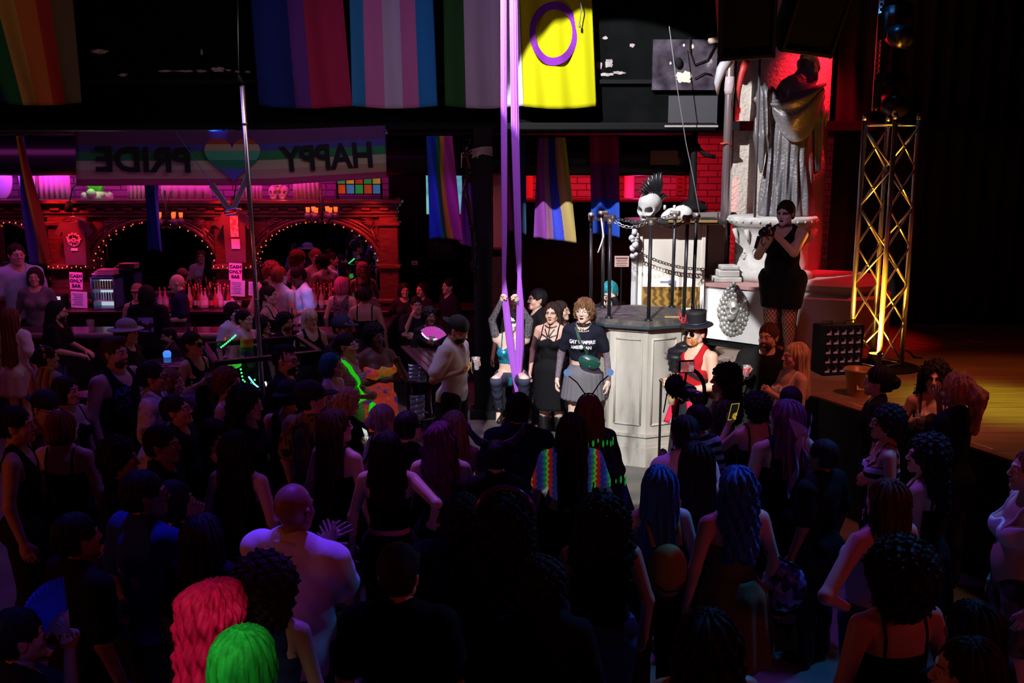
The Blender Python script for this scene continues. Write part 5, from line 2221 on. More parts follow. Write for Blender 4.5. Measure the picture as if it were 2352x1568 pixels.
# skull on the cabinet
p = at(1497, 506, Yc - .02)
o = link_mesh('giant_skull', np_mesh('giant_skull', SV * 1.72, SF, [mat_noise('grey_bone', [(.3, (.42, .42, .43)), (.7, (.72, .72, .73))], 5, 6, .7, bump=.3)]))
o.location = (p.x, Yc + .05, zt + .045)
o.rotation_euler = (R(18), 0, R(-38))
tag(o, 'large weathered grey skull on the cream cabinet under the crow', 'skull')
g = MB()
kx = at(1553, 500, Yc).x
for q, (dx, w_, h_) in enumerate(((-.12, .18, .12), (.0, .28, .17), (.10, .22, .20))):
 g.ball((kx + dx * .8, Yc + .06, zt + .045 + h_ * .35), (w_ * .62, .12, h_ * .55), 0, 14, 10)
for dx in (-.14, -.02, .09):
 g.lathe([(.018, 0), (.018, .05), (.010, .06)], 10, c=(kx + dx, Yc + .03, zt + .17))
o = g.build('plaster_rubble', mat('white_plaster', (.72, .72, .72), .8, bump=.3, bscale=12))
tag(o, 'white plaster lump with stubby candles beside the large skull', 'plaster')
# crow
p = at(1500, 468, Yc)
cw = empty('crow', (p.x + .04, Yc + .02, p.z + .0), R(0), 'black crow with raised wings perched on the large skull', 'bird')
M_CROW = mat('crow_feathers', (.012, .014, .018), .35)
Vc, Fc = polygonize(lambda P: union(P, [('el', (0, 0, .06), (.085, .05, .055), .03), ('el', (.085, 0, .095), (.038, .032, .034), .03), ('rc', (.11, 0, .093), (.165, 0, .08), .016, .003, .01),
          ('rc', (-.06, 0, .05), (-.17, 0, .03), .03, .012, .02), ('rc', (.01, .015, .03), (.015, .02, -.03), .010, .008, .01), ('rc', (.01, -.015, .03), (.015, -.02, -.03), .010, .008, .01)]),
     (-.22, -.08, -.06), (.2, .08, .16), .009)
link_mesh('body', np_mesh('body', Vc, Fc, [M_CROW]), cw)
for sy in (-1, 1):
 g = MB()
 for q in range(9):
  a = R(84 + 9 * q)
  L = .30 - .013 * q
  b0 = Vector((.02 - .012 * q, sy * .045, .085))
  g.tube([b0, b0 + Vector((math.cos(a) * L * .5, sy * .03, math.sin(a) * L * .5)), b0 + Vector((math.cos(a + .05) * L, sy * .06, math.sin(a + .05) * L))], [.02, .034, .006], 8, flat=.25)
 g.build('wing', M_CROW, cw)
# street-lamp base and grey trough on the red wall side
p = at(1590, 470, 13.4)
o = empty('lamp_post', (p.x, 13.4, 2.72), 0, 'black post with a domed foot in front of the red brick wall', 'post')
MB().lathe([(.22, 0), (.20, .05), (.10, .12), (.055, .16), (.045, .7), (.045, 1.05)], 20).build('shaft', M_BLACK, o)
MB().tube([(-.02, 0, .95), (.06, -.03, .80), (.15, -.03, .72), (.28, -.03, .70)], .03, 8).build('bracket', M_BLACK, o)
g = MB()
g.box((p.x + .12, 13.3, 2.62), (.95, .3, .16), bev=.05)
tag(g.build('grey_trough', mat('grey_trough', (.17, .15, .14), .6)), 'grey rounded beam carrying the black post', 'beam')
g = MB()
g.box((p.x + .06, 13.45, 1.27), (.9, .2, 2.54))
struct(g.build('wall_stage_left', mat('dark_red_panel'), None))
# ---------------------------------------------------------------- plinth, pedestal, statue, column
a, b2 = at(1622, 640, 12.25), at(1758, 676, 11.72)
zp = 1.89
A2, B2 = Vector((a.x, 12.25)), Vector((b2.x, 11.72))
dirv = (B2 - A2)
pl = empty('plinth', (A2.x, A2.y, 1.10), 0, 'large pale plinth block with a silver skull medallion on its front', 'plinth')
ext = A2 + dirv * 1.10
poly = [(0, 0), (ext.x - A2.x, ext.y - A2.y), (ext.x - A2.x + .30, .92), (.1, .92)]
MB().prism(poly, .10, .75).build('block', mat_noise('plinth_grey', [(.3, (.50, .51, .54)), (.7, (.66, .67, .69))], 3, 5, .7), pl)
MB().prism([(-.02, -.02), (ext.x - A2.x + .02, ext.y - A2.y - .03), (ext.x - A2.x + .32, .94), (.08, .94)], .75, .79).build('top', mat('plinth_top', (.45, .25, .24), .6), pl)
MB().prism([(.03, .05), (ext.x - A2.x, ext.y - A2.y + .05), (ext.x - A2.x + .30, .92), (.1, .92)], .004, .10).build('skirting', M_BLACK, pl)
nrm = Vector((dirv.y, -dirv.x)).normalized()
angp = math.degrees(math.atan2(dirv.y, dirv.x))
mc = at(1690, 714, 12.0)
md = empty('skull_medallion', (mc.x + nrm.x * .02, mc.y + nrm.y * .02 - .02, mc.z), R(angp), 'ornate silver skull medallion on the front of the plinth', 'medallion')
md.location = (A2.x + dirv.x * .5 + nrm.x * .015, A2.y + dirv.y * .5 + nrm.y * .015, mc.z)
M_SILVER = mat('antique_silver', (.36, .36, .34), .3, .45)
g = MB()
rr = random.Random(11)
for ring, n_, sz in ((1.0, 26, .030), (.80, 20, .026), (.6, 14, .024)):
 for q in range(n_):
  an = 2 * math.pi * (q + .5 * (ring < .9)) / n_
  rx_, rz_ = .185 * ring, .275 * ring
  s_ = sz * (.7 + .7 * rr.random())
  g.ball((rx_ * math.cos(an), -.01 - .03 * (1 - ring), rz_ * math.sin(an) * (1 if math.sin(an) < 0 else .95)), (s_, s_ * .9, s_ * 1.15), 0, 10, 7)
for q in range(5):
 g.ball(((q - 2) * .035, -.02, .27 + .035 * (2 - abs(q - 2))), .026, 0, 10, 7)
g.lathe([(.15, -.012), (.17, 0), (.15, .012)], 20, M=RX(90) @ Matrix.Diagonal((1, 1.5, 1, 1)))
g.build('wreath', M_SILVER, md)
o = link_mesh('skull_face', np_mesh('skull_face', SV * (1.15, 1.0, 1.2), SF, [M_SILVER]), md)
o.location = (.0, .0, -.09)
# pedestal
pc = Vector((3.30, 12.68))
ps = empty('pedestal', (pc.x, pc.y, 1.89), 0, 'round grey pedestal with a moulded rim and skull reliefs under the statue', 'pedestal')
M_STONE = mat_noise('weathered_stone', [(.3, (.40, .40, .39)), (.65, (.62, .61, .59))], 6, 6, .8, bump=.25)
ph = at(1768, 497, 12.55).z - 1.89
g = MB().lathe([(.52, 0), (.52, .10), (.48, .13), (.455, .15), (.45, ph - .22), (.47, ph - .18), (.50, ph - .12), (.55, ph - .08), (.56, ph - .02), (.54, ph)], 40)
for q in range(30):
 a = 2 * math.pi * q / 30
 g.ball((.556 * math.cos(a), .556 * math.sin(a), ph - .05), .016, 0, 8, 6)
g.build('drum', M_STONE, ps)
for q in range(7):
 a = R(-165 + 25 * q)
 g = MB()
 g.tube([(.46 * math.cos(a), .46 * math.sin(a), ph - .32), (.49 * math.cos(a), .49 * math.sin(a), ph - .26), (.53 * math.cos(a), .53 * math.sin(a), ph - .15)], [.012, .022, .03], 8)
 g.build('bracket', M_STONE, ps)
for a_, s_ in ((-105, .85), (-150, .6)):
 a = R(a_)
 o = link_mesh('skull_relief', np_mesh('skull_relief', SV * s_, SF, [M_STONE]), ps)
 o.matrix_local = TR(.42 * math.cos(a), .42 * math.sin(a), .28) @ RZ(a_ + 90)
a = R(-128)
MB().tube([(.455 * math.cos(a + .12 * math.cos(t_ * .52)), .455 * math.sin(a + .12 * math.cos(t_ * .52)), .36 + .06 * math.sin(t_ * .52)) for t_ in range(12)], .008, 6, closed=True).build('ring_relief', M_STONE, ps)
MB().box((-.62, -.25, .03), (.34, .34, .06), bev=.01).box((-.60, -.23, .10), (.26, .3, .08), bev=.01).box((-.58, -.21, .17), (.22, .26, .05), bev=.01).build('stone_step', M_STONE, ps)
# great column behind
gc = struct(MB().lathe([(.58, 1.1), (.58, 7.4)], 48, c=(3.68, 13.78, 0)).build('column', mat('rough_plaster', (.62, .56, .50), .9, bump=1.0, bscale=26)))
struct(MB().box((3.16, 13.80, 4.2), (.40, .5, 6.4)).build('wall_pier', mat('rough_plaster')))
g = MB().lathe([(.78, 1.10), (.78, 1.70), (.70, 1.76), (.74, 1.80), (.74, 1.86), (.68, 1.92)], 8, c=(4.12, 12.75, 0), smooth=False)
o = g.build('column_base', mat('base_grey', (.35, .30, .30), .55))
o.name = 'trim_2'
struct(o)
# statue
sc_ = 12.72 / FPX
st = empty('robed_statue', (3.46, 12.74, 1.89 + ph), 0, 'hooded statue in a draped silvery robe standing on the pedestal', 'statue')


def robe(P):
 x, y, z = P[:, 0], P[:, 1], P[:, 2]
 q = P.copy()
 q[:, 1] *= 1.25
 th = np.arctan2(x, -y)
 body = smin(sd_rc(q, (.02, 0, .0), (.02, 0, .95), .335, .25), sd_rc(q, (.02, 0, .95), (.06, 0, 1.50), .25, .235), .1)
 fold = .026 * np.sin(13 * th + 2.2 * np.sin(z * 1.7)) + .013 * np.sin(23 * th - z * 4)
 body = body + fold * np.clip(1.45 - z, .15, 1)
 d = smin(body, sd_rc(q, (.08, .0, 1.48), (.20, .0, 1.70), .19, .13), .08)
 hood = sd_el(P, (.205, -.01, 1.83), (.135, .165, .20))
 hood = smax(hood, -sd_el(P, (.15, -.16, 1.81), (.085, .15, .135)), .02)
 d = smin(d, hood + .008 * np.sin(x * 60 + z * 40), .05)
 sl = smin(sd_rc(P, (-.12, -.03, 1.42), (-.32, -.05, 1.45), .14, .12), sd_rc(P, (-.32, -.05, 1.48), (-.33, -.06, .98), .115, .10), .06)
 sl = smin(sl, sd_rc(P, (-.33, -.06, .98), (-.355, -.07, .50), .10, .012), .05)
 sl = smin(sl, sd_rc(P, (-.33, -.05, 1.5), (-.335, -.05, 1.64), .07, .012), .05)
 d = smin(d, sl + .014 * np.sin(x * 75 + z * 6), .03)
 sr = smin(sd_rc(P, (.24, -.02, 1.45), (.36, -.04, 1.25), .13, .11), sd_rc(P, (.36, -.04, 1.25), (.37, -.04, .55), .10, .03), .05)
 return smin(d, sr + .012 * np.sin(x * 80 + z * 5), .04)


M_ROBE = mat('silver_robe', (.17, .165, .18), .38, .25, bump=.5, bscale=30)
Vr, Fr = polygonize(robe, (-.55, -.5, .0), (.6, .5, 2.1), .0125)
link_mesh('robe', np_mesh('robe', Vr, Fr, [M_ROBE]), st)
g = MB()


def swag(u, v):
 x = -.27 + .64 * u
 top = 1.40 + .22 * u
 sag = (.10 + .46 * v ** 1.3) * (1 - (2 * u - 1.06) ** 2 * .85)
 z = top - max(0, sag) * v - .04 * v
 y = -.25 - .10 * math.sin(v * 3.14) * math.sin(u * 3.14) - .022 * math.sin(v * 17 + 5 * u) + .10 * abs(2 * u - 1) ** 2
 return (x + .02 * math.sin(v * 9 + u * 7), y, z)


g.sheet(swag, 36, 26, thick=.012)
g.build('draped_swag', M_ROBE, st)
# staff held by the statue
p0 = at(1726, 488, 12.55)
o = MB().tube([(p0.x + .0, 12.37, 1.89 + ph), (p0.x - .015, 12.41, 4.70)], .016, 8).build('staff', mat('dark_stone_rod', (.06, .055, .06), .7))
tag(o, 'thin dark staff standing at the left side of the robed statue', 'staff')
# pipe with wrapped top and tusk
p = at(1664, 500, 12.95)
o = empty('drain_pipe', (p.x, 12.95, 0), 0, 'vertical pipe with a taped joint left of the statue column', 'pipe')
MB().tube([(0, 0, 1.1), (0, 0, 6.8)], .055, 14).build('pipe', mat('grey_pipe', (.30, .24, .26), .28, .6), o)
zz = at(1664, 195, 12.95).z
MB().tube([(0, 0, zz - .12), (0, 0, zz - .06), (0, 0, zz + .02), (0, 0, zz + .10)], [.058, .068, .064, .058], 14).build('tape_wrap', mat('clear_tape', (.6, .5, .55), .15, .2), o)
zz = at(1664, 330, 12.95).z
MB().tube([(-.10, -.05, zz), (0, -.06, zz + .01), (.06, -.04, zz - .05)], .012, 6).build('strap', mat('red_strap', (.4, .06, .04), .5), o)
g = MB()
pts = [at(1672, 138, 12.6), at(1657, 160, 12.55), at(1648, 190, 12.55), at(1648, 218, 12.6)]
g.tube(pts, [.075, .062, .042, .01], 14)
g.tube([pts[0], pts[0] + Vector((0, .2, 2.2))], .006, 6)
tag(g.build('tusk', mat('grey_tusk', (.40, .40, .46), .5)), 'curved grey tusk hanging below the loudspeakers', 'tusk')
g = MB()  # red curved shadow, modelled as a second tusk
pts = [at(1716, 138, 12.70), at(1704, 168, 12.70), at(1697, 205, 12.70), at(1697, 238, 12.72)]
g.tube(pts, [.05, .045, .03, .006], 12)
g.tube([pts[0], pts[0] + Vector((0, .1, 2.2))], .006, 6)
tag(g.build('tusk', mat('red_tusk_shadow', (.42, .03, .03), .5)), 'curved red shadow, modelled as a solid tusk, in front of the pale column', 'tusk')
g = MB()
a, b2 = at(1630, 0, 12.9), at(1655, 92, 12.9)
g.sheet(lambda u, v: (a.x + .12 * v + (b2.x - a.x + .12) * u, 12.9 + .012 * math.sin(u * 14), a.z + .6 + (b2.z - a.z - .6) * v), 10, 8, thick=.006)
tag(g.build('red_pennant', mat('red_fabric', (.40, .07, .06), .85)), 'dark red cloth hanging behind the left loudspeaker', 'cloth')
o = MB().tube([at(1630, 94, 12.8), at(1664, 88, 12.93)], .035, 12).build('roller', mat('pale_roller', (.6, .5, .4), .6))
tag(o, 'short pale roller under the dark red cloth', 'roller')
# peeling panel and grey board on the balcony front
Yw = 13.05
a, b2 = at(1497, 207, Yw), at(1648, 91, Yw)
pw = empty('peeling_panel', ((a.x + b2.x) / 2, Yw, (a.z + b2.z) / 2), 0, 'glossy dark peeling panel beside the loudspeakers', 'panel')
MB().box((0, 0, 0), (b2.x - a.x, .05, b2.z - a.z)).build('board', mat_noise('peeling_gloss', [(.30, (.012, .010, .016)), (.52, (.06, .05, .07)), (.66, (.10, .085, .11)), (.74, (.40, .36, .38))], 5, 8, .22, bump=.9), pw)
ragged(1570, 178, Yw - .03, 44, 32, 5, None, mat('pale_plaster_bare', (.75, .66, .55), .9), 'bare_patch').parent = pw
bpy.data.objects['bare_patch'].matrix_parent_inverse = Matrix.Translation(pw.location).inverted()
for i, (px, py, w_, h_) in enumerate(((1590, 107, 10, 12), (1571, 104, 6, 8), (1540, 145, 6, 8))):
 o = ragged(px, py, Yw - .03, w_, h_, 40 + i, None, mat('pale_plaster_bare'), 'bare_patch')
 o.parent = pw
 o.matrix_parent_inverse = Matrix.Translation(pw.location).inverted()
g = MB()
g.tube([(.05, -.05, .33), (.06, -.05, .15), (.12, -.05, .0), (.28, -.05, .06), (.40, -.05, .30)], .010, 6)
g.tube([(.12, -.05, -.17), (.25, -.05, -.10), (.34, -.05, -.12)], .008, 6)
g.ball((-.08, -.04, .02), (.05, .04, .07), 0, 12, 8)
g.build('cable', M_BLACK, pw)
a, b2 = at(1534, 290, Yw), at(1648, 220, Yw)
o = empty('grey_board', ((a.x + b2.x) / 2, Yw, (a.z + b2.z) / 2), 0, 'plain grey board with a metal lower lip under the peeling panel', 'board')
MB().box((0, 0, 0), (b2.x - a.x, .04, b2.z - a.z)).build('board', mat('board_grey', (.05, .05, .06), .6), o)
MB().box((-.02, -.03, -(b2.z - a.z) / 2), (b2.x - a.x + .06, .06, .025)).build('lip', mat('lip_grey', (.35, .33, .33), .5), o)
g = MB()
g.tube([at(1537, 60, 12.6), at(1556, 205, 12.6), at(1576, 330, 12.6), at(1590, 395, 12.6), at(1612, 520, 12.3)], .006, 6)
tag(g.build('cable', mat('grey_cable', (.18, .18, .2), .5)), 'thin grey cable hanging down past the grey board', 'cable')
# ---------------------------------------------------------------- hanging loudspeakers
for i, (px, py, rz, lab) in enumerate(((1712, 10, -8, 'big black hanging loudspeaker, left of the pair over the statue'), (1864, 0, 10, 'big black hanging loudspeaker, right of the pair over the statue'))):
 p = at(px, py, 10.4)
 o = empty('loudspeaker', p, R(rz), lab, 'speaker', 'hanging loudspeakers')
 o.rotation_euler = (R(24), R(-3 if i == 0 else 6), R(rz))
 Wd, Hh, Dp = .56, .95, .50
 g = MB()
 g.prism([(-Wd / 2, -Dp / 2), (Wd / 2, -Dp / 2), (Wd * .34, Dp / 2), (-Wd * .34, Dp / 2)], -Hh / 2, Hh / 2)
 g.build('cabinet', mat('speaker_black', (.003, .0035, .004), .7, spec=.12), o)
 MB().box((0, -Dp / 2 - .01, .0), (Wd * .9, .02, Hh * .9)).build('grille', mat_noise('speaker_mesh', [(.3, (.002, .0025, .0025)), (.6, (.006, .007, .007))], 50, 0, .8, kind='VORONOI', spec=.08), o)
 g = MB()
 for zz in (-Hh / 2 + .03, Hh / 2 - .03):
  g.box((0, -Dp / 2 - .02, zz), (Wd, .04, .05), bev=.01)
 for sx in (-1, 1):
  g.box((sx * (Wd / 2 - .02), -Dp / 2 - .02, 0), (.04, .04, Hh), bev=.01)
 g.build('frame', mat('speaker_frame', (.010, .011, .014), .5, spec=.2), o)
 for sx in (-1, 1):
  MB().tube([(sx * .2, 0, Hh / 2), (sx * .2, 0, Hh / 2 + .8)], .012, 6).build('chain_drop', M_DARKSTEEL, o)
# slotted channel with blue tape light, and moving heads
g = MB()
a, b2 = at(2008, 255, 11.6), at(2012, -30, 11.6)
ch = empty('slotted_channel', (a.x, 11.6, a.z), 0, 'vertical slotted metal channel lit blue at its top', 'channel')
L = b2.z - a.z
g = MB()
for sx in (-1, 1):
 g.box((sx * .022, 0, L / 2), (.012, .03, L))
for q in range(int(L / .055)):
 g.box((0, 0, .03 + q * .055), (.044, .03, .022))
g.build('channel', mat('zinc_channel', (.55, .5, .48), .35, .8), ch)
point('blue_tape_lamp', (a.x + .03, 11.40, at(2010, 30, 11.6).z), 1.6, (.05, .35, 1), .03)
for i, (px, py, lab) in enumerate(((2065, 70, 'dark moving-head stage light, upper of two by the slotted channel'), (2052, 228, 'dark moving-head stage light just above the truss tower'))):
 p = at(px, py, 11.5)
 o = empty('stage_light', p, R(15), lab, 'stage light', 'moving-head stage lights')
 MB().box((0, .05, .22), (.30, .24, .14), bev=.03).build('base', M_BLACK, o)
 g = MB()
 for sx in (-1, 1):
  g.box((sx * .17, .05, .05), (.04, .12, .30), bev=.015)
 g.box((0, .08, .16), (.34, .08, .03))
 g.build('yoke', M_BLACK, o)
 MB().tube([(0, .14, -.02), (0, .0, -.06), (0, -.14, -.10)], [.10, .13, .115], 18).build('head', mat('head_black', (.014, .014, .016), .35), o)
 MB().ball((0, -.15, -.10), (.085, .03, .085), 0, 14, 8).build('lens', mat('dark_glass', (.03, .03, .035), .05), o)
 MB().tube([(0, .05, .28), (0, .05, 1.6)], .02, 8).build('hanger', M_BLACK, o)
# ---------------------------------------------------------------- truss tower
tb = at_z(2010, 842, 1.10)
tt = at(2030, 276, tb.y).z - 1.10
tr = empty('truss_tower', (tb.x, tb.y, 1.10), 0, 'square aluminium truss tower lit orange from inside on the stage', 'truss')
Rr = .275
cor = [(Rr * math.cos(R(a)), Rr * math.sin(R(a))) for a in (-103, -13, 77, 167)]
for (x, y) in cor:
 c_ = MB().tube([(x, y, .03), (x, y, tt)], .027, 14).build('chord', M_ALU, tr)
 MB().tube([(x, y, tt), (x, y, tt + .07)], [.027, .024], 14).build('coupler', M_STEEL, c_)
for f in range(4):
 (x0, y0), (x1, y1) = cor[f], cor[(f + 1) % 4]
 g = MB()
 n = 6
 for q in range(n):
  za, zb = .08 + (tt - .16) * q / n, .08 + (tt - .16) * (q + 1) / n
  if q % 2 == 0:
   g.tube([(x0, y0, za), (x1, y1, zb)], .011, 8)
  else:
   g.tube([(x1, y1, za), (x0, y0, zb)], .011, 8)
  if f % 2 == 0:
   if q % 2 == 0:
    g.tube([(x1, y1, za), (x0, y0, zb)], .011, 8)
   else:
    g.tube([(x0, y0, za), (x1, y1, zb)], .011, 8)
 g.tube([(x0, y0, .05), (x1, y1, .05)], .011, 8)
 g.tube([(x0, y0, tt - .05), (x1, y1, tt - .05)], .011, 8)
 g.build('lattice', M_ALU, tr)
MB().lathe([(.42, 0), (.42, .012), (.40, .018)], 30, c=(.06, 0, 0)).build('base_plate', M_BLACK, tr)
lp = at_z(2017, 778, 1.30)
pu = empty('uplight', (tb.x + .02, tb.y + .06, 1.13), 0, 'small round amber uplight standing inside the truss tower', 'lamp')
MB().lathe([(.07, 0), (.085, .03), (.085, .10), (.08, .11)], 20).build('housing', M_BLACK, pu)
MB().lathe([(.072, .112), (.0, .116)], 20, caps=False).build('lens', mat('amber_lens', (1, .6, .1), .4, emit=(1.0, .62, .05), es=6), pu)
# five by five blinder panel
bp = at(1935, 790, 10.55)
bl = empty('blinder_panel', (bp.x, 10.55, 1.10), R(14), 'black panel of twenty five square reflector lamps beside the truss', 'stage light')
k = 10.55 / FPX
W, H = 99 * k, 112 * k
MB().box((0, .13, H / 2 + .02), (W, .22, H), bev=.01).build('case', M_BLACK, bl)
M_REFL = mat_noise('lamp_reflector', [(.3, (.30, .26, .30)), (.7, (.62, .55, .60))], 7, 2, .35, metal=.3)
for i in range(5):
 for j in range(5):
  x, z = (i - 2) * W / 5.1, .02 + (j + .5) * H / 5.05
  key = 'refl'
  if key not in TPL:
   g = MB()
   s_ = W / 12.5
   vs = [(-s_, 0, -s_), (s_, 0, -s_), (s_, 0, s_), (-s_, 0, s_), (-s_ * .45, .05, -s_ * .45), (s_ * .45, .05, -s_ * .45), (s_ * .45, .05, s_ * .45), (-s_ * .45, .05, s_ * .45)]
   g.add(vs, [(0, 1, 5, 4), (1, 2, 6, 5), (2, 3, 7, 6), (3, 0, 4, 7), (4, 5, 6, 7)])
   ob = g.build('reflector', M_REFL, bl)
   TPL[key] = ob
  else:
   ob = TPL[key].copy()
   COL.objects.link(ob)
   ob.parent = bl
  ob.location = (x, .012 - .03, z)
g = MB()
for i in range(6):
 g.box(((i - 2.5) * W / 5.1, 0.0, H / 2 + .02), (.022, .06, H))
 g.box((0, 0.0, .02 + i * H / 5.05), (W, .06, .022))
g.build('grid', M_BLACK, bl)
for sx in (-1, 1):
 MB().tube([(sx * W * .3 - .06, .1, H + .02), (sx * W * .3 - .06, .1, H + .06), (sx * W * .3 + .06, .1, H + .06), (sx * W * .3 + .06, .1, H + .02)], .008, 6).build('handle', M_DARKSTEEL, bl)
# tip bucket
p = at_z(1970, 908, 1.10)
bk = empty('tip_bucket', (p.x, p.y, 1.10), 0, 'gold plastic bucket with a white TIPS label at the stage edge', 'bucket')
MB().lathe([(.10, 0), (.135, .25), (.145, .255), (.145, .275), (.128, .27), (.095, .02)], 28, caps=False).lathe([(.10, .002), (.10, .01)], 24).build('pail', mat('gold_plastic', (.42, .27, .07), .35), bk)
MB().box((-.01, -.122, .09), (.085, .004, .045), M=RX(-8)).build('label', M_WHITE, bk)
text_mesh('lettering', 'TIPS', .034, M_INK, bk, RX(-8) @ TR(-.01, -.126, .09) @ FACE_CAM, ext=.0005)
MB().box((.05, -.137, .225), (.07, .006, .03)).build('clip', mat('clip_tan', (.5, .38, .2), .5), bk)
g = MB()
for i, (x0, y0, x1, y1) in enumerate(((2075, 793, 2155, 797), (2100, 787, 2185, 794), (2180, 787, 2225, 790), (2225, 783, 2260, 785))):
 g = MB()
 a, b2 = at_z(x0, y0, 1.106), at_z(x1, y1, 1.106)
 g.tube([a, b2], .012, 6, flat=.3)
 o = g.build('floor_tape', mat('orange_tape', (.75, .16, .08), .6))
 tag(o, ('strip of red tape on the stage boards nearest the truss', 'long strip of red tape behind the nearest strip', 'short strip of red tape in the middle of the stage', 'farthest strip of red tape on the stage')[i], 'tape')
g = MB()
pts = [at_z(2066, 800, 1.11), at_z(2090, 808, 1.11), at_z(2100, 820, 1.11), at_z(2118, 822, 1.11)]
g.tube(pts, .008, 6)
tag(g.build('stage_cable', M_BLACK), 'short black cable with a plug on the stage right of the truss', 'cable')

# ---------------------------------------------------------------- flags on the balcony front
def flag(name, label, xs_bottom, xs_top, y_bot, cols, Y=12.86, ytop=-160, amp=.022, nf=3, seed=0, axis='X', emitk=0, bulge=0, extra=None, dip=6):
 """cols: list of (fraction, colour) bands from left to right"""
 bl_, br_ = at(xs_bottom[0], y_bot, Y), at(xs_bottom[1], y_bot, Y)
 tl, tr_ = at(xs_top[0], 0, Y), at(xs_top[1], 0, Y)
 zt = at(600, ytop, Y).z
 zb = bl_.z
 z00 = at(600, 0, Y).z
 W = br_.x - bl_.x
 cx = (bl_.x + br_.x) / 2
 root = empty('flag', (cx, Y, zb), 0, label, 'flag', None)
 k = Y / FPX
 n = len(cols)
 mats_ = [mat('flagcloth_%s' % '_'.join('%d' % (v * 99) for v in c), c, .85, spec=.1) for _, c in cols]
 g = MB()
 NU, NV = 60, 40
 fr = [f for f, _ in cols]
 P = []
 for i in range(NU + 1):
  u = i / NU
  row = []
  for j in range(NV + 1):
   v = j / NV
   z = (zt - zb) * v
   t_ = z / max(.01, (z00 - zb))
   x0 = (bl_.x + (tl.x - bl_.x) * t_) - cx
   x1 = (br_.x + (tr_.x - br_.x) * t_) - cx
   x = x0 + (x1 - x0) * u
   y = amp * math.sin(nf * 2 * math.pi * u + seed + .6 * math.sin(v * 4)) + amp * .4 * math.sin(nf * 5.3 * u + seed * 2 + v * 3)
   zz = z - dip * k * math.sin(u * math.pi) * (1 - v)
   row.append((x, y, zz))
  P.append(row)
 w = NV + 1
 vs = [p for r_ in P for p in r_]
 g.v = vs
 for i in range(NU):
  u = (i + .5) / NU
  mi = 0
  for q, f in enumerate(fr):
   if u >= f:
    mi = q
  for j in range(NV):
   g.f.append((i * w + j, (i + 1) * w + j, (i + 1) * w + j + 1, i * w + j + 1))
   g.mi.append(mi)
   g.sm.append(True)
 o = g.build('cloth', mats_, root)
 md_ = o.modifiers.new('thick', 'SOLIDIFY')
 md_.thickness = .004
 MB().tube([(P[0][NV][0], 0, zt - zb), (P[NU][NV][0], 0, zt - zb)], .012, 8).build('rod', M_BLACK, root)
 return root, cx, zb, k, o


flag('flag', 'dark rainbow flag at the top left of the balcony', (-12, 187), (-95, 165), 236, [(0, (.01, .03, .28)), (.14, (.02, .16, .06)), (.32, (.62, .42, .12)), (.50, (.62, .20, .05)), (.665, (.50, .05, .04)), (.82, (.16, .13, .07))], seed=1)
flag('flag', 'dim blue, violet and magenta flag on the balcony', (594, 808), (575, 787), 243, [(0, (.015, .035, .22)), (.40, (.13, .045, .28)), (.57, (.42, .03, .10))], seed=2)
flag('flag', 'trans flag in blue, pink and white on the balcony', (808, 1005), (802, 995), 243, [(0, (.04, .30, .62)), (.165, (.62, .22, .48)), (.38, (.55, .55, .75)), (.60, (.62, .22, .48)), (.79, (.03, .28, .68))], seed=.5)
flag('flag', 'green, white and lavender flag behind the silks', (1022, 1202), (1018, 1192), 243, [(0, (.03, .13, .03)), (.27, (.58, .56, .68)), (.62, (.68, .62, .80))], seed=3, amp=.03)
fr_, cx_, zb_, kk, oc = flag('flag', 'yellow flag with a purple ring right of the silks', (1198, 1370), (1188, 1360), 244, [(0, (.46, .46, .004))], seed=1.2, amp=.02)
# purple ring printed on the flag
g = MB()
c_ = at(1272, 78, 12.86)
N = 48
loop_o, loop_i = [], []
for q in range(N):
 a = 2 * math.pi * q / N
 ca, sa = math.cos(a), math.sin(a)
 for rx_, rz_, L in ((54, 68, loop_o), (41, 51, loop_i)):
  x = c_.x + rx_ * kk * ca * (1 + .05 * sa)
  z = c_.z + rz_ * kk * sa
  u = (x - (at(1198, 244, 12.86).x)) / (172 * kk)
  v = (z - zb_) / (at(600, -160, 12.86).z - zb_)
  y = .02 * math.sin(3 * 2 * math.pi * u + 1.2 + .6 * math.sin(v * 4)) + .008 * math.sin(3 * 5.3 * u + 2.4 + v * 3)
  L.append((x - cx_, y - .026, z - zb_))
g.add(loop_o + loop_i, [(q, (q + 1) % N, N + (q + 1) % N, N + q)[::-1] for q in range(N)])
o = g.build('purple_ring', mat('ring_purple', (.17, .008, .32), .85), fr_)
md_ = o.modifiers.new('thick', 'SOLIDIFY')
md_.thickness = .003
g = MB()
g.tube([at(1330, -20, 12.75), at(1336, 20, 12.75), at(1331, 55, 12.75)], .006, 6)
g.tube([at(1331, 55, 12.75), at(1331, 64, 12.75)], .014, 8)
tag(g.build('cable_end', mat('grey_cable')), 'thin cable with a plug dangling over the yellow flag', 'cable')


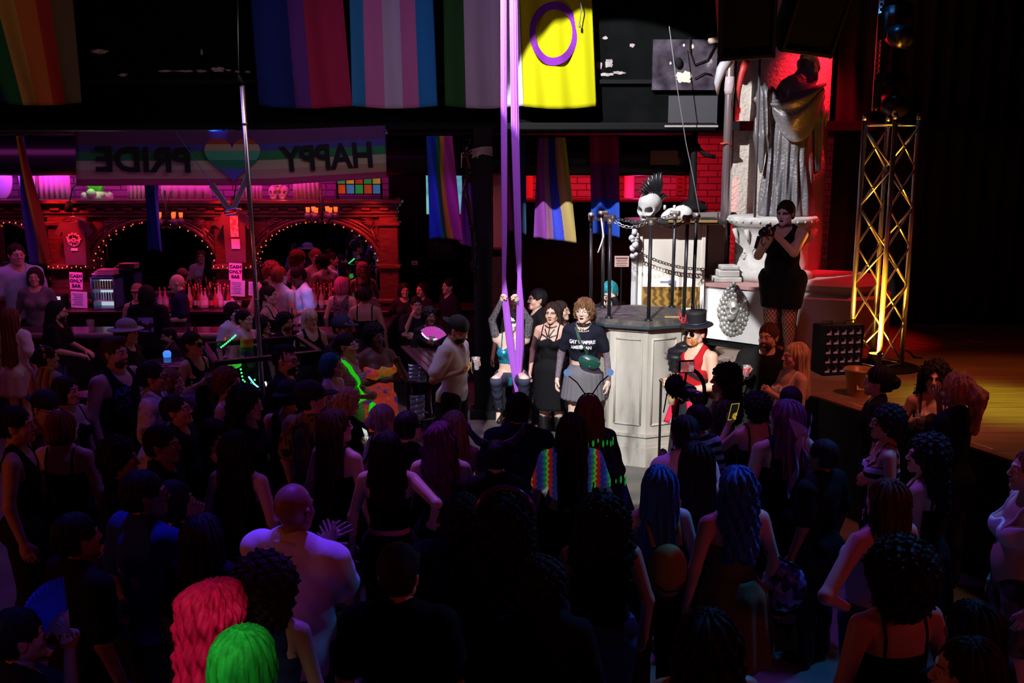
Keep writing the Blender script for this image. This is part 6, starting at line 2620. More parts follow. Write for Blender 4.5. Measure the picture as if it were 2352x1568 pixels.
def low_flag(label, top, bot, ytop, ybot, cols, Y, horiz=False, twist=0.5, amp=.05, seed=0.0, lift=None):
 """flag pinned to the beam under the balcony, its folds gathered at the top"""
 k = Y / FPX
 zt, zb = at(1000, ytop, Y).z, at(1000, ybot, Y).z
 cx = at((bot[0] + bot[1]) / 2, ybot, Y).x
 root = empty('flag', (cx, Y, zb), 0, label, 'flag')
 mats_ = [mat('flagcloth_%s' % '_'.join('%d' % (v * 99) for v in c), c, .85, spec=.1) for _, c in cols]
 fr = [f for f, _ in cols]
 g = MB()
 NU, NV = 130, 44
 w = NV + 1
 for i in range(NU + 1):
  u = i / NU
  for j in range(NV + 1):
   v = j / NV
   e = v ** 1.1
   x0 = at(bot[0] + (top[0] - bot[0]) * e, ybot, Y).x - cx
   x1 = at(bot[1] + (top[1] - bot[1]) * e, ybot, Y).x - cx
   uu = u + .10 * twist * math.sin(2 * math.pi * u + seed) * (1 - v * .5)
   x = x0 + (x1 - x0) * uu
   y = amp * math.sin(2 * math.pi * (1.6 * u + twist * v) + seed) + .3 * amp * math.sin(9 * u + seed + 3 * v)
   g.v.append((x, y, (zt - zb) * v + (.03 * math.sin(u * 3.14 + seed)) * (1 - v)))
 for i in range(NU):
  for j in range(NV):
   u, v = (i + .5) / NU, 1 - (j + .5) / NV
   t_ = v if horiz else u + .18 * twist * math.sin(3 * v + seed)
   mi = 0
   for q, f in enumerate(fr):
    if t_ >= f:
     mi = q
   g.f.append((i * w + j, (i + 1) * w + j, (i + 1) * w + j + 1, i * w + j + 1))
   g.mi.append(mi)
   g.sm.append(True)
 o = g.build('cloth', mats_, root)
 md_ = o.modifiers.new('thick', 'SOLIDIFY')
 md_.thickness = .004
 g = MB()
 for u in (0, 1):
  xt = at(top[u], ytop, Y).x - cx
  g.tube([(xt, 0, zt - zb), (xt, (13.02 - Y) if Y < 13 else 0, 3.78 - zb)], .004, 5)
 g.build('cord', M_BLACK, root)
 return root


low_flag('blue, green and magenta rainbow flag left of the column', (983, 1040), (984, 1060), 312, 552, [(0, (.02, .08, .70)), (.42, (.02, .20, .07)), (.60, (.55, .26, .04)), (.78, (.50, .05, .35))], 12.75, twist=.7, seed=.4)
low_flag('magenta and violet flag half touching the black column', (1064, 1088), (1052, 1092), 420, 562, [(0, (.42, .08, .55)), (.5, (.34, .10, .65))], 12.85, seed=2)
low_flag('dark teal flag hanging behind the purple silks', (1158, 1206), (1162, 1207), 315, 535, [(0, (.10, .05, .18)), (.45, (.03, .08, .15))], 14.3, seed=1)
low_flag('violet, blue and yellow flag with a yellow hem right of the silks', (1234, 1296), (1222, 1320), 315, 552, [(0, (.28, .06, .40)), (.30, (.50, .22, .40)), (.48, (.06, .09, .75)), (.70, (.55, .42, .16)), (.97, (.75, .75, .05))], 14.3, twist=.4, seed=1.4, amp=.06)
low_flag('magenta, violet and blue flag near the red wall', (1350, 1416), (1358, 1421), 312, 542, [(0, (.42, .02, .16)), (.28, (.18, .02, .25)), (.64, (.03, .10, .62))], 14.3, horiz=True, twist=.3, seed=.8, amp=.05)
low_flag('narrow twisted rainbow flag hanging at the far left', (62, 80), (64, 114), 312, 604, [(0, (.10, .05, .35)), (.34, (.55, .28, .02)), (.55, (.55, .05, .02)), (.9, (.12, .10, .6))], 12.4, twist=1.0, seed=2.2, amp=.05)
low_flag('dark navy flag with a violet edge hanging below the banner', (342, 372), (340, 372), 418, 578, [(0, (.01, .02, .14)), (.86, (.22, .16, .75))], 12.9, seed=.2, amp=.02)
# tinsel garland beside the column
g = MB()
rr = random.Random(5)
pth = [(1078, 318), (1070, 350), (1078, 380), (1072, 410), (1066, 430), (1074, 465), (1081, 500), (1085, 530), (1088, 565), (1089, 600), (1089, 622)]
for q in range(150):
 t_ = q / 149 * (len(pth) - 1)
 i = min(int(t_), len(pth) - 2)
 px = pth[i][0] + (pth[i + 1][0] - pth[i][0]) * (t_ - i)
 py = pth[i][1] + (pth[i + 1][1] - pth[i][1]) * (t_ - i)
 wob = 9 if py < 420 else 4.5
 p = at(px + (rr.random() - .5) * wob * 1.6, py + (rr.random() - .5) * 8, 12.72 + rr.random() * .06)
 q1 = Vector((rr.random() - .5, rr.random() - .5, rr.random() - .7)) * .12
 g.tube([p, p + q1], .006, 4, flat=.3)
g.tube([at(x, y, 12.75) for x, y in pth], .028, 6)
tag(g.build('tinsel_garland', mat('black_tinsel', (.05, .05, .06), .15, .9)), 'black shiny tinsel garland hanging down left of the column', 'garland')

# ---------------------------------------------------------------- banner
Yb = 12.52
k = Yb / FPX
ban = empty('pride_banner', (at(530, 360, Yb).x, Yb, at(530, 360, Yb).z), 0, 'rainbow HAPPY PRIDE banner with a heart, seen from its back', 'banner')
x0, x1 = -351 * k, 351 * k
cols = [(.32, .05, .12), (.42, .30, .22), (.44, .48, .36), (.04, .26, .12), (.07, .08, .42), (.12, .05, .20)]
edges = [0, .145, .305, .46, .61, .765, 1.0]


def ban_pt(u, v):       # v from the bottom
 yt = 303 + (5 * math.sin(u * 3.14)) + 2 * u * -6
 yb = 421 + (4 if u < .15 else 3) - 17 * max(0, u - .62) / .38
 py = yb + (yt - yb) * v
 xx = x0 + (x1 - x0) * u + (.03 * (v - .5) if u < .05 else 0)
 return (xx, .012 * math.sin(u * 26 + v * 2) + .02 * math.sin(u * 5), (360 - py) * k)


g = MB()
NU, NV = 60, 24
for i in range(NU + 1):
 for j in range(NV + 1):
  g.v.append(ban_pt(i / NU, j / NV))
w = NV + 1
for i in range(NU):
 for j in range(NV):
  v = (j + .5) / NV
  mi = sum(1 for e in edges[1:-1] if v >= e)
  g.f.append((i * w + j, (i + 1) * w + j, (i + 1) * w + j + 1, i * w + j + 1))
  g.mi.append(mi)
  g.sm.append(True)
o = g.build('cloth', [mat('banner_%d' % i, c, .85, spec=.1) for i, c in enumerate(cols)], ban)
md_ = o.modifiers.new('thick', 'SOLIDIFY')
md_.thickness = .004
# heart
g = MB()
hp = []
for q in range(64):
 a = 2 * math.pi * q / 64
 hx = 16 * math.sin(a) ** 3
 hz = 13 * math.cos(a) - 5 * math.cos(2 * a) - 2 * math.cos(3 * a) - math.cos(4 * a)
 hp.append((hx / 16.5 * 65 * k, (hz + 2.5) / 14.5 * 50 * k))
hb_ = [(-99, .10), (.10, .32), (.32, .52), (.52, .73), (.73, .87), (.87, 99)]
hcols = [(.16, .06, .30), (.10, .10, .50), (.03, .28, .16), (.08, .50, .34), (.45, .38, .30), (.32, .08, .06)]
zmin, zmax = min(p[1] for p in hp), max(p[1] for p in hp)


def clip(poly, z, keep_above):
 out = []
 n = len(poly)
 for i in range(n):
  a, b = poly[i], poly[(i + 1) % n]
  ia, ib = (a[1] >= z) == keep_above, (b[1] >= z) == keep_above
  if ia:
   out.append(a)
  if ia != ib:
   t_ = (z - a[1]) / (b[1] - a[1])
   out.append((a[0] + (b[0] - a[0]) * t_, z))
 return out


hc = Vector(((536 - 530) * k, 0, (360 - 369) * k))
for i, (f0, f1) in enumerate(hb_):
 pp = hp
 if f0 > -9:
  pp = clip(pp, zmin + (zmax - zmin) * f0, True)
 if f1 < 9:
  pp = clip(pp, zmin + (zmax - zmin) * f1, False)
 if len(pp) > 2:
  g.prism(pp, 0, .006, m=i, M=TR(hc.x, -.034, hc.z) @ FACE_CAM)
g.build('heart', [mat('heart_%d' % i, c, .85, spec=.1) for i, c in enumerate(hcols)], ban)
M_BLET = mat('banner_black', (.006, .008, .018), .8)
for word, cxp, wpx, tilt in (('PRIDE', 333, 214, 0.6), ('HAPPY', 746, 208, -3.2)):
 o = text_mesh('lettering', word, .42, M_BLET, ban, None, ext=.002, offset=.012)
 xs = [v.co.x for v in o.data.vertices]
 ys = [v.co.y for v in o.data.vertices]
 sx, sz = wpx * k / (max(xs) - min(xs)), 57 * k / (max(ys) - min(ys))
 mx_, my_ = (max(xs) + min(xs)) / 2, (max(ys) + min(ys)) / 2
 cy = 366 if word == 'PRIDE' else 360
 Mx = TR((cxp - 530) * k, -.036, (360 - cy) * k) @ RY(-(-tilt)) @ FACE_CAM @ Matrix.Diagonal((-sx, sz, 1, 1)) @ TR(-mx_, -my_, 0)
 o.data.transform(Mx)
 o.data.flip_normals()
# V straps with the carabiner
g = MB()
a, c_, b2 = at(404, 302, 12.35), at(531, 482, 12.35), at(636, 302, 12.62)


def strap(p, q, wd, name, label):
 p, q = Vector(p), Vector(q)
 d = (q - p).normalized()
 s = d.cross(Vector((0, 1, 0))).normalized() * wd
 root = empty(name, p, 0, label, 'strap', 'webbing straps of the carabiner')
 g = MB()
 t_ = Vector((0, .004, 0))
 A = [Vector((0, 0, 0)) - s, Vector((0, 0, 0)) + s, q - p + s * .8, q - p - s * .8]
 g.add([v - t_ for v in A] + [v + t_ for v in A], [(0, 1, 2, 3), (7, 6, 5, 4), (0, 4, 5, 1), (1, 5, 6, 2), (2, 6, 7, 3), (3, 7, 4, 0)])
 g.build('webbing', mat('brown_webbing', (.16, .10, .05), .8), root)
 for e in (-1, 1):
  MB().tube([s * e - t_, q - p + s * e * .8 - t_], .009, 6, flat=.6).build('edge_stripe', mat('teal_stripe', (.10, .62, .58), .5), root)


q0 = at(486, 424, 12.35)
strap(q0, at(528, 482, 12.35), .036, 'webbing_strap', 'teal-edged webbing strap, left arm of the V above the carabiner')
strap(at(612, 308, 12.70), at(536, 480, 12.38), .036, 'webbing_strap', 'teal-edged webbing strap, right arm of the V above the carabiner')
g = MB().tube([a, q0], .008, 6, flat=.5)
tag(g.build('webbing_line', mat('blue_strap', (.08, .25, .65), .5)), 'thin blue strap line running down across the banner', 'strap')
g = MB()
pp = at(533, 488, 12.33)
g.tube([(pp.x - .07, 12.33, pp.z - .03), (pp.x + .05, 12.33, pp.z - .02), (pp.x + .075, 12.33, pp.z + .02), (pp.x + .05, 12.33, pp.z + .055), (pp.x - .06, 12.33, pp.z + .03), (pp.x - .085, 12.33, pp.z)], .010, 8, closed=True)
g.tube([(pp.x - .09, 12.33, pp.z - .01), (pp.x - .05, 12.33, pp.z + .015)], .016, 8)
tag(g.build('carabiner', mat('blue_steel', (.45, .5, .8), .2, 1.0)), 'steel carabiner joining the two straps of the V', 'carabiner')

# ---------------------------------------------------------------- dance pole and railed platform
pz = .30
p0 = at_z(603, 905, pz)
Yp = 10.65
p0 = at(608, 960, Yp)
ptop = at(556, 196, Yp - .15)
dp = empty('dance_pole', (p0.x, Yp, pz), 0, 'tall chrome dance pole rising from the railed platform', 'pole')
L = Vector((ptop.x - p0.x, -.15, ptop.z - pz))
MB().tube([(0, 0, 0), L * .5, L], .025, 20).build('pole', mat('brushed_chrome', (.85, .85, .87), .24, .9), dp)
MB().lathe([(.12, 0), (.12, .02), (.04, .05)], 24).build('foot', M_CHROME, dp)
for f in (.9, .42):
 c_ = L * f
 MB().tube([c_ - L.normalized() * .01, c_ + L.normalized() * .01], .029, 20).build('joint', M_STEEL, dp)
MB().tube([L, L + Vector((-.03, 0, .1))], [.03, .012], 14).build('cap', M_BLACK, dp)
g = MB().tube([Vector((p0.x, Yp, pz)) + L + Vector((-.03, 0, .1)), at(545, -60, Yp - .2)], .005, 6)
tag(g.build('pole_cable', mat('dim_cable', (.06, .08, .09), .5)), 'thin dark cable holding the top of the dance pole', 'cable')
zr = 1.36
RC = [at_z(470, 786, zr), at_z(683, 769, zr), at_z(735, 803, zr), at_z(497, 827, zr)]
pf = empty('railed_platform', (RC[3].x, RC[3].y, 0), 0, 'low black platform with a square black hand rail round the pole', 'platform')
o3 = Vector((RC[3].x, RC[3].y, 0))
rel = [Vector((p.x, p.y, 0)) - o3 for p in RC]
MB().prism([(v.x, v.y) for v in rel][::-1], .0, pz).build('deck', M_BLACK, pf)
for i in range(4):
 a, b2 = rel[i], rel[(i + 1) % 4]
 d = (b2 - a)
 an = math.degrees(math.atan2(d.y, d.x))
 g = MB()
 g.box((d.length / 2, 0, 0), (d.length + .05, .055, .055), bev=.008, M=TR(a.x, a.y, zr - .03) @ RZ(an))
 g.build('hand_rail', mat('rail_black', (.012, .012, .016), .25), pf)
 MB().box((a.x, a.y, (pz + zr - .05) / 2), (.05, .05, zr - .05 - pz), bev=.006).build('rail_post', mat('rail_black'), pf)

# ---------------------------------------------------------------- aerial silks
M_SILK = mat('purple_silk', (.42, .11, .72), .5, spec=.3, sheen=.3)
YS = 11.12


def silk(path, label, seed):
 """path: (px, py, half width px) going down"""
 root = empty('aerial_silk', at(path[0][0], path[0][1], YS), 0, label, 'aerial silk', 'purple aerial silks')
 o0 = Vector(root.location)
 pts = []
 n = 90
 ks = [(at(x, y, YS), w_ * YS / FPX) for x, y, w_ in path]
 g = MB()
 m_ = 64
 for i in range(n + 1):
  t_ = i / n * (len(ks) - 1)
  q = min(int(t_), len(ks) - 2)
  f = t_ - q
  c = ks[q][0].lerp(ks[q + 1][0], f) - o0
  w_ = ks[q][1] * (1 - f) + ks[q + 1][1] * f
  for j in range(m_):
   a = 2 * math.pi * j / m_
   fold = 1 + .20 * math.sin(8 * a + seed + i * .012) + .12 * math.sin(13 * a - i * .015 + seed)
   g.v.append((c.x + w_ * fold * math.cos(a), c.y + min(.035, w_ * .8) * fold * math.sin(a), c.z))
 for i in range(n):
  for j in range(m_):
   j2 = (j + 1) % m_
   g.f.append((i * m_ + j, (i + 1) * m_ + j, (i + 1) * m_ + j2, i * m_ + j2))
   g.mi.append(0)
   g.sm.append(True)
 g.build('fabric', M_SILK, root)


silk([(1156, -40, 5.6), (1157, 320, 6), (1158, 560, 5), (1157, 636, 3.6), (1160, 690, 6.2), (1172, 790, 7.5), (1184, 870, 5.5), (1187, 905, 2.5)], 'purple aerial silk gripped by the left hand in the photo', 0.4)
silk([(1178, -40, 7.2), (1183, 320, 7.6), (1190, 560, 6.6), (1193, 636, 3.8), (1195, 700, 7), (1194, 800, 7.8), (1191, 870, 5), (1189, 908, 2.5)], 'purple aerial silk gripped by the right hand in the photo', 2.1)

# ---------------------------------------------------------------- everyone in the room
def toward(px, py, h, tx=1.05, ty=11.3):
 p = at_z(px, py, h)
 return math.degrees(math.atan2(tx - p.x, -(ty - p.y)))


QUEUE = []


def P(key, px, py, h, label, face=None, off=0, **kw):
 if face is None:
  face = toward(px, py, h) + off
 if 'lod' not in kw:
  d = (at_z(px, py, h) - Vector((0, 0, CAMZ))).length
  kw['lod'] = 0 if d < 7.0 else (1 if d < 11.5 else 2)
 fixed = 'Y' in kw
 d = ray(px, py)
 z0 = kw.get('z0', 0.0)
 t = kw['Y'] / d.y if fixed else (z0 + h - CAMZ) / d.z
 QUEUE.append(dict(a=(key, px, py, h, face, label), kw=kw, t=t, t0=t, d=d, fixed=fixed, r=.205 * (1 + (kw.get('w', 1) - 1) * .6), z0=z0))


def settle():
 """spread the crowd in depth so that nobody stands inside a neighbour, then build everyone"""
 for it in range(300):
  moved = False
  for i, A in enumerate(QUEUE):
   for B in QUEUE[i + 1:]:
    ax, ay = A['d'].x * A['t'], A['d'].y * A['t']
    bx_, by_ = B['d'].x * B['t'], B['d'].y * B['t']
    rr = A['r'] + B['r']
    dx, dy = ax - bx_, ay - by_
    if dx * dx + dy * dy >= rr * rr or abs(dx) >= rr or abs(A['z0'] - B['z0']) > .5:
     continue
    need = math.sqrt(rr * rr - dx * dx) - abs(dy)
    sgn = 1 if (dy > 0 or (dy == 0)) else -1
    st_ = min(.03, need * .5 + .002)
    if not A['fixed']:
     A['t'] += sgn * st_
     moved = True
    if not B['fixed']:
     B['t'] -= sgn * st_
     moved = True
  for A in QUEUE:
   if A['fixed']:
    continue
   lo = (A['z0'] + min(A['a'][3] + .15, 1.95) - CAMZ) / A['d'].z
   hi = (A['z0'] + max(A['a'][3] - .17, 1.42) - CAMZ) / A['d'].z
   A['t'] = min(max(A['t'], lo), hi)
  if not moved:
   break
 for A in QUEUE:
  key, px, py, h, face, label = A['a']
  kw = dict(A['kw'])
  kw['Y'] = A['t'] * A['d'].y
  person(key, px, py, h=h, face=face, label=label, **kw)


# printed and patterned cloths
mat_bands('rainbow_knit', [(0, (.75, .10, .06)), (.2, (.80, .42, .05)), (.4, (.75, .70, .10)), (.55, (.12, .45, .15)), (.7, (.10, .20, .60)), (.85, (.45, .10, .45))],
          'X', lo=0, hi=.085, repeat=1)
mat_noise('floral_shirt', [(.50, (.78, .72, .74)), (.56, (.45, .38, .30)), (.62, (.25, .20, .14)), (.66, (.76, .70, .74))], 9, 3, .85)
mat_noise('tie_dye', [(.36, (.02, .35, .04)), (.43, (.75, .30, .02)), (.50, (.90, .06, .05)), (.60, (.95, .10, .05)), (.68, (.12, .05, .30))], 4.5, 3, .8, stretch=(1, 1, 1.4), emit=.16)  # even emission stands in for the blacklight glow of the dyes
mat_bands('striped_knit', [(0, (.55, .20, .22)), (.2, (.45, .42, .50)), (.4, (.62, .40, .20)), (.6, (.20, .20, .42)), (.8, (.60, .50, .45))], 'Z', lo=0, hi=.06, repeat=1)
mat_noise('jersey_swirl', [(.40, (.02, .02, .05)), (.47, (.45, .36, .03)), (.53, (.05, .04, .16)), (.60, (.30, .12, .55)), (.66, (.03, .03, .06))], 5, 2, .6, distort=1.5)
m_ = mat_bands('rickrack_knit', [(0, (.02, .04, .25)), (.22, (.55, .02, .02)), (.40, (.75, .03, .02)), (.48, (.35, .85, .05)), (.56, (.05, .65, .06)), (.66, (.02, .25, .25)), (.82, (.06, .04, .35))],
               'X', lo=0, hi=.115, repeat=1, zig=('Z', 150, .006), emit=.16)  # knit emits its own colours in place of blacklight glow
mat_noise('wing_print', [(.42, (.005, .006, .012)), (.60, (.012, .012, .05)), (.70, (.02, .03, .30)), (.74, (.008, .008, .02))], 7, 2, .8)
mat_bands('black_white_stripes', [(0, (.008, .008, .01)), (.5, (.62, .62, .80))], 'Z', lo=0, hi=.075, repeat=1)
mat_noise('silver_glitter', [(.4, (.10, .10, .12)), (.62, (.55, .55, .62))], 120, 0, .3, metal=.6)
mat_noise('teal_sequin', [(.35, (.005, .13, .22)), (.6, (.02, .34, .50))], 90, 0, .3, metal=.35)
mat_noise('lace', [(.42, (.012, .012, .015)), (.55, (.20, .16, .18))], 60, 1, .8)
mat_noise('mesh_sleeve', [(.4, (.10, .08, .11)), (.6, (.25, .20, .24))], 140, 0, .8)
mat_noise('camo', [(.40, (.10, .09, .05)), (.52, (.22, .19, .12)), (.60, (.05, .045, .03))], 6, 2, .85)
mat('neon_green', (.05, .95, .03), .6, emit=(.02, 1.0, .01), es=.42)  # emission put in for the blacklight glow of strap and pouch

# ---- at the bar and beyond it
P('b1', 27, 707, 1.66, 'person with long auburn hair in a white tee and pale skirt, far left', face=165, hair=('verylong', 'auburn'), top=('tee', 'white'), bottom=('skirt', 'pinkish', .62), skin='fair', lod=1)
P('b2', 113, 692, 1.68, 'long-haired man in black leaning on the bar at left', face=95, fem=False, hair=('verylong', 'black'), top=('tee', 'black'), bottom=('pants', 'denim'), beard='black', arms=('counter', 'counter'), lean=9, lod=1)
P('b3', 314, 654, 1.62, 'pale bartender in a cap facing out, half hidden behind a black shirt', Y=14.3, face=10, hair=('short', 'black'), top=('tank', 'black'))
P('b4', 337, 655, 1.74, 'dark-haired person in black with a printed back patch, at the bar', face=176, hair=('bob', 'black'), fem=False, top=('tee', 'black'), bottom=('pants', 'black'), lod=1)
P('b5', 409, 630, 1.78, 'bald bartender in a dark blue tee with tattooed arms', Y=14.1, face=-75, fem=False, hair=('bald', 'dark'), top=('tee', 'navy'), arms=('bent', 'bent'), nod=14, skin='fair', lod=1)
P('b6', 292, 740, 1.68, 'person in a pale veiled hat between the bar and the bearded man', face=80, hair=('long', 'dark'), top=('long', 'charcoal'), lod=1)
P('b7', 388, 753, 1.45, 'dark-haired man with a moustache leaning over the high table', Y=12.05, face=-55, fem=False, hair=('quiff', 'black'), beard='black', top=('tee', 'charcoal'), arms=('cross', 'bent'), skin='tan', lod=1, nod=8)
P('b8', 443, 763, 1.68, 'woman in sunglasses, cat-ear headband and black tank top, facing right', face=70, hair=('bun', 'dark'), top=('tank', 'black'), arms=('drink', 'bent'), glasses=('shades', 'black'), lod=1)
P('b9', 106, 795, 1.60, 'woman in a rainbow knit top with flowers in her dark hair', face=150, hair=('bun', 'dark'), top=('tee', 'rainbow_knit'), bottom=('skirt', 'denim', .6), turn=-20, lod=1)
P('b10', 262, 776, 1.86, 'big bearded man in a black sleeveless top with blue lettering', face=72, fem=False, w=1.28, hair=('quiff', 'brown'), beard='brown', top=('tank', 'black'), skin='fair', lod=1)
P('b11', 350, 832, 1.74, 'man in glasses and a white floral short-sleeved shirt', face=100, fem=False, hair=('short', 'black'), top=('polo', 'floral_shirt'), bottom=('pants', 'charcoal'), glasses=('square', 'black'), skin='tan', lod=1)
P('b12', 393, 847, 1.62, 'woman with loose light brown hair behind the floral shirt, drink raised', face=85, hair=('bob', 'lightbrown'), top=('strap', 'black'), arms=(('at', 442, 925, -.1, 'grip', (1, .2, 0)), 'down'), lod=1)
P('b13', 410, 907, 1.66, 'round-faced young man in black just below the floral shirt', face=88, fem=False, hair=('short', 'dark'), top=('tee', 'black'), skin='fair', nod=-10, lod=1)
P('b14', 152, 865, 1.64, 'dark-haired woman in profile with a pendant and low black top', face=75, hair=('bob', 'dark'), top=('strap', 'black'), lod=1, w=1.1)
P('b15', 97, 900, 1.66, 'man in a backwards dark cap, glasses and dark print shirt at left', face=62, fem=False, hair=('buzz', 'black'), top=('tee', 'camo'), glasses=('square', 'steel'), skin='tan', nod=14, lod=1)
P('b16', 34, 935, 1.72, 'bare-armed man in a dark tank top at the left edge', face=105, fem=False, hair=('short', 'black'), top=('tank', 'black'), skin='tan', lod=0)
P('b17', 142, 945, 1.68, 'woman seen from behind with auburn hair, bare back and black straps', face=172, hair=('bob', 'auburn'), top=('dress', 'black'), bottom=('tight', 'black', .6), w=1.2, lod=0, turn=-25, skin='fair')
P('b18', 372, 980, 1.74, 'dark-haired man in black facing right below the floral shirt', face=88, fem=False, hair=('short', 'black'), top=('tee', 'black'), skin='brown', lod=0)
P('b19', 272, 1010, 1.66, 'dim dark-skinned person in black, left of the floral shirt hem', face=95, hair=('curly', 'black'), top=('tee', 'black'), skin='brown', lod=0)
P('b20', 494, 965, 1.66, 'pale woman with a straight black fringe and white-striped black sleeves', face=62, hair=('fringe', 'black'), top=('long', 'black'), lod=0, skin='pale', lips='dark')
P('b21', 545, 990, 1.66, 'woman from behind with very long black hair over a bare shoulder', face=165, hair=('verylong', 'black'), top=('strapless', 'black'), bottom=('skirt', 'black', .7), lod=0, skin='pale')
P('b22', 330, 1083, 1.76, 'man in glasses and a blue tee with white lettering on the back', face=142, fem=False, hair=('short', 'black'), top=('tee', 'blue'), glasses=('square', 'black'), skin='brown', lod=0, turn=-22, w=1.12)
P('b23', 402, 1105, 1.60, 'bare-shouldered person with one hand raised beside the blue tee', face=120, hair=('bob', 'black'), top=('tank', 'black'), arms=('down', 'face'), skin='tan', lod=0, w=1.25)
P('b24', 522, 846, 1.66, 'woman with curly auburn hair and bare shoulders near the platform', face=85, hair=('curly', 'auburn'), top=('strapless', 'black'), skin='fair', lod=1)
P('b25', 566, 890, 1.68, 'woman with long black curls in profile and a striped sleeve', face=78, hair=('longcurl', 'black'), top=('long', 'charcoal'), skin='pale', lod=1, lips='red', nod=6)
P('b26', 535, 694, 1.66, 'person in ghoul face make-up and an orange-trimmed white sleeve', face=60, hair=('fringe', 'dark'), top=('tee', 'white'), paint='white', lid='black', skin='pale', lod=1, Y=12.3)
P('b27', 561, 712, 1.68, 'pale-faced person with short black hair under the ghoul make-up neighbour', face=70, hair=('short', 'black'), top=('tank', 'white'), skin='pale', fem=False, lod=1, Y=11.85)
P('b28', 618, 656, 1.66, 'woman with dark hair tied up holding a bottle by the bar', Y=13.0, face=80, hair=('topbun', 'dark'), top=('strap', 'black'), arms=('bent', 'drink'), skin='fair', lod=1)
P('b29', 602, 598, 1.68, 'red-lit red-haired bartender bending forward behind the pole', Y=14.5, face=65, hair=('curly', 'red'), top=('strapless', 'charcoal'), lean=14, skin='fair', lod=1, w=1.2)
P('b30', 642, 612, 1.70, 'bartender in a red-lit tank top seen from behind', Y=13.99, face=150, fem=False, hair=('short', 'red'), top=('tank', 'pinkish'), skin='fair', lod=1, arms=('bent', 'bent'))
P('b31', 690, 612, 1.74, 'young man with black hair in a glowing pale blue tee', Y=14.42, face=-60, fem=False, hair=('short', 'black'), top=('tee', 'white'), bottom=('pants', 'charcoal'), skin='dark', nod=24, arms=('bent', 'down'), lod=1)
P('b32', 785, 636, 1.62, 'woman with a pink bob and black lace top at the bar', Y=14.3, face=168, hair=('bob', 'pink'), top=('tank', 'lace'), lod=1)
P('b33', 838, 655, 1.66, 'woman with crossed black straps on her bare back at the bar', Y=13.15, face=178, hair=('topbun', 'dark'), top=('strap', 'black'), skin='tan', lod=1)
P('b34', 604, 728, 1.64, 'dark curly-haired person in glasses just behind the pole', face=75, Y=12.2, hair=('longcurl', 'black'), top=('tee', 'charcoal'), glasses=('square', 'black'), lod=1)
P('b35', 655, 719, 1.74, 'dark-bearded man in glasses smiling, left of the blond wig', face=55, Y=11.85, fem=False, hair=('curly', 'black'), beard='black', top=('tee', 'black'), glasses=('round', 'black'), skin='tan', lod=1)
P('b36', 712, 711, 1.72, 'person in a platinum blond wig, glasses and a black top', face=38, Y=11.85, hair=('fringe', 'platinum'), top=('tank', 'black'), glasses=('square', 'black'), lips='red', lod=1, hairscale=(1.05, 1.02, 1.02))
P('b37', 787, 727, 1.76, 'dark-bearded man in a navy cap with badges', face=62, fem=False, hair=('buzz', 'black'), beard='black', top=('tee', 'charcoal'), skin='brown', lod=1)
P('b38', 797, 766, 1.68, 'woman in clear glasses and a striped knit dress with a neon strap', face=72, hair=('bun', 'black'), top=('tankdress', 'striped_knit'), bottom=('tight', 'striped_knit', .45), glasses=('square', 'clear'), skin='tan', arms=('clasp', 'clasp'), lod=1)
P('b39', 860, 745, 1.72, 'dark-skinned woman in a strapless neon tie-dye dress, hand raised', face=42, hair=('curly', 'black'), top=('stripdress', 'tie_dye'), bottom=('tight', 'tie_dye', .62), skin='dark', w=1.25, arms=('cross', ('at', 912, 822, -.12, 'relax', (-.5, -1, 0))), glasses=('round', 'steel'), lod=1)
P('b40', 763, 812, 1.58, 'short person with teal hair and round glasses in a white-strapped top', face=72, hair=('bob', 'teal'), top=('tank', 'white'), glasses=('round', 'gold'), skin='pale', lod=1)
P('b41', 655, 795, 1.78, 'bearded man in glasses with shaved sides and a black tee', face=80, fem=False, hair=('mohawk', 'black'), beard='black', top=('tee', 'black'), glasses=('square', 'black'), skin='fair', lod=1, w=1.15)
P('b42', 957, 682, 1.55, 'person leaning on an elbow at the drink counter, hand at face', face=15, hair=('short', 'dark'), fem=False, top=('tee', 'charcoal'), arms=('face', 'cross'), skin='fair', lod=1)
P('b43', 986, 706, 1.62, 'dim person wearing a glowing pink and green bead necklace', Y=12.4, face=25, hair=('curly', 'black'), top=('long', 'black'), arms=('down', ('at', 988, 786, -.25, 'grip', (-1, .3, 0))), skin='dark', lod=1)
P('b44', 1042, 726, 1.80, 'man in a white tee and backwards cap looking down at his phone', face=68, fem=False, hair=('buzz', 'dark'), top=('tee', 'white'), bottom=('pants', 'charcoal'), arms=(('at', 1072, 850, -.20, 'grip', (0, .4, 1)), ('at', 1100, 832, .05, 'grip', (-1, .2, 0))), nod=26, skin='tan', lod=0, beard='dark')
P('b46', 566, 782, 1.36, 'crouching person in dark costume with green lights beside the pole', Y=11.45, face=30, hair=('curly', 'black'), top=('long', 'charcoal'), skin='dark', lod=1, lean=24)
P('b45', 928, 650, 1.66, 'dim person in dark clothes at the side counter, leftmost there', Y=15.0, face=20, hair=('bob', 'black'), top=('long', 'charcoal'), skin='tan')
P('b45b', 968, 650, 1.62, 'dim seated guest at the back of the room beneath the video screen', Y=15.1, face=-35, hair=('long', 'black'), top=('tee', 'charcoal'), skin='tan')
P('b45c', 1030, 640, 1.68, 'dim guest standing at the side counter nearest the column', Y=15.0, face=-60, fem=False, hair=('short', 'black'), top=('tee', 'charcoal'), skin='fair')
P('b47x', 36, 560, 1.66, 'bartender in a pale blue shirt at the far left of the bar', Y=14.3, face=40, hair=('short', 'dark'), top=('tee', 'paleblue'), fem=False)
P('b48x', 78, 615, 1.62, 'bartender in a grey top behind the counter, second from the left edge', Y=14.2, face=15, hair=('bob', 'dark'), top=('long', 'grey'))
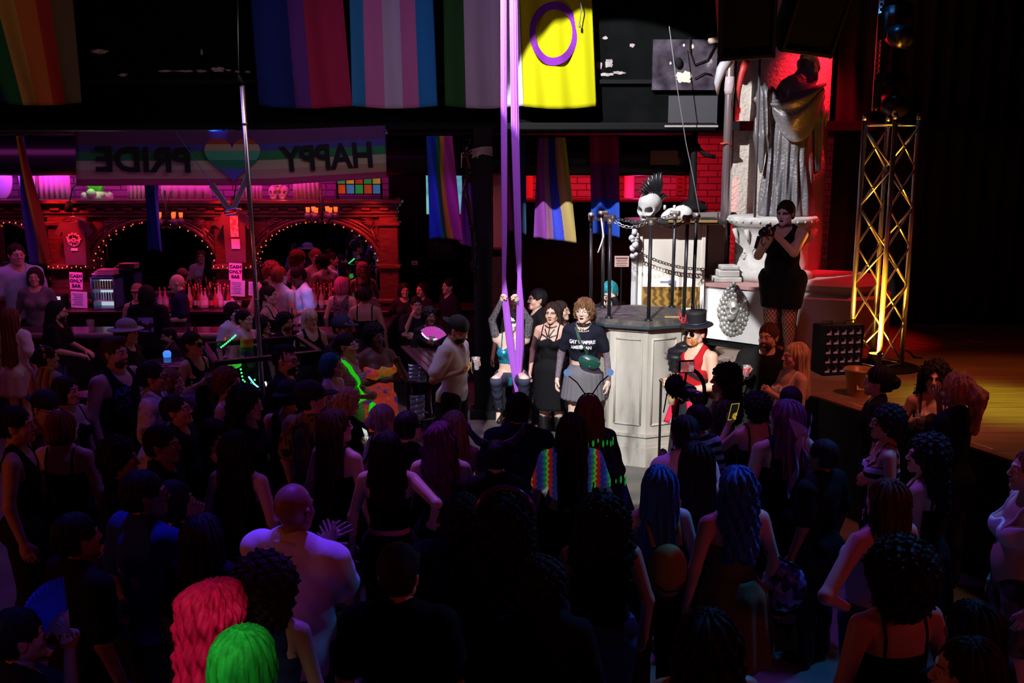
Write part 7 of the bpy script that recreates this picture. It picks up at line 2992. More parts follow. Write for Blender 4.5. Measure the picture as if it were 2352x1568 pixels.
# ---- middle of the floor
P('c47', 664, 876, 1.70, 'man in a black cap seen from behind with a bare pale nape', face=160, fem=False, hair=('buzz', 'black'), top=('tank', 'black'), skin='fair', lod=1)
P('c48', 715, 880, 1.78, 'man in a dark cap and a swirling yellow and violet jersey', face=145, fem=False, hair=('buzz', 'black'), top=('tee', 'jersey_swirl'), beard='black', skin='fair', lod=0, turn=-30)
P('c49', 798, 893, 1.60, 'person with sunlit-looking blond curls behind the black-capped man', face=140, hair=('curly', 'blond'), top=('tee', 'black'), lod=1)
P('c50', 773, 940, 1.70, 'woman from behind with long brown hair and a tattooed left arm', face=150, hair=('verylong', 'brown'), top=('strap', 'black'), bottom=('skirt', 'black', .6), lod=0, skin='fair', turn=-25)
P('c51', 882, 930, 1.62, 'person with grey hair in a low bun filming with a phone', face=128, hair=('bun', 'grey'), top=('strap', 'black'), arms=('down', ('at', 846, 1010, .22, 'grip', (0, .5, .5))), lod=0, skin='fair')
P('c52', 938, 945, 1.62, 'dark-haired head between the grey bun and the purple hair', face=150, hair=('short', 'black'), top=('tee', 'black'), lod=1)
P('c53', 1012, 968, 1.68, 'woman with long purple hair, one arm round her dark-haired friend', face=176, hair=('wavy', 'purple'), top=('dress', 'black'), bottom=('skirt', 'black', .5), skin='pale', lod=0,
  arms=('down', ('at', 838, 1108, .02, 'relax', (0, -1, 0), (0, .1, -1))))
P('c54', 890, 990, 1.62, 'woman with straight black hair and a black tank, hugged by her friend', face=178, hair=('long', 'black'), top=('tank', 'black', 1.03), bottom=('pants', 'black'), skin='pale', lod=0,
  arms=(('at', 990, 1212, .0, 'relax', (0, -1, 0), (-.6, .5, -.6)), 'down'))
P('c55', 1045, 943, 1.60, 'person with ash blond hair partly behind the purple hair', face=165, hair=('long', 'ash'), top=('strap', 'charcoal'), lod=0, skin='fair')
P('c56', 674, 1110, 1.85, 'bald man in a white polo shirt clapping, seen from behind', face=158, fem=False, hair=('bald', 'dark'), top=('polo', 'white'), bottom=('pants', 'charcoal'), arms=(('at', 752, 1232, .42, 'open', (.3, 1, 0)), ('at', 768, 1222, .46, 'open', (-.3, -1, 0))), skin='brown', lod=0, w=1.12, sw=1.08)
P('c57', 503, 1338, 1.70, 'person in a hot pink wig at the bottom left', face=150, hair=('wavy', 'hotpink'), top=('tee', 'black'), hairscale=(1.28, 1.22, 1.06), lod=0)
P('c58', 562, 1453, 1.64, 'person in a neon green wig at the bottom edge', face=170, hair=('bob', 'green'), top=('tee', 'black'), hairscale=(1.22, 1.25, 1.1), lod=0)
P('c59', 612, 1290, 1.66, 'woman with dark curls and a navy tank, right of the pink wig', face=168, hair=('afro', 'dark'), top=('tank', 'navy'), skin='tan', lod=0, hairscale=(.72, .8, .82))
P('c60', 915, 1262, 1.72, 'man in a black baseball cap with a red emblem, seen from behind', face=176, fem=False, hair=('buzz', 'dark'), top=('tee', 'black'), skin='fair', lod=0)
P('c61', 1160, 1146, 1.76, 'person in black with a shiny dark headband, seen from behind', face=178, hair=('longcurl', 'black'), top=('jacket', 'black'), bottom=('pants', 'black'), lod=0, w=1.1)
P('c61b', 1062, 1142, 1.72, 'broad person in a black hooded jacket beside the dark headband', face=172, fem=False, hair=('curly', 'black'), top=('jacket', 'black'), bottom=('pants', 'black'), lod=0, w=1.2)
P('c62', 1382, 1140, 1.64, 'woman with big black curls and a bare back with black straps', face=182, hair=('longcurl', 'black'), top=('dress', 'black'), bottom=('pants', 'denim'), skin='tan', lod=0, w=1.15, hairscale=(1.15, 1.05, .86))
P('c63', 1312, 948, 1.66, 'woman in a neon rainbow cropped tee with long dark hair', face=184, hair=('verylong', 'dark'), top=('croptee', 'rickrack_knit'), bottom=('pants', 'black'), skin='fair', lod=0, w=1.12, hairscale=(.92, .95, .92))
P('c64', 1352, 908, 1.66, 'person in a black butterfly-wing cape with glowing antennae', face=190, hair=('long', 'auburn'), top=('long', 'black'), lod=1, turn=-8)
P('c65', 1192, 903, 1.74, 'man in a dark tee with a pale hexagon print on the back', face=172, fem=False, hair=('short', 'black'), top=('tee', 'navy'), skin='fair', lod=0, arms=('down', 'bent'), w=1.0, sw=.98)
P('c66', 1140, 1012, 1.56, 'dim person in dark clothes under curved violet horns', face=180, hair=('short', 'black'), top=('tee', 'black'), lod=1)
P('c67', 1572, 955, 1.72, 'person in a bright white tee with cornrows and long earrings', face=196, hair=('bun', 'black'), top=('tee', 'white'), skin='dark', lod=0)
P('c68', 1512, 1068, 1.62, 'person with very long bright blue hair and a yellow backpack', face=190, hair=('verylong', 'blue'), top=('strap', 'purplecloth'), skin='pale', lod=0)
P('c69', 1596, 1014, 1.74, 'woman from behind with long black hair, bare back and black straps', face=192, hair=('verylong', 'black'), top=('dress', 'black'), bottom=('tight', 'black', .5), skin='fair', lod=0, w=1.1)
P('c70', 1690, 1070, 1.66, 'woman with wavy blue hair carrying a sequin bag', face=196, hair=('wavy', 'blue'), top=('strap', 'olive'), bottom=('skirt', 'olive', .5), skin='fair', lod=0, w=1.12)
P('c71', 1803, 918, 1.76, 'woman in a black sleeveless dress with a gauzy hair bow', face=196, hair=('long', 'purple'), top=('tank', 'black'), bottom=('flow', 'black', .25), skin='fair', lod=0, w=1.2, turn=20)
P('c72', 1737, 903, 1.62, 'dark-haired person holding up a phone with a yellow-edged screen', face=200, hair=('curly', 'black'), top=('strap', 'black'), skin='fair', lod=0, arms=('down', ('at', 1684, 950, .20, 'grip', (.3, .6, .2))))
P('c73', 1664, 840, 1.66, 'woman with black curls in profile wearing a lace top', face=-95, hair=('longcurl', 'black'), top=('long', 'lace'), skin='tan', lod=1)
P('c74', 1815, 892, 1.56, 'person in a small dark cap in front of the blond woman', face=195, hair=('short', 'black'), top=('tee', 'black'), lod=1, fem=False)
P('c75', 1824, 788, 1.68, 'woman with straight blond hair and a white top, hands clasped', face=-78, hair=('long', 'blond'), top=('strap', 'white'), bottom=('pants', 'charcoal'), arms=('claspup', 'claspup'), skin='fair', lod=0, w=1.15)
P('c76', 1766, 744, 1.82, 'bearded man in a black collared shirt holding a drink', face=-28, fem=False, hair=('short', 'brown'), beard='brown', top=('polo', 'black'), arms=(('at', 1722, 852, -.25, 'grip', (1, .4, 0)), 'down'), skin='fair', lod=0, w=1.12, turn=-12)
P('c77', 2018, 844, 1.70, 'woman in glasses with a low black bun and black shirt', face=-112, hair=('bun', 'black'), top=('tee', 'black'), glasses=('round', 'gold'), skin='fair', lod=0, hairscale=(1.1, 1.08, 1.05))
P('c78', 2150, 836, 1.70, 'laughing woman with long black curls facing the camera', face=-22, hair=('longcurl', 'black'), top=('strap', 'charcoal'), lips='dark', lid='black', skin='fair', lod=0, arms=('drink', 'drink'), turn=-5)
P('c79', 2198, 866, 1.74, 'woman in black with a frizzy blond ponytail whispering to her friend', face=-150, hair=('pony', 'orange'), top=('tee', 'black'), skin='tan', lod=0, arms=(('at', 2156, 905, .18, 'open', (1, 0, 0)), 'down'), hairscale=(1.05, 1.15, 1.15))
P('c80', 2040, 934, 1.68, 'person with short black hair and white-banded harness top, face lit blue', face=-105, hair=('curly', 'black'), top=('bra', 'black_white_stripes'), skin='tan', lod=0, glasses=('round', 'gold'), hairscale=(.95, .95, .95))
P('c81', 2128, 1004, 1.66, 'woman with curly black and teal hair, bare shoulders and black straps', face=-128, hair=('longcurl', 'black'), top=('dress', 'black'), bottom=('skirt', 'black', .5), skin='pale', lod=0, w=1.2, turn=25)
P('c82', 2034, 1100, 1.68, 'woman with long brown hair and a silver clip, hand on hip', face=-155, hair=('verylong', 'brown'), top=('strap', 'paleblue'), bottom=('pants', 'denim'), skin='fair', lod=0, w=1.25, arms=('drink', 'hip'))
P('c83', 2066, 1258, 1.76, 'woman with a large black afro, bare back and black straps', face=-165, hair=('afro', 'black'), top=('dress', 'black'), bottom=('pants', 'black'), skin='tan', lod=0, w=1.15)
P('c84', 2230, 1380, 1.68, 'dark-haired head low at the bottom right, behind another', face=-160, hair=('long', 'black'), top=('tee', 'black'), skin='fair', lod=0)
P('c84b', 2215, 1470, 1.64, 'dark-haired person in left profile at the bottom right corner', face=-95, hair=('long', 'dark'), top=('strap', 'black'), skin='fair', lod=0)
P('c85', 2372, 1030, 1.78, 'person in camouflage and white fringe cut off by the right edge', face=-100, hair=('long', 'lightbrown'), top=('bra', 'white'), bottom=('shorts', 'camo'), skin='fair', lod=0, w=1.15)
P('c86', 1622, 1400, 1.70, 'woman with long dark hair and bare shoulders at the bottom centre right', face=185, hair=('wavy', 'black'), top=('strapless', 'black'), skin='tan', lod=0, w=1.1, hairscale=(1.15, 1.1, .9))
P('c87', 40, 1400, 1.62, 'dim person holding a blue folding fan at the bottom left', face=130, hair=('short', 'black'), top=('tee', 'black'), skin='tan', lod=0, arms=('down', ('at', 160, 1450, .05, 'grip', (-1, 0, 0))))
P('c88', 175, 1180, 1.70, 'dim person in black between the bare back and the blue tee', face=140, hair=('short', 'black'), fem=False, top=('tee', 'black'), skin='brown', lod=0)
P('c89', 470, 1180, 1.64, 'dim black-haired person in black behind the white polo', face=165, hair=('long', 'black'), top=('tee', 'black'), skin='brown', lod=0)
P('c90', 1250, 1290, 1.66, 'dim person in a black hood in front of the big black curls', face=175, hair=('curly', 'black'), top=('jacket', 'black'), bottom=('pants', 'black'), skin='brown', lod=0)
P('c91', 1890, 1010, 1.56, 'dim person in black behind the gauzy bow at right', face=-140, hair=('short', 'black'), fem=False, top=('tee', 'black'), skin='brown', lod=1)
# ---- around the podium
P('d90', 1233, 664, 1.76, 'dark-haired man in a black print tee standing behind the aerialist', face=-70, fem=False, hair=('short', 'black'), top=('tee', 'black'), skin='fair', lod=1, Y=12.3)
P('d91', 1180, 668, 1.70, 'dim person in the dark behind the purple silks', face=-20, hair=('short', 'black'), top=('tee', 'black'), skin='tan', lod=1, Y=12.55)
P('d89', 1290, 692, 1.66, 'woman in red glasses looking right between the two performers', face=62, hair=('bun', 'dark'), top=('tank', 'black'), glasses=('round', 'gold'), skin='fair', lod=0, Y=12.3, arms=('clap', 'claspup'))
P('d92', 1268, 696, 1.70, 'woman in a fitted black dress with a harness neckline and boots', face=-24, hair=('long', 'dark'), top=('dress', 'black'), bottom=('tight', 'black', .42, 1.05), lips='red', lid='dusk', skin='fair', lod=0, heels=True, hairscale=(.96, .96, .92),
  Y=11.75, w=1.1, turn=6, arms=('down', 'down'))
P('d93', 1342, 687, 1.74, 'person in clear glasses, black lettered crop tee and grey pleated skirt', face=-16, hair=('shag', 'copper'), top=('croptee', 'teeblack'), bottom=('pleat', 'grey', .66), lips='dark', glasses=('round', 'clear'), skin='pale', lod=0, heels=True, Y=11.0, bust=.7, over=('mesh_sleeve', 'mesh_sleeve', .55, .95),
  turn=-4)
KN = {-1: ((-.13, -.40, .96), (-.13, -.12, .57), (-.13, -.22, .44)), 1: ((.19, -.38, .97), (.15, -.12, .58), (.15, -.22, .45))}
P('d94', 1174, 716, 1.70, 'aerial performer in a teal sequin two-piece hanging from purple silks', face=-6, hair=('long', 'black'), top=('croptop', 'teal_sequin', 1.10), bottom=('leggings', 'navytights', .45), w=1.12, skin='pale', lod=0, Y=11.3, arms=('up2', 'up2'), legs=KN, lid='black', paint='white',
  custom_arms={'up2': ((.205, -.06, 1.605), (.086, -.185, 1.862), 'fist', (0, -1, 0))}, over=('mesh_sleeve', 'silver_glitter', .25, .97))
P('d95', 1402, 645, 1.70, 'person with teal hair gripping a podium post from behind', face=-10, hair=('short', 'teal'), top=('long', 'black'), skin='pale', lod=1, Y=12.15, arms=('down', ('at', 1404, 672, -.16, 'grip', (-1, .3, 0))), nod=22)
P('d96', 1600, 735, 1.74, 'red-bearded man in a red vest, top hat and round dark glasses', face=-52, fem=False, hair=('buzz', 'red'), beard='orange', top=('vest', 'red'), bottom=('flow', 'charcoal', .35), glasses=('disc', 'black'), skin='fair', lod=0, w=1.1, Y=9.9,
  custom_arms={'cane': ((.25, .02, 1.11), (.12, -.26, 1.13), 'grip', (0, -.3, -1)), 'cane2': ((.24, -.02, 1.10), (.06, -.27, 1.05), 'grip', (0, -.3, -1))}, arms=('cane', 'cane2'))
P('d97', 1600, 930, 1.60, 'camera operator in striped sleeves below the man in the top hat', face=-145, hair=('short', 'black'), top=('long', 'black_white_stripes'), fem=False, skin='brown', lod=1, arms=('bent', 'drink'))
P('d98', 1806, 462, 1.80, 'performer in white face paint and black shorts photographing from the stage', face=-38, hair=('short', 'dark'), top=('tank', 'black'), bottom=('shorts', 'black', .60), paint='white', lips='black', lid='black', skin='fair', lod=0, z0=1.10, w=1.3, Y=11.12,
  arms=(('at', 1772, 545, -.30, 'grip', (1, .3, 0)), ('at', 1768, 525, -.32, 'grip', (-1, .3, 0))), nod=6)
settle()

# ---------------------------------------------------------------- things worn and held
from mathutils.bvhtree import BVHTree


def bvh_of(info, names=None):
 V, F, o = [], [], 0
 for n, ob in info['parts'].items():
  if names and n not in names:
   continue
  me = ob.data
  vs = [v.co.copy() for v in me.vertices]
  V += vs
  F += [tuple(i + o for i in p.vertices) for p in me.polygons]
  o += len(vs)
 return BVHTree.FromPolygons(V, F)


def ribbon(info, name, pts, wd, m, off=.006, names=None, n=34, parent=True, thick=.004):
 """flat band laid on the clothed body along local points"""
 tree = bvh_of(info, names)
 P_ = [Vector(p) for p in pts]
 out = []
 for i in range(n + 1):
  t_ = i / n * (len(P_) - 1)
  k_ = min(int(t_), len(P_) - 2)
  p = P_[k_].lerp(P_[k_ + 1], t_ - k_)
  co, no, _, _ = tree.find_nearest(p)
  c = Vector((0, .0, p.z))
  outv = (p - c).normalized() if (p - c).length > .01 else no
  if no.dot(outv) < 0:
   no = -no
  out.append((co + no * off, no))
 g = MB()
 vs, fs = [], []
 for i, (p, no) in enumerate(out):
  tg = (out[min(i + 1, n)][0] - out[max(i - 1, 0)][0]).normalized()
  sd = tg.cross(no).normalized() * wd / 2
  vs += [p - sd, p + sd, p + sd + no * thick, p - sd + no * thick]
 for i in range(n):
  for a in range(4):
   b = (a + 1) % 4
   fs.append((i * 4 + a, i * 4 + b, i * 4 + 4 + b, i * 4 + 4 + a))
 fs += [(3, 2, 1, 0), (n * 4, n * 4 + 1, n * 4 + 2, n * 4 + 3)]
 g.add(vs, fs, 0, False)
 return g.build(name, m, info['root'] if parent else None)


def decal(info, part, name, text, size, z, m, back=True, x=0.0, rot=0, font=None, mesh=None, sx=1.0):
 """lettering or a print pressed onto a garment's front or back"""
 ob = info['parts'][part]
 tree = bvh_of(info, [part])
 if mesh is None:
  o = text_mesh(name, text, size, m, info['root'], None, ext=0, offset=.0015)
 else:
  o = mesh
  o.parent = info['root']
 for v in o.data.vertices:
  c, s_ = math.cos(R(rot)), math.sin(R(rot))
  u, w_ = v.co.x * sx, v.co.y
  u, w_ = u * c - w_ * s_, u * s_ + w_ * c
  if back:
   lx, oy, dy = x - u, .6, -1
  else:
   lx, oy, dy = x + u, -.6, 1
  hit = tree.ray_cast(Vector((lx, oy, z + w_)), Vector((0, dy, 0)))
  y = hit[0].y if hit[0] is not None else 0
  v.co = (lx, y + (.005 if back else -.005), z + w_)
 return o


def disc_mesh(name, poly, m):
 me = bpy.data.meshes.new(name)
 n = len(poly)
 me.from_pydata([(x, y, 0) for x, y in poly], [], [tuple(range(n))])
 me.materials.append(m)
 return link_mesh(name, me)


def grid_mesh(name, w, h, m, n=14):
 g = MB()
 g.sheet(lambda u, v: (w * (u - .5), h * (v - .5), 0), n, n)
 return g.build(name, m)


def cap_on(info, name, m, back=False, emblem=None, brim=True, h=1.0):
 def fn(P):
  d = sd_el(P, (0, .015, .150), (.092, .112, .100 * h))
  d = np.maximum(d, .125 - P[:, 2] + .10 * (P[:, 1] + .02) * (1 if not back else -.5))
  if brim:
   s = 1 if not back else -1
   b = sd_el(P, (0, -.105 * s, .150 if not back else .142), (.078, .085, .012))
   d = smin(d, np.maximum(b, s * P[:, 1] + .05), .012)
  return d
 V, F = polygonize(fn, (-.12, -.22, .06), (.12, .22, .27), .007)
 o = link_mesh(name, np_mesh(name, V, F, [m]), info['root'])
 o.matrix_local = info['head'] @ Matrix.Diagonal((1.03, 1.03, 1.03, 1))
 return o


def held(info, q, dx=0, dy=0, dz=0):
 M = in_hand(info, q)
 return M.translation + Vector((dx, dy, dz))


CAPB = mat('cap_black', (.008, .008, .010), .8)
cap_on(PEOPLE['b37'], 'cap', mat('cap_navy', (.02, .03, .08), .8))
for dx, dz, c in ((-.055, .17, (.7, .1, .05)), (.01, .185, (.6, .6, .7)), (.05, .165, (.7, .3, .1))):
 i_ = PEOPLE['b37']
 o = MB().ball((dx, -.085, dz), .012, 0, 8, 6).build('badge', mat('badge_%d' % (dx * 1000), c, .4), i_['root'])
 o.matrix_local = i_['head']
cap_on(PEOPLE['c48'], 'cap', CAPB)
cap_on(PEOPLE['c47'], 'cap', CAPB, back=True)
cap_on(PEOPLE['c60'], 'baseball_cap', CAPB, h=1.1)
cap_on(PEOPLE['b44'], 'cap', mat('cap_speckled', (.016, .02, .02), .8), back=True)
cap_on(PEOPLE['b15'], 'cap', CAPB, back=True)
cap_on(PEOPLE['c74'], 'small_cap', mat('cap_brown', (.02, .012, .012), .8), brim=False)
cap_on(PEOPLE['b3'], 'cap', mat('cap_tan', (.3, .16, .12), .8))
i_ = PEOPLE['c60']
o = MB().tube([(-.022, .108, .175), (-.012, .113, .160), (0, .115, .150), (.012, .113, .160), (.022, .108, .175)], .005, 6).tube([(0, .115, .150), (0, .115, .13)], .005, 6).build('emblem', mat('emblem_red', (.55, .05, .04), .6), i_['root'])
o.matrix_local = i_['head']
# veiled pale hat
i_ = PEOPLE['b6']
V, F = polygonize(lambda P: smin(sd_el(P, (0, .01, .2), (.10, .115, .08)), sd_el(P, (0, .02, .155), (.20, .19, .018)), .03), (-.24, -.22, .1), (.24, .26, .32), .011)
o = link_mesh('veiled_hat', np_mesh('veiled_hat', V, F, [mat('hat_lilac', (.35, .26, .33), .8)]), i_['root'])
o.matrix_local = i_['head']
# cat ears, flowers, horns, headband, antennae
i_ = PEOPLE['b8']
g = MB()
g.tube([(.088 * math.cos(R(180 * k / 12)), .01, .14 + .10 * math.sin(R(180 * k / 12))) for k in range(13)], .006, 6)
for q in (-1, 1):
 g.tube([(q * .03, .01, .238), (q * .06, .01, .30), (q * .078, .01, .225)], .006, 6)
o = g.build('cat_ear_headband', mat('headband_black', (.03, .02, .03), .25), i_['root'])
o.matrix_local = i_['head']
i_ = PEOPLE['b9']
for k, (a, c) in enumerate(((20, (.75, .10, .35)), (55, (.85, .30, .05)), (95, (.45, .35, .8)), (135, (.8, .15, .3)), (165, (.85, .12, .04)))):
 g = MB()
 ct = Vector((-.085 * math.cos(R(a)) * 1.05, .045, .11 + .115 * math.sin(R(a))))
 for q in range(6):
  b_ = 2 * math.pi * q / 6
  g.ball((ct.x + .016 * math.cos(b_), ct.y, ct.z + .016 * math.sin(b_)), .013, 0, 8, 6)
 g.ball((ct.x, ct.y - .008, ct.z), .010, 0, 8, 6)
 o = g.build('flower', mat('petal_%d' % k, c, .6), i_['root'])
 o.matrix_local = i_['head']
i_ = PEOPLE['c66']
for q in (-1, 1):
 g = MB().tube([(q * .06, .02, .20), (q * .13, .03, .24), (q * .19, .03, .31), (q * .20, .02, .37)], [.035, .03, .022, .008], 10)
 o = g.build('horn', mat('violet_horn', (.022, .012, .08), .35), i_['root'])
 o.matrix_local = i_['head']
i_ = PEOPLE['c61']
o = MB().tube([(.10 * math.cos(R(180 * k / 14)), .02, .15 + .11 * math.sin(R(180 * k / 14))) for k in range(15)], .014, 8).build('headband', mat('shiny_violet_band', (.12, .05, .22), .15, .3), i_['root'])
o.matrix_local = i_['head'] @ Matrix.Diagonal((1.25, 1.1, 1.12, 1))
i_ = PEOPLE['c64']
g = MB().tube([(.092 * math.cos(R(180 * k / 12)), .0, .14 + .108 * math.sin(R(180 * k / 12))) for k in range(13)], .006, 6)
hb_o = g.build('antenna_headband', mat('headband_black'), i_['root'])
hb_o.matrix_local = i_['head']
for q in (-1, 1):
 g = MB().tube([(q * .03, 0, .245), (q * .09, -.02, .33), (q * .16, -.03, .385)], .005, 6)
 g.ball((q * .165, -.03, .405), .028, 1, 14, 10)
 o = g.build('antenna', [mat('headband_black'), mat('pale_blue_ball', (.35, .55, .85), .25, emit=(.25, .5, .95), es=.5)], hb_o)
# butterfly cape
g = MB()
g.sheet(lambda u, v: ((.16 + .34 * v) * math.sin(R(-105 + 210 * u)), .03 + (.10 + .22 * v) * math.cos(R(-105 + 210 * u)) + .02 * math.sin(u * 30) * v, 1.42 - 1.02 * v), 40, 24, thick=.006)
o = g.build('wing_cape', MATS['wing_print'], i_['root'])
g = MB()
rr = random.Random(9)
M_GS = mat('glow_green_print', (.04, .70, .10), .6, emit=(.02, .7, .06), es=.22)
for k in range(52):
 u = .14 + .72 * (k % 13) / 12
 v = (.03 if k < 13 else .34 if k < 26 else .62 if k < 39 else .95) + .05 * rr.random()
 v = min(v, .985)
 cx_ = Vector(((.165 + .345 * v) * math.sin(R(-105 + 210 * u)), .038 + (.105 + .226 * v) * math.cos(R(-105 + 210 * u)) + .02 * math.sin(u * 30) * v, 1.42 - 1.02 * v))
 no = Vector((math.sin(R(-105 + 210 * u)), math.cos(R(-105 + 210 * u)), 0))
 g.ball(cx_ + no * .004, (.006 + .004 * rr.random(), .006, .016 + .018 * rr.random()), 0, 8, 5)
g.build('wing_spots', M_GS, i_['root'])
# silver hair clip, bow, earrings
i_ = PEOPLE['c82']
o = MB().box((0, 0, 0), (.10, .012, .014), bev=.004).build('hair_clip', mat('clip_silver', (.8, .8, .82), .15, 1.0), i_['root'])
o.matrix_local = i_['head'] @ TR(-.045, .118, .085) @ RY(18)
i_ = PEOPLE['c71']
M_BOW = mat('gauze_bow', (.55, .42, .80), .5, alpha=.8)
bow = MB()
for q in (-1, 1):
 bow.sheet(lambda u, v, q=q: (q * (.005 + .10 * math.sin(u * 3.14) * (.6 + .4 * v)), .012 + .03 * math.cos(u * 6.28) * v, .05 * (v - .5) * (1 + 1.4 * u * (1 - u) * 4) + .03 * math.sin(u * 3.14)), 18, 8)
 bow.sheet(lambda u, v, q=q: (q * (.02 + .08 * u) + .045 * (v - .5) + .015 * math.sin(u * 9), .02 + .012 * math.sin(u * 11 + v * 3), -.36 * u - .02), 22, 6)
bow.ball((0, .01, 0), (.022, .02, .024), 0, 10, 8)
o = bow.build('hair_bow', M_BOW, i_['root'])
o.matrix_local = i_['head'] @ TR(.01, .155, .05) @ Matrix.Scale(1.15, 4)
i_ = PEOPLE['c67']
for q in (-1, 1):
 o = MB().tube([(q * .082, .01, .07), (q * .083, .01, .02)], .003, 6).lathe([(.004, .02), (.012, -.01), (.008, -.03)], 10, c=(q * .083, .01, 0)).build('earring', mat('earring_dark', (.03, .03, .03), .2), i_['root'])
 o.matrix_local = i_['head']
# prints and lettering
i_ = PEOPLE['d93']
M_TEEINK = mat('tee_white_ink', (.80, .80, .86), .7)
decal(i_, 'cropped_t_shirt', 'lettering', 'GAY VAMPIRE', .046, 1.275, M_TEEINK, back=False, sx=.95)
decal(i_, 'cropped_t_shirt', 'lettering', 'AMERICAN', .046, 1.222, M_TEEINK, back=False, sx=.95)
i_ = PEOPLE['b10']
for t_, z, c, x in (('FUC', 1.29, (.10, .10, .95), -.085), ('SLE', 1.20, (.12, .10, .22), -.085)):
 decal(i_, 'tank_top', 'lettering', t_, .085, z, mat('tank_ink_' + t_, c, .6), back=False, x=x, rot=20)
i_ = PEOPLE['b22']
M_BINK = mat('lilac_ink', (.40, .32, .70), .7)
decal(i_, 't_shirt', 'lettering', 'Illinois', .055, 1.20, M_BINK, back=True, x=.06, rot=-4)
decal(i_, 't_shirt', 'sponsor_ball', '', .1, 1.165, M_BINK, back=True, x=-.06, mesh=disc_mesh('sponsor_ball', [(.03 * math.cos(k), .03 * math.sin(k)) for k in [2 * math.pi * q / 20 for q in range(20)]], M_BINK))
for z, x in ((1.05, .06), (.965, .0)):
 decal(i_, 't_shirt', 'sponsor_strip', '', .1, z, M_BINK, back=True, x=x, mesh=grid_mesh('sponsor_strip', .10, .035, M_BINK))
i_ = PEOPLE['c65']
hexa = [(.030 * math.sin(R(60 * q)), .034 * math.cos(R(60 * q))) for q in range(6)]
hm = bpy.data.meshes.new('hexagon_print')
hv = [(x, y, 0) for x, y in hexa] + [(x * .86, y * .86, 0) for x, y in hexa] + [(x * .45, y * .45, 0) for x, y in hexa] + [(x * .25, y * .25, 0) for x, y in hexa]
hf = [(q, (q + 1) % 6, 6 + (q + 1) % 6, 6 + q) for q in range(6)] + [(12 + q, 12 + (q + 1) % 6, 18 + (q + 1) % 6, 18 + q) for q in range(0, 6, 2)]
hm.from_pydata(hv, [], hf)
hm.materials.append(mat('hexagon_ink', (.30, .26, .42), .7))
decal(i_, 't_shirt', 'hexagon_print', '', .1, 1.26, None, back=True, mesh=link_mesh('hexagon_print', hm))
i_ = PEOPLE['b4']
decal(i_, 't_shirt', 'back_patch', '', .1, 1.20, None, back=True, mesh=grid_mesh('back_patch', .20, .19, mat_noise('patch_print', [(.46, (.02, .02, .03)), (.50, (.30, .22, .75))], 9, 3, .8)))
i_ = PEOPLE['d90']
decal(i_, 't_shirt', 'chest_print', '', .1, 1.24, None, back=False, mesh=grid_mesh('chest_print', .13, .12, mat_noise('d_print', [(.5, (.012, .012, .015)), (.53, (.7, .7, .72))], 22, 2, .8)))
i_ = PEOPLE['c77']
ob_ = grid_mesh('sleeve_print', .26, .07, mat_noise('sleeve_graphic', [(.44, (.01, .01, .012)), (.48, (.50, .46, .80)), (.60, (.42, .38, .06)), (.66, (.02, .02, .02))], 12, 2, .8))
ob_.parent = i_['root']
e0 = Vector((-.19, .01, 1.33))
tree = bvh_of(i_, ['t_shirt'])
for v in ob_.data.vertices:
 p = Vector((-.32, -.01 + v.co.y, 1.24 + v.co.x * .9))
 hit = tree.find_nearest(p)
 v.co = hit[0] + (p - hit[0]).normalized() * .006
# collars and necklaces on the two women by the podium
i_ = PEOPLE['d93']
g = MB()
loop = [(.064 * math.cos(2 * math.pi * k / 20), -.002 + .066 * math.sin(2 * math.pi * k / 20), 1.452 + .010 * math.sin(2 * math.pi * k / 20)) for k in range(20)]
g.tube(loop, .011, 6, 0, closed=True, flat=1.3)
for k in range(20):
 a = 2 * math.pi * k / 20
 if math.sin(a) < .3:
  p = Vector(loop[k])
  d_ = Vector((math.cos(a), math.sin(a), -.1))
  g.tube([p + d_ * .008, p + d_ * .034], [.006, .001], 6, 1)
g.tube([(.016 * math.cos(2 * math.pi * k / 12), -.098, 1.40 + .016 * math.sin(2 * math.pi * k / 12)) for k in range(12)], .0035, 6, 1, closed=True)
g.build('spiked_collar', [mat('collar_leather', (.01, .01, .012), .4), mat('stud_silver', (.8, .8, .8), .2, 1.0)], i_['root'])
g = MB()
for k in range(26):
 a = R(-160 + 320 * k / 25 - 90)
 g.ball((.088 * math.cos(a), .0 + .10 * math.sin(a) * .95, 1.425 - .045 * (1 - math.sin(a)) / 2), .0075, 0, 8, 6)
g.build('pearl_necklace', mat('pearl', (.8, .78, .75), .2), i_['root'])
wb_ = ribbon(i_, 'strap', [(-.10, .02, 1.45), (-.05, -.10, 1.38), (.0, -.16, 1.26), (.06, -.17, 1.16), (.10, -.15, 1.10)], .028, mat('green_webbing', (.015, .07, .045), .6), parent=False)
cb_ = empty('crossbody_bag', i_['root'].location, R(i_['face']), 'small dark green crossbody bag worn over the lettered crop tee', 'bag')
cb_.scale = i_['root'].scale
wb_.parent = cb_
V, F = polygonize(lambda P: sd_el(P, (0, 0, 0), (.115, .045, .075)) + .35 * np.maximum(0, np.abs(P[:, 2]) - .055), (-.14, -.07, -.1), (.14, .07, .1), .009)
o = link_mesh('pouch', np_mesh('pouch', V, F, [mat('green_leather', (.012, .085, .065), .32)]), cb_)
o.matrix_local = TR(.10, -.185, 1.09) @ RY(14) @ RZ(12)
o2 = MB().tube([(-.10, -.03, .03), (0, -.047, .035), (.10, -.03, .03)], .004, 6).ball((.01, -.05, -.035), .007, 0, 8, 6).build('zip', mat('stud_silver'), o)
o3 = MB().lathe([(.022, -.004), (.022, .004)], 18, M=RX(90)).build('pin_badge', mat('pin_white', (.8, .8, .85), .4), cb_)
o3.location = (.012, -.185, 1.235)
i_ = PEOPLE['d92']
M_STR = mat('harness_black', (.008, .008, .01), .5)
hub = (0, -.13, 1.30)
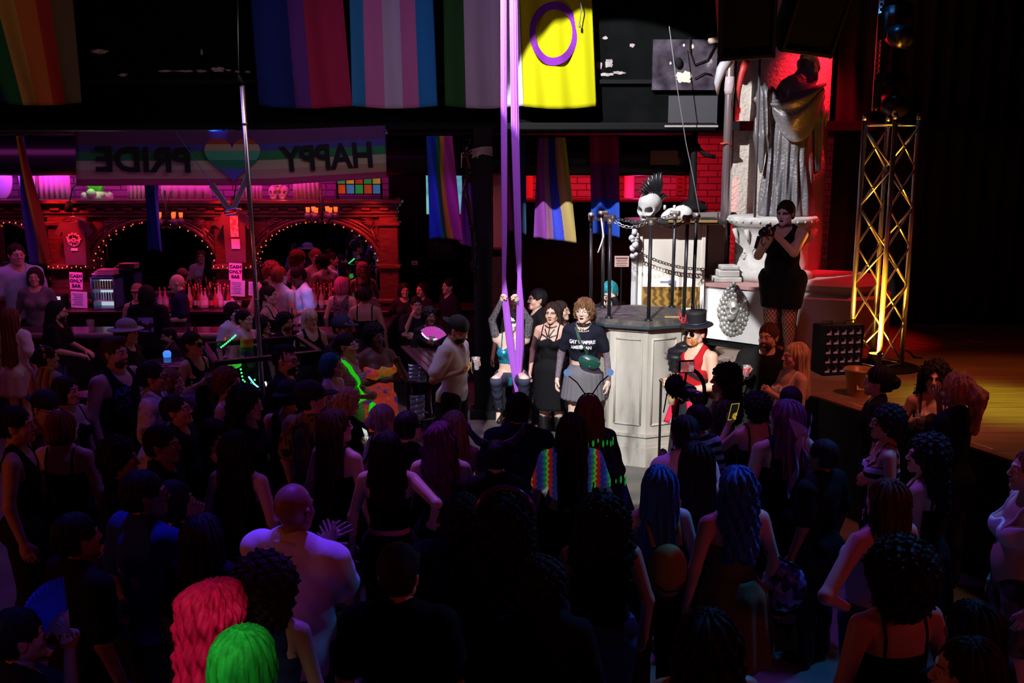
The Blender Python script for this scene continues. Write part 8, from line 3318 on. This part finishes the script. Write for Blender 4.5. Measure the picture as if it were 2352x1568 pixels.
for k, e in enumerate(((-.075, -.10, 1.43), (.075, -.10, 1.43), (-.10, -.10, 1.34), (.10, -.10, 1.34), (0, -.08, 1.44), (-.07, -.15, 1.26), (.07, -.15, 1.26))):
 ribbon(i_, 'harness_strap', [hub, e], .013, M_STR, n=10)
ribbon(i_, 'neck_band', [(.07 * math.cos(R(-180 + 18 * k)), .005 + .085 * math.sin(R(-180 + 18 * k)), 1.425 + .0 * k) for k in range(11)], .013, M_STR)
o = MB().ball((0, -.135, 1.30), .013, 0, 12, 8).build('ring', mat('stud_silver'), i_['root'])
tree = bvh_of(i_, ['body'])
hit = tree.ray_cast(Vector((0, -.6, 1.30)), Vector((0, 1, 0)))
o.location = (0, hit[0].y + .127 if hit[0] else 0, 0)
# neon strap with pouch on the striped dress
i_ = PEOPLE['b38']
nb = empty('neon_bag', i_['root'].location, R(i_['face']), 'neon green crossbody strap with a small neon pouch on the striped dress', 'bag')
nb.scale = i_['root'].scale
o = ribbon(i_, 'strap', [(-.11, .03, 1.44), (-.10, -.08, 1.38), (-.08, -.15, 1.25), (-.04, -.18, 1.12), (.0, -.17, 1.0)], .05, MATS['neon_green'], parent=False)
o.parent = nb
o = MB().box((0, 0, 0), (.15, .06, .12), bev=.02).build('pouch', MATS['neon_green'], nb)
o.matrix_local = TR(.0, -.26, .93) @ RZ(20) @ RY(-25)
# teal briefs of the aerialist
i_ = PEOPLE['d94']
V, F = polygonize(lambda P: np.maximum(np.maximum(smin(sd_el(P, (0, .008, .93), (.200, .139, .132)), sd_el(P, (0, .07, .9), (.17, .10, .11)), .04), P[:, 2] - 1.0), .845 - P[:, 2] + .55 * np.abs(P[:, 0]) - .02), (-.25, -.2, .8), (.25, .22, 1.05), .011)
link_mesh('briefs', np_mesh('briefs', V, F, [MATS['teal_sequin']]), i_['root'])
# top hat of the red-bearded man
i_ = PEOPLE['d96']
hat = empty('top_hat_tmp', (0, 0, 0))
g = MB().lathe([(.085, .185), (.090, .215), (.098, .305), (.104, .325), (.0, .33)], 28)
g.build('tmp', M_BLACK)
bpy.data.objects.remove(hat)
ob_ = bpy.data.objects['tmp']
ob_.name = 'top_hat'
ob_.parent = i_['root']
ob_.data.materials[0] = mat('hat_felt', (.012, .012, .016), .7)
HM2 = i_['head'] @ TR(0, .015, 0) @ RX(6)
ob_.matrix_local = HM2 @ TR(0, 0, -.005)
V, F = polygonize(lambda P: np.maximum(sd_el(P, (0, 0, .19), (.158, .165, .022)), -sd_el(P, (0, 0, .19), (.075, .085, .1))) - .02 * 0, (-.2, -.2, .14), (.2, .2, .25), .008)
o = link_mesh('hat_brim', np_mesh('hat_brim', V, F, [mat('hat_felt')]), ob_)
o.matrix_local = Matrix.Identity(4)
MB().tube([(.096 * math.cos(2 * math.pi * k / 20), .096 * math.sin(2 * math.pi * k / 20), .215) for k in range(20)], .010, 6, closed=True).build('hat_band', mat('band_blue', (.02, .03, .08), .4), ob_)
g = MB()
for k, (dx, dz, ln) in enumerate(((-.05, .25, .13), (-.02, .22, .17), (.02, .23, .19), (.05, .22, .14), (-.035, .3, .07), (.04, .3, .08))):
 g.tube([(-.085 + dx * .3, -.06, .20), (-.09 + dx, -.085, dz), (-.09 + dx * 1.6, -.07, dz + ln * .5)], [.006, .005, .001], 5)
g.build('red_spikes', mat('spike_red', (.75, .04, .06), .4), ob_)
g = MB()
for k in range(6):
 g.tube([(-.05 + .02 * k, .02, .31), (-.07 + .028 * k, .02, .40 + .03 * (k % 3))], [.010, .002], 5, flat=.3)
g.build('feathers', mat('feather_black', (.01, .012, .012), .5), ob_)
M_ARM = mat('armour_leather', (.012, .013, .018), .45)
V, F = polygonize(lambda P: np.maximum(smin(sd_rc(P, (-.12, -.02, 1.42), (-.215, -.03, 1.33), .07, .085), sd_rc(P, (-.215, -.03, 1.33), (-.25, .0, 1.2), .085, .068), .03), -.0 * P[:, 0] + 1.17 - P[:, 2]) +
                  .006 * np.sin(P[:, 2] * 90), (-.36, -.16, 1.14), (-.02, .13, 1.54), .01)
o = link_mesh('shoulder_armour', np_mesh('shoulder_armour', V, F, [M_ARM]), i_['root'])
g = MB()
rr = random.Random(2)
for k in range(16):
 a = R(-60 + 24 * (k % 6))
 zz = 1.22 + .05 * (k // 4)
 p = Vector((-.27, -.03 - .05 * math.sin(a), zz))
 g.tube([p, p + Vector((-.05, -.03 * math.sin(a), .03))], [.006, .001], 5)
g.build('armour_spike', mat('stud_silver'), o)
ribbon(i_, 'chest_belt', [(-.16, -.10, 1.36), (-.05, -.16, 1.27), (.06, -.17, 1.21), (.15, -.10, 1.16), (.17, .0, 1.14)], .035, M_ARM)
ribbon(i_, 'waist_belt', [(.19 * math.cos(R(18 * k)), .17 * math.sin(R(18 * k)), .99) for k in range(21)], .055, M_ARM, n=60)
for k, (x0, x1) in enumerate(((-.06, -.13), (.10, .20))):
 g = MB()
 g.sheet(lambda u, v, x0=x0, x1=x1: (x0 + (x1 - x0) * v + .07 * (u - .5), -.185 - .05 * v, .97 - .26 * v), 4, 8, thick=.006)
 g.build('red_sash', mat('sash_red', (.80, .02, .08), .7), i_['root'])
MB().tube([Vector(i_['wrist'][1][1]) + Vector((.0, .0, 0)) + Vector((.030 * math.cos(R(30 * k)), .012 * math.sin(R(30 * k)), .030 * math.sin(R(30 * k)))) for k in range(12)], .012, 6, closed=True).build('wristband', mat('sash_red'), i_['root'])
# his cane and drink
p = held(i_, -1)
cn = empty('cane', (p.x - .03, p.y - .02, 0), 0, 'black cane with a silver knob held by the man in the top hat', 'cane')
MB().tube([(0, 0, 0), (0, 0, p.z + .04)], .013, 10).build('shaft', M_BLACK, cn)
MB().ball((0, 0, p.z + .05), .022, 0, 12, 8).build('knob', mat('stud_silver'), cn)
p = held(i_, 1)
cup('plastic_cup', (p.x - .01, p.y - .02, p.z - .07), 'clear cup of golden drink held by the man in the top hat', drink=(.55, .32, .04))
# still camera of the stage performer
i_ = PEOPLE['d98']
a_, b_ = held(i_, -1), held(i_, 1)
p = (a_ + b_) / 2
cm_ = empty('photo_camera', p, R(i_['face']), 'black photo camera held up by the white-faced performer on the stage', 'camera')
MB().box((0, 0, .01), (.15, .06, .10), bev=.015).box((0, 0, .07), (.06, .05, .04), bev=.012).build('camera_body', mat('camera_black', (.010, .010, .012), .35), cm_)
MB().tube([(0, -.03, .005), (0, -.16, .005)], [.042, .046], 18).build('lens_barrel', mat('camera_black'), cm_)
MB().tube([(-.06, 0, .05), (-.1, .05, -.12), (-.02, .12, -.25), (.08, .08, -.1), (.06, 0, .05)], .006, 6).build('neck_strap', M_BLACK, cm_)
o = MB().tube([(p.x - .14, p.y - .02, p.z - .17), (p.x - .10, p.y, p.z - .04)], [.018, .022], 12).build('microphone', mat('mic_black', (.015, .015, .017), .3))
tag(o, 'black hand microphone tucked below the photo camera on the stage', 'microphone')
o = ribbon(i_, 'neck_band', [(.062 * math.cos(R(18 * k)), .062 * math.sin(R(18 * k)), 1.455) for k in range(21)], .025, M_ARM, n=40)
g = MB()
for q in (-1, 1):
 for k in range(11):
  pass
# fishnet on her legs
tree = bvh_of(i_, ['body'])
g = MB()
for q in (-1, 1):
 for k in range(14):
  for sgn in (-1, 1):
   pts = []
   for t_ in range(17):
    z = .62 - .50 * t_ / 16
    a = sgn * t_ * .28 + k * 2 * math.pi / 14
    ax_ = Vector((q * (.092 + .006 * t_ / 16), .0 + .02 * t_ / 16, z))
    hit = tree.ray_cast(ax_ + Vector((math.cos(a), math.sin(a), 0)) * .2, Vector((-math.cos(a), -math.sin(a), 0)))
    if hit[0] is not None and (hit[0] - ax_).length < .16:
     pts.append(hit[0] + Vector((math.cos(a), math.sin(a), 0)) * .003)
   if len(pts) > 3:
    g.tube(pts, .0022, 4)
g.build('fishnet_stockings', M_BLACK, i_['root'])
# operator's video camera
i_ = PEOPLE['c97'] if 'c97' in PEOPLE else PEOPLE['d97']
Yv = i_['root'].location.y + .30
p = at(1572, 898, Yv)
vc = empty('video_camera', p, R(15), 'video camera rig with a lit monitor and furry microphone before the podium', 'camera')
MB().box((0, 0, 0), (.12, .22, .12), bev=.02).tube([(0, -.1, 0), (0, -.3, 0)], [.05, .055], 16).build('camera_body', mat('camera_black'), vc)
rr = random.Random(4)
g = MB().ball((-.09, -.02, .05), (.075, .10, .085), 0, 14, 10)
for k in range(150):
 a, b_ = rr.random() * 6.28, rr.random() * 3.14
 d_ = Vector((math.sin(b_) * math.cos(a) * .075, math.sin(b_) * math.sin(a) * .10, math.cos(b_) * .085))
 g.tube([Vector((-.09, -.02, .05)) + d_, Vector((-.09, -.02, .05)) + d_ * 1.22], [.004, .001], 4)
g.build('furry_microphone', M_BLACK, vc)
g = MB().tube([(.02 + .16 * math.cos(R(-100 + 14 * k)), .02, -.02 + .19 * math.sin(R(-100 + 14 * k))) for k in range(15)], .016, 8)
g.build('ring_handle', M_BLACK, vc)
mo = MB().box((.02, .02, .19), (.13, .03, .10), bev=.01).tube([(0, 0, .06), (.02, .02, .14)], .01, 6).build('monitor', M_BLACK, vc)
g = MB().box((.02, .037, .19), (.11, .004, .08))
g.box((.02, .003, .19), (.11, .004, .08))
g.build('monitor_screen', mat_noise('monitor_picture', [(.40, (.25, .18, .20)), (.52, (.8, .12, .08)), (.62, (.75, .65, .7))], 14, 2, .3, emit=.35), mo)
MB().tube([(-.02, 0, .1), (-.14, .0, .02), (-.17, .0, -.16)], .005, 6).build('cable', M_BLACK, vc)


# phones
def phone(info, q, label, screen, case, tilt=0, dx=0, dz=.03, px=None):
 p = held(info, q, dx, 0, dz)
 if px:
  p = at(px[0], px[1], p.y - .02)
 o = empty('phone', p, R(info['face']), label, 'phone')
 o.rotation_euler = (R(-18), R(tilt), R(info['face']))
 MB().box((0, 0, 0), (.080, .011, .160), bev=.005).build('case', case, o)
 MB().box((0, .0062, 0), (.070, .002, .148)).build('screen', screen, o)
 return o


phone(PEOPLE['c51'], 1, 'phone with a bright picture held by the person with the grey bun', mat_noise('phone_bright', [(.35, (.12, .16, .16)), (.5, (.75, .78, .72)), (.62, (.25, .45, .22)), (.7, (.8, .75, .85))], 9, 2, .3, emit=.9), M_BLACK, tilt=-6, px=(844, 1003))
o = phone(PEOPLE['c72'], 1, 'phone with a dark yellow-edged picture held up near the lace top', mat_noise('phone_dark', [(.60, (.01, .01, .008)), (.66, (.7, .45, .05))], 16, 1, .3, emit=.5), mat('phone_blue', (.10, .10, .35), .4), px=(1684, 944))
g = MB()
for sx in (-1, 1):
 g.box((sx * .035, .0078, 0), (.003, .002, .148))
 g.box((0, .0078, sx * .0735), (.070, .002, .003))
g.build('frame_line', mat('yellow_line', (.8, .7, .05), .4, emit=(.9, .75, .03), es=.6), o)
phone(PEOPLE['b44'], -1, 'phone glowing orange in the hand of the man in the white tee', mat_noise('phone_orange', [(.4, (.25, .12, .02)), (.6, (1, .6, .1))], 20, 2, .3, emit=.8), M_BLACK, tilt=60, px=(1086, 842))
# drinks
p = held(PEOPLE['b44'], 1)
cup('plastic_cup', (p.x, p.y - .03, p.z - .06), 'clear cup in the other hand of the man in the white tee', s=1.1)
p = held(PEOPLE['b12'], -1)
cup('plastic_cup', (p.x, p.y - .03, p.z - .05), 'iced drink with a straw raised beside the floral shirt', drink=(.35, .25, .32), straw=(.5, .7, .2), s=1.3)
p = held(PEOPLE['b8'], -1)
cup('plastic_cup', (p.x, p.y - .02, p.z - .05), 'clear cup held by the woman with cat ears', drink=(.2, .1, .12))
p = held(PEOPLE['c76'], -1)
cup('plastic_cup', (p.x - .01, p.y - .02, p.z - .07), 'glass of red drink held by the man in the black shirt', drink=(.5, .02, .04), s=.9)
p = held(PEOPLE['c78'], -1)
cup('plastic_cup', (p.x, p.y - .02, p.z - .05), 'cup with a pale straw held by the laughing woman', drink=(.12, .06, .06), straw=(.6, .55, .8))
p = held(PEOPLE['b28'], 1)
o = empty('beer_bottle', (p.x, p.y, p.z - .08), 0, 'dark bottle held by the woman with tied-up hair at the bar', 'bottle')
MB().lathe([(.030, 0), (.031, .12), (.012, .18), (.013, .24)], 12).build('glass', mat('bottle_dark'), o)
MB().lathe([(.0315, .03), (.0315, .10)], 12, caps=False).build('paper_label', mat('label_white'), o)
# folding fans
def fan(loc, rot, r, a0, a1, m, label, ribs=14):
 o = empty('folding_fan', loc, 0, label, 'fan')
 o.rotation_euler = rot
 g = MB()
 n = ribs * 2
 vs, fs = [], []
 for k in range(n + 1):
  a = R(a0 + (a1 - a0) * k / n)
  y = .006 if k % 2 else -.006
  vs += [(.42 * r * math.cos(a), y, .42 * r * math.sin(a)), (r * math.cos(a), y * 1.6, r * math.sin(a)), (r * math.cos(a), y * 1.6 + .003, r * math.sin(a)), (.42 * r * math.cos(a), y + .003, .42 * r * math.sin(a))]
 for k in range(n):
  for e in range(4):
   e2 = (e + 1) % 4
   fs.append((k * 4 + e, k * 4 + 4 + e, k * 4 + 4 + e2, k * 4 + e2))
 g.add(vs, fs)
 g.build('leaf', m, o)
 for k in range(ribs + 1):
  a = R(a0 + (a1 - a0) * k / ribs)
  MB().tube([(0, .002 * (k % 3), 0), (.44 * r * math.cos(a), 0, .44 * r * math.sin(a))], .004, 5, flat=.5).build('rib', mat('fan_rib', (.45, .30, .32), .5), o)
 return o


p = held(PEOPLE['c87'], 1)
fan((p.x, p.y - .02, p.z + .01), (R(-12), 0, R(-12)), .24, 100, 178, mat('fan_blue', (.05, .10, .75), .7), 'blue folding fan held at the bottom left corner')
p = at(991, 788, 12.05)
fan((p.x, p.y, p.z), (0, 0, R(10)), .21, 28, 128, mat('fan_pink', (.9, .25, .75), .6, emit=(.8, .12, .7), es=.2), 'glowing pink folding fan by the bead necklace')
# glowing necklaces and lights
i_ = PEOPLE['b43']
nk = empty('light_necklace', pworld(i_, i_['LB'] @ TR(0, 0, 1.40)).translation, R(i_['face']), 'necklace of glowing pink and green beads', 'necklace')
M_LP, M_LG = mat('led_pink', (1, .3, .8), .4, emit=(1, .25, .8), es=3), mat('led_green', (.2, 1, .5), .4, emit=(.1, 1, .35), es=3)
for k in range(17):
 a = R(180 + 180 * k / 16)
 o = MB().ball((0, 0, 0), .014, 0, 8, 6).build('bead', M_LP if k % 4 else M_LG, nk)
 o.location = (.12 * math.cos(a), -.02 + .13 * math.sin(a), -.02 - .09 * abs(math.sin(a)))
i_ = PEOPLE['b46']
L0 = i_['root'].location
Yl = L0.y - .42
M_LG2, M_LB = mat('led_green2', (.1, 1, .3), .4, emit=(.05, 1, .22), es=2.2), mat('led_cyan', (.2, .8, 1), .4, emit=(.15, .7, 1), es=2.2)


def led_line(pts, n, m, label, r=.011):
 root = empty('light_strip', at(pts[0][0], pts[0][1], Yl), 0, label, 'lights')
 o0 = Vector(root.location)
 W_ = [at(x, y, Yl) - o0 for x, y in pts]
 MB().tube(W_, .005, 5).build('strip', M_BLACK, root)
 for k in range(n):
  t_ = k / (n - 1) * (len(W_) - 1)
  q = min(int(t_), len(W_) - 2)
  o = MB().ball((0, 0, 0), r, 0, 8, 6).build('diode', m, root)
  o.location = W_[q].lerp(W_[q + 1], t_ - q)


led_line([(508, 797), (520, 788), (532, 778), (541, 770)], 10, M_LG2, 'rising string of green lights above the crouching costume')
led_line([(553, 848), (558, 872), (570, 884), (585, 872)], 10, M_LG2, 'green light string hanging on the crouching costume')
led_line([(572, 866), (584, 882), (598, 893)], 12, M_LB, 'cyan light string on the crouching costume')
led_line([(610, 878), (614, 890), (618, 880)], 7, mat('led_white', (.9, 1, .95), .4, emit=(.85, 1, .9), es=2.2), 'small cluster of white lights right of the pole')
p = at(538, 836, Yl + .05)
o = MB().ball(p, (.085, .06, .05), 0, 14, 8).build('glow_mask', mat('mask_green', (.1, .8, .1), .5, emit=(.05, .8, .05), es=.4))
tag(o, 'glowing green rounded mask left of the pole below the rail', 'mask')
p = at(568, 795, Yl + .1)
g = MB().sheet(lambda u, v: (p.x + .075 * math.sin(R(-80 + 160 * u)), p.y - .075 * math.cos(R(-80 + 160 * u)), p.z - .10 + .2 * v), 16, 8, thick=.008)
o = g.build('rainbow_sleeve', mat_bands('rainbow_band', [(0, (.08, .10, .30)), (.25, (.03, .25, .06)), (.5, (.65, .5, .04)), (.72, (.7, .25, .03))], 'Z', lo=p.z - .1, hi=p.z + .1))
tag(o, 'short rainbow-striped arm warmer just left of the pole', 'sleeve')
# glow on the table
p = at_z(384, 818, 1.07)
o = MB().lathe([(.045, 0), (.05, .05), (.03, .075)], 12, c=(p.x, p.y, 1.062)).build('table_lamp', mat('lamp_blue', (.2, .5, 1), .3, emit=(.06, .28, 1), es=.9))
tag(o, 'small glowing blue lamp on the high round table', 'lamp')
# bags
i_ = PEOPLE['c70']
p = at(1800, 1345, i_['root'].location.y + .05)
sb = empty('sequin_bag', p, R(-20), 'dark sequin shoulder bag carried by the woman with wavy blue hair', 'bag')
V, F = polygonize(lambda P: sd_el(P, (0, 0, 0), (.13, .06, .16)) + .004 * np.sin(P[:, 0] * 120) * np.sin(P[:, 2] * 130), (-.18, -.1, -.2), (.18, .1, .2), .009)
link_mesh('pouch', np_mesh('pouch', V, F, [mat_noise('violet_sequins', [(.40, (.03, .02, .05)), (.52, (.22, .14, .55)), (.66, (.60, .45, .95))], 26, 0, .35, metal=.3, kind='VCOLOR')], ), sb)
sh = pworld(i_, TR(.13, .02, 1.42)).translation - p
sh2 = Matrix.Rotation(R(20), 3, 'Z') @ sh
MB().tube([(-.09, .0, .12), sh2 * .5 + Vector((-.0, -.03, .03)), sh2, sh2 * .55 + Vector((.05, .04, 0)), (.09, 0, .12)], .010, 8).build('strap', mat('bag_strap', (.012, .014, .014), .3), sb)
i_ = PEOPLE['c68']
bp_ = empty('backpack', pworld(i_, TR(0, .22, 1.12)).translation, R(i_['face']), 'yellow backpack with a smiling face worn under long blue hair', 'backpack')
V, F = polygonize(lambda P: sd_el(P, (0, 0, 0), (.12, .08, .16)) + .2 * np.maximum(0, np.abs(P[:, 0]) - .09), (-.2, -.13, -.23), (.2, .13, .23), .011)
link_mesh('bag', np_mesh('bag', V, F, [mat('bag_yellow', (.30, .22, .03), .7)]), bp_)
MB().tube([(-.10, .055, -.05), (-.04, .085, -.09), (.04, .085, -.09), (.10, .055, -.05)], .006, 6).build('stitched_mouth', M_INK, bp_)
for q in (-1, 1):
 MB().tube([(q * .08, -.02, .14), (q * .10, -.16, .31), (q * .11, -.30, .24), (q * .10, -.34, .05)], .014, 6, flat=.5).build('strap', mat('bag_yellow'), bp_)
# orange trim and other glowing cloth edges
i_ = PEOPLE['b26']
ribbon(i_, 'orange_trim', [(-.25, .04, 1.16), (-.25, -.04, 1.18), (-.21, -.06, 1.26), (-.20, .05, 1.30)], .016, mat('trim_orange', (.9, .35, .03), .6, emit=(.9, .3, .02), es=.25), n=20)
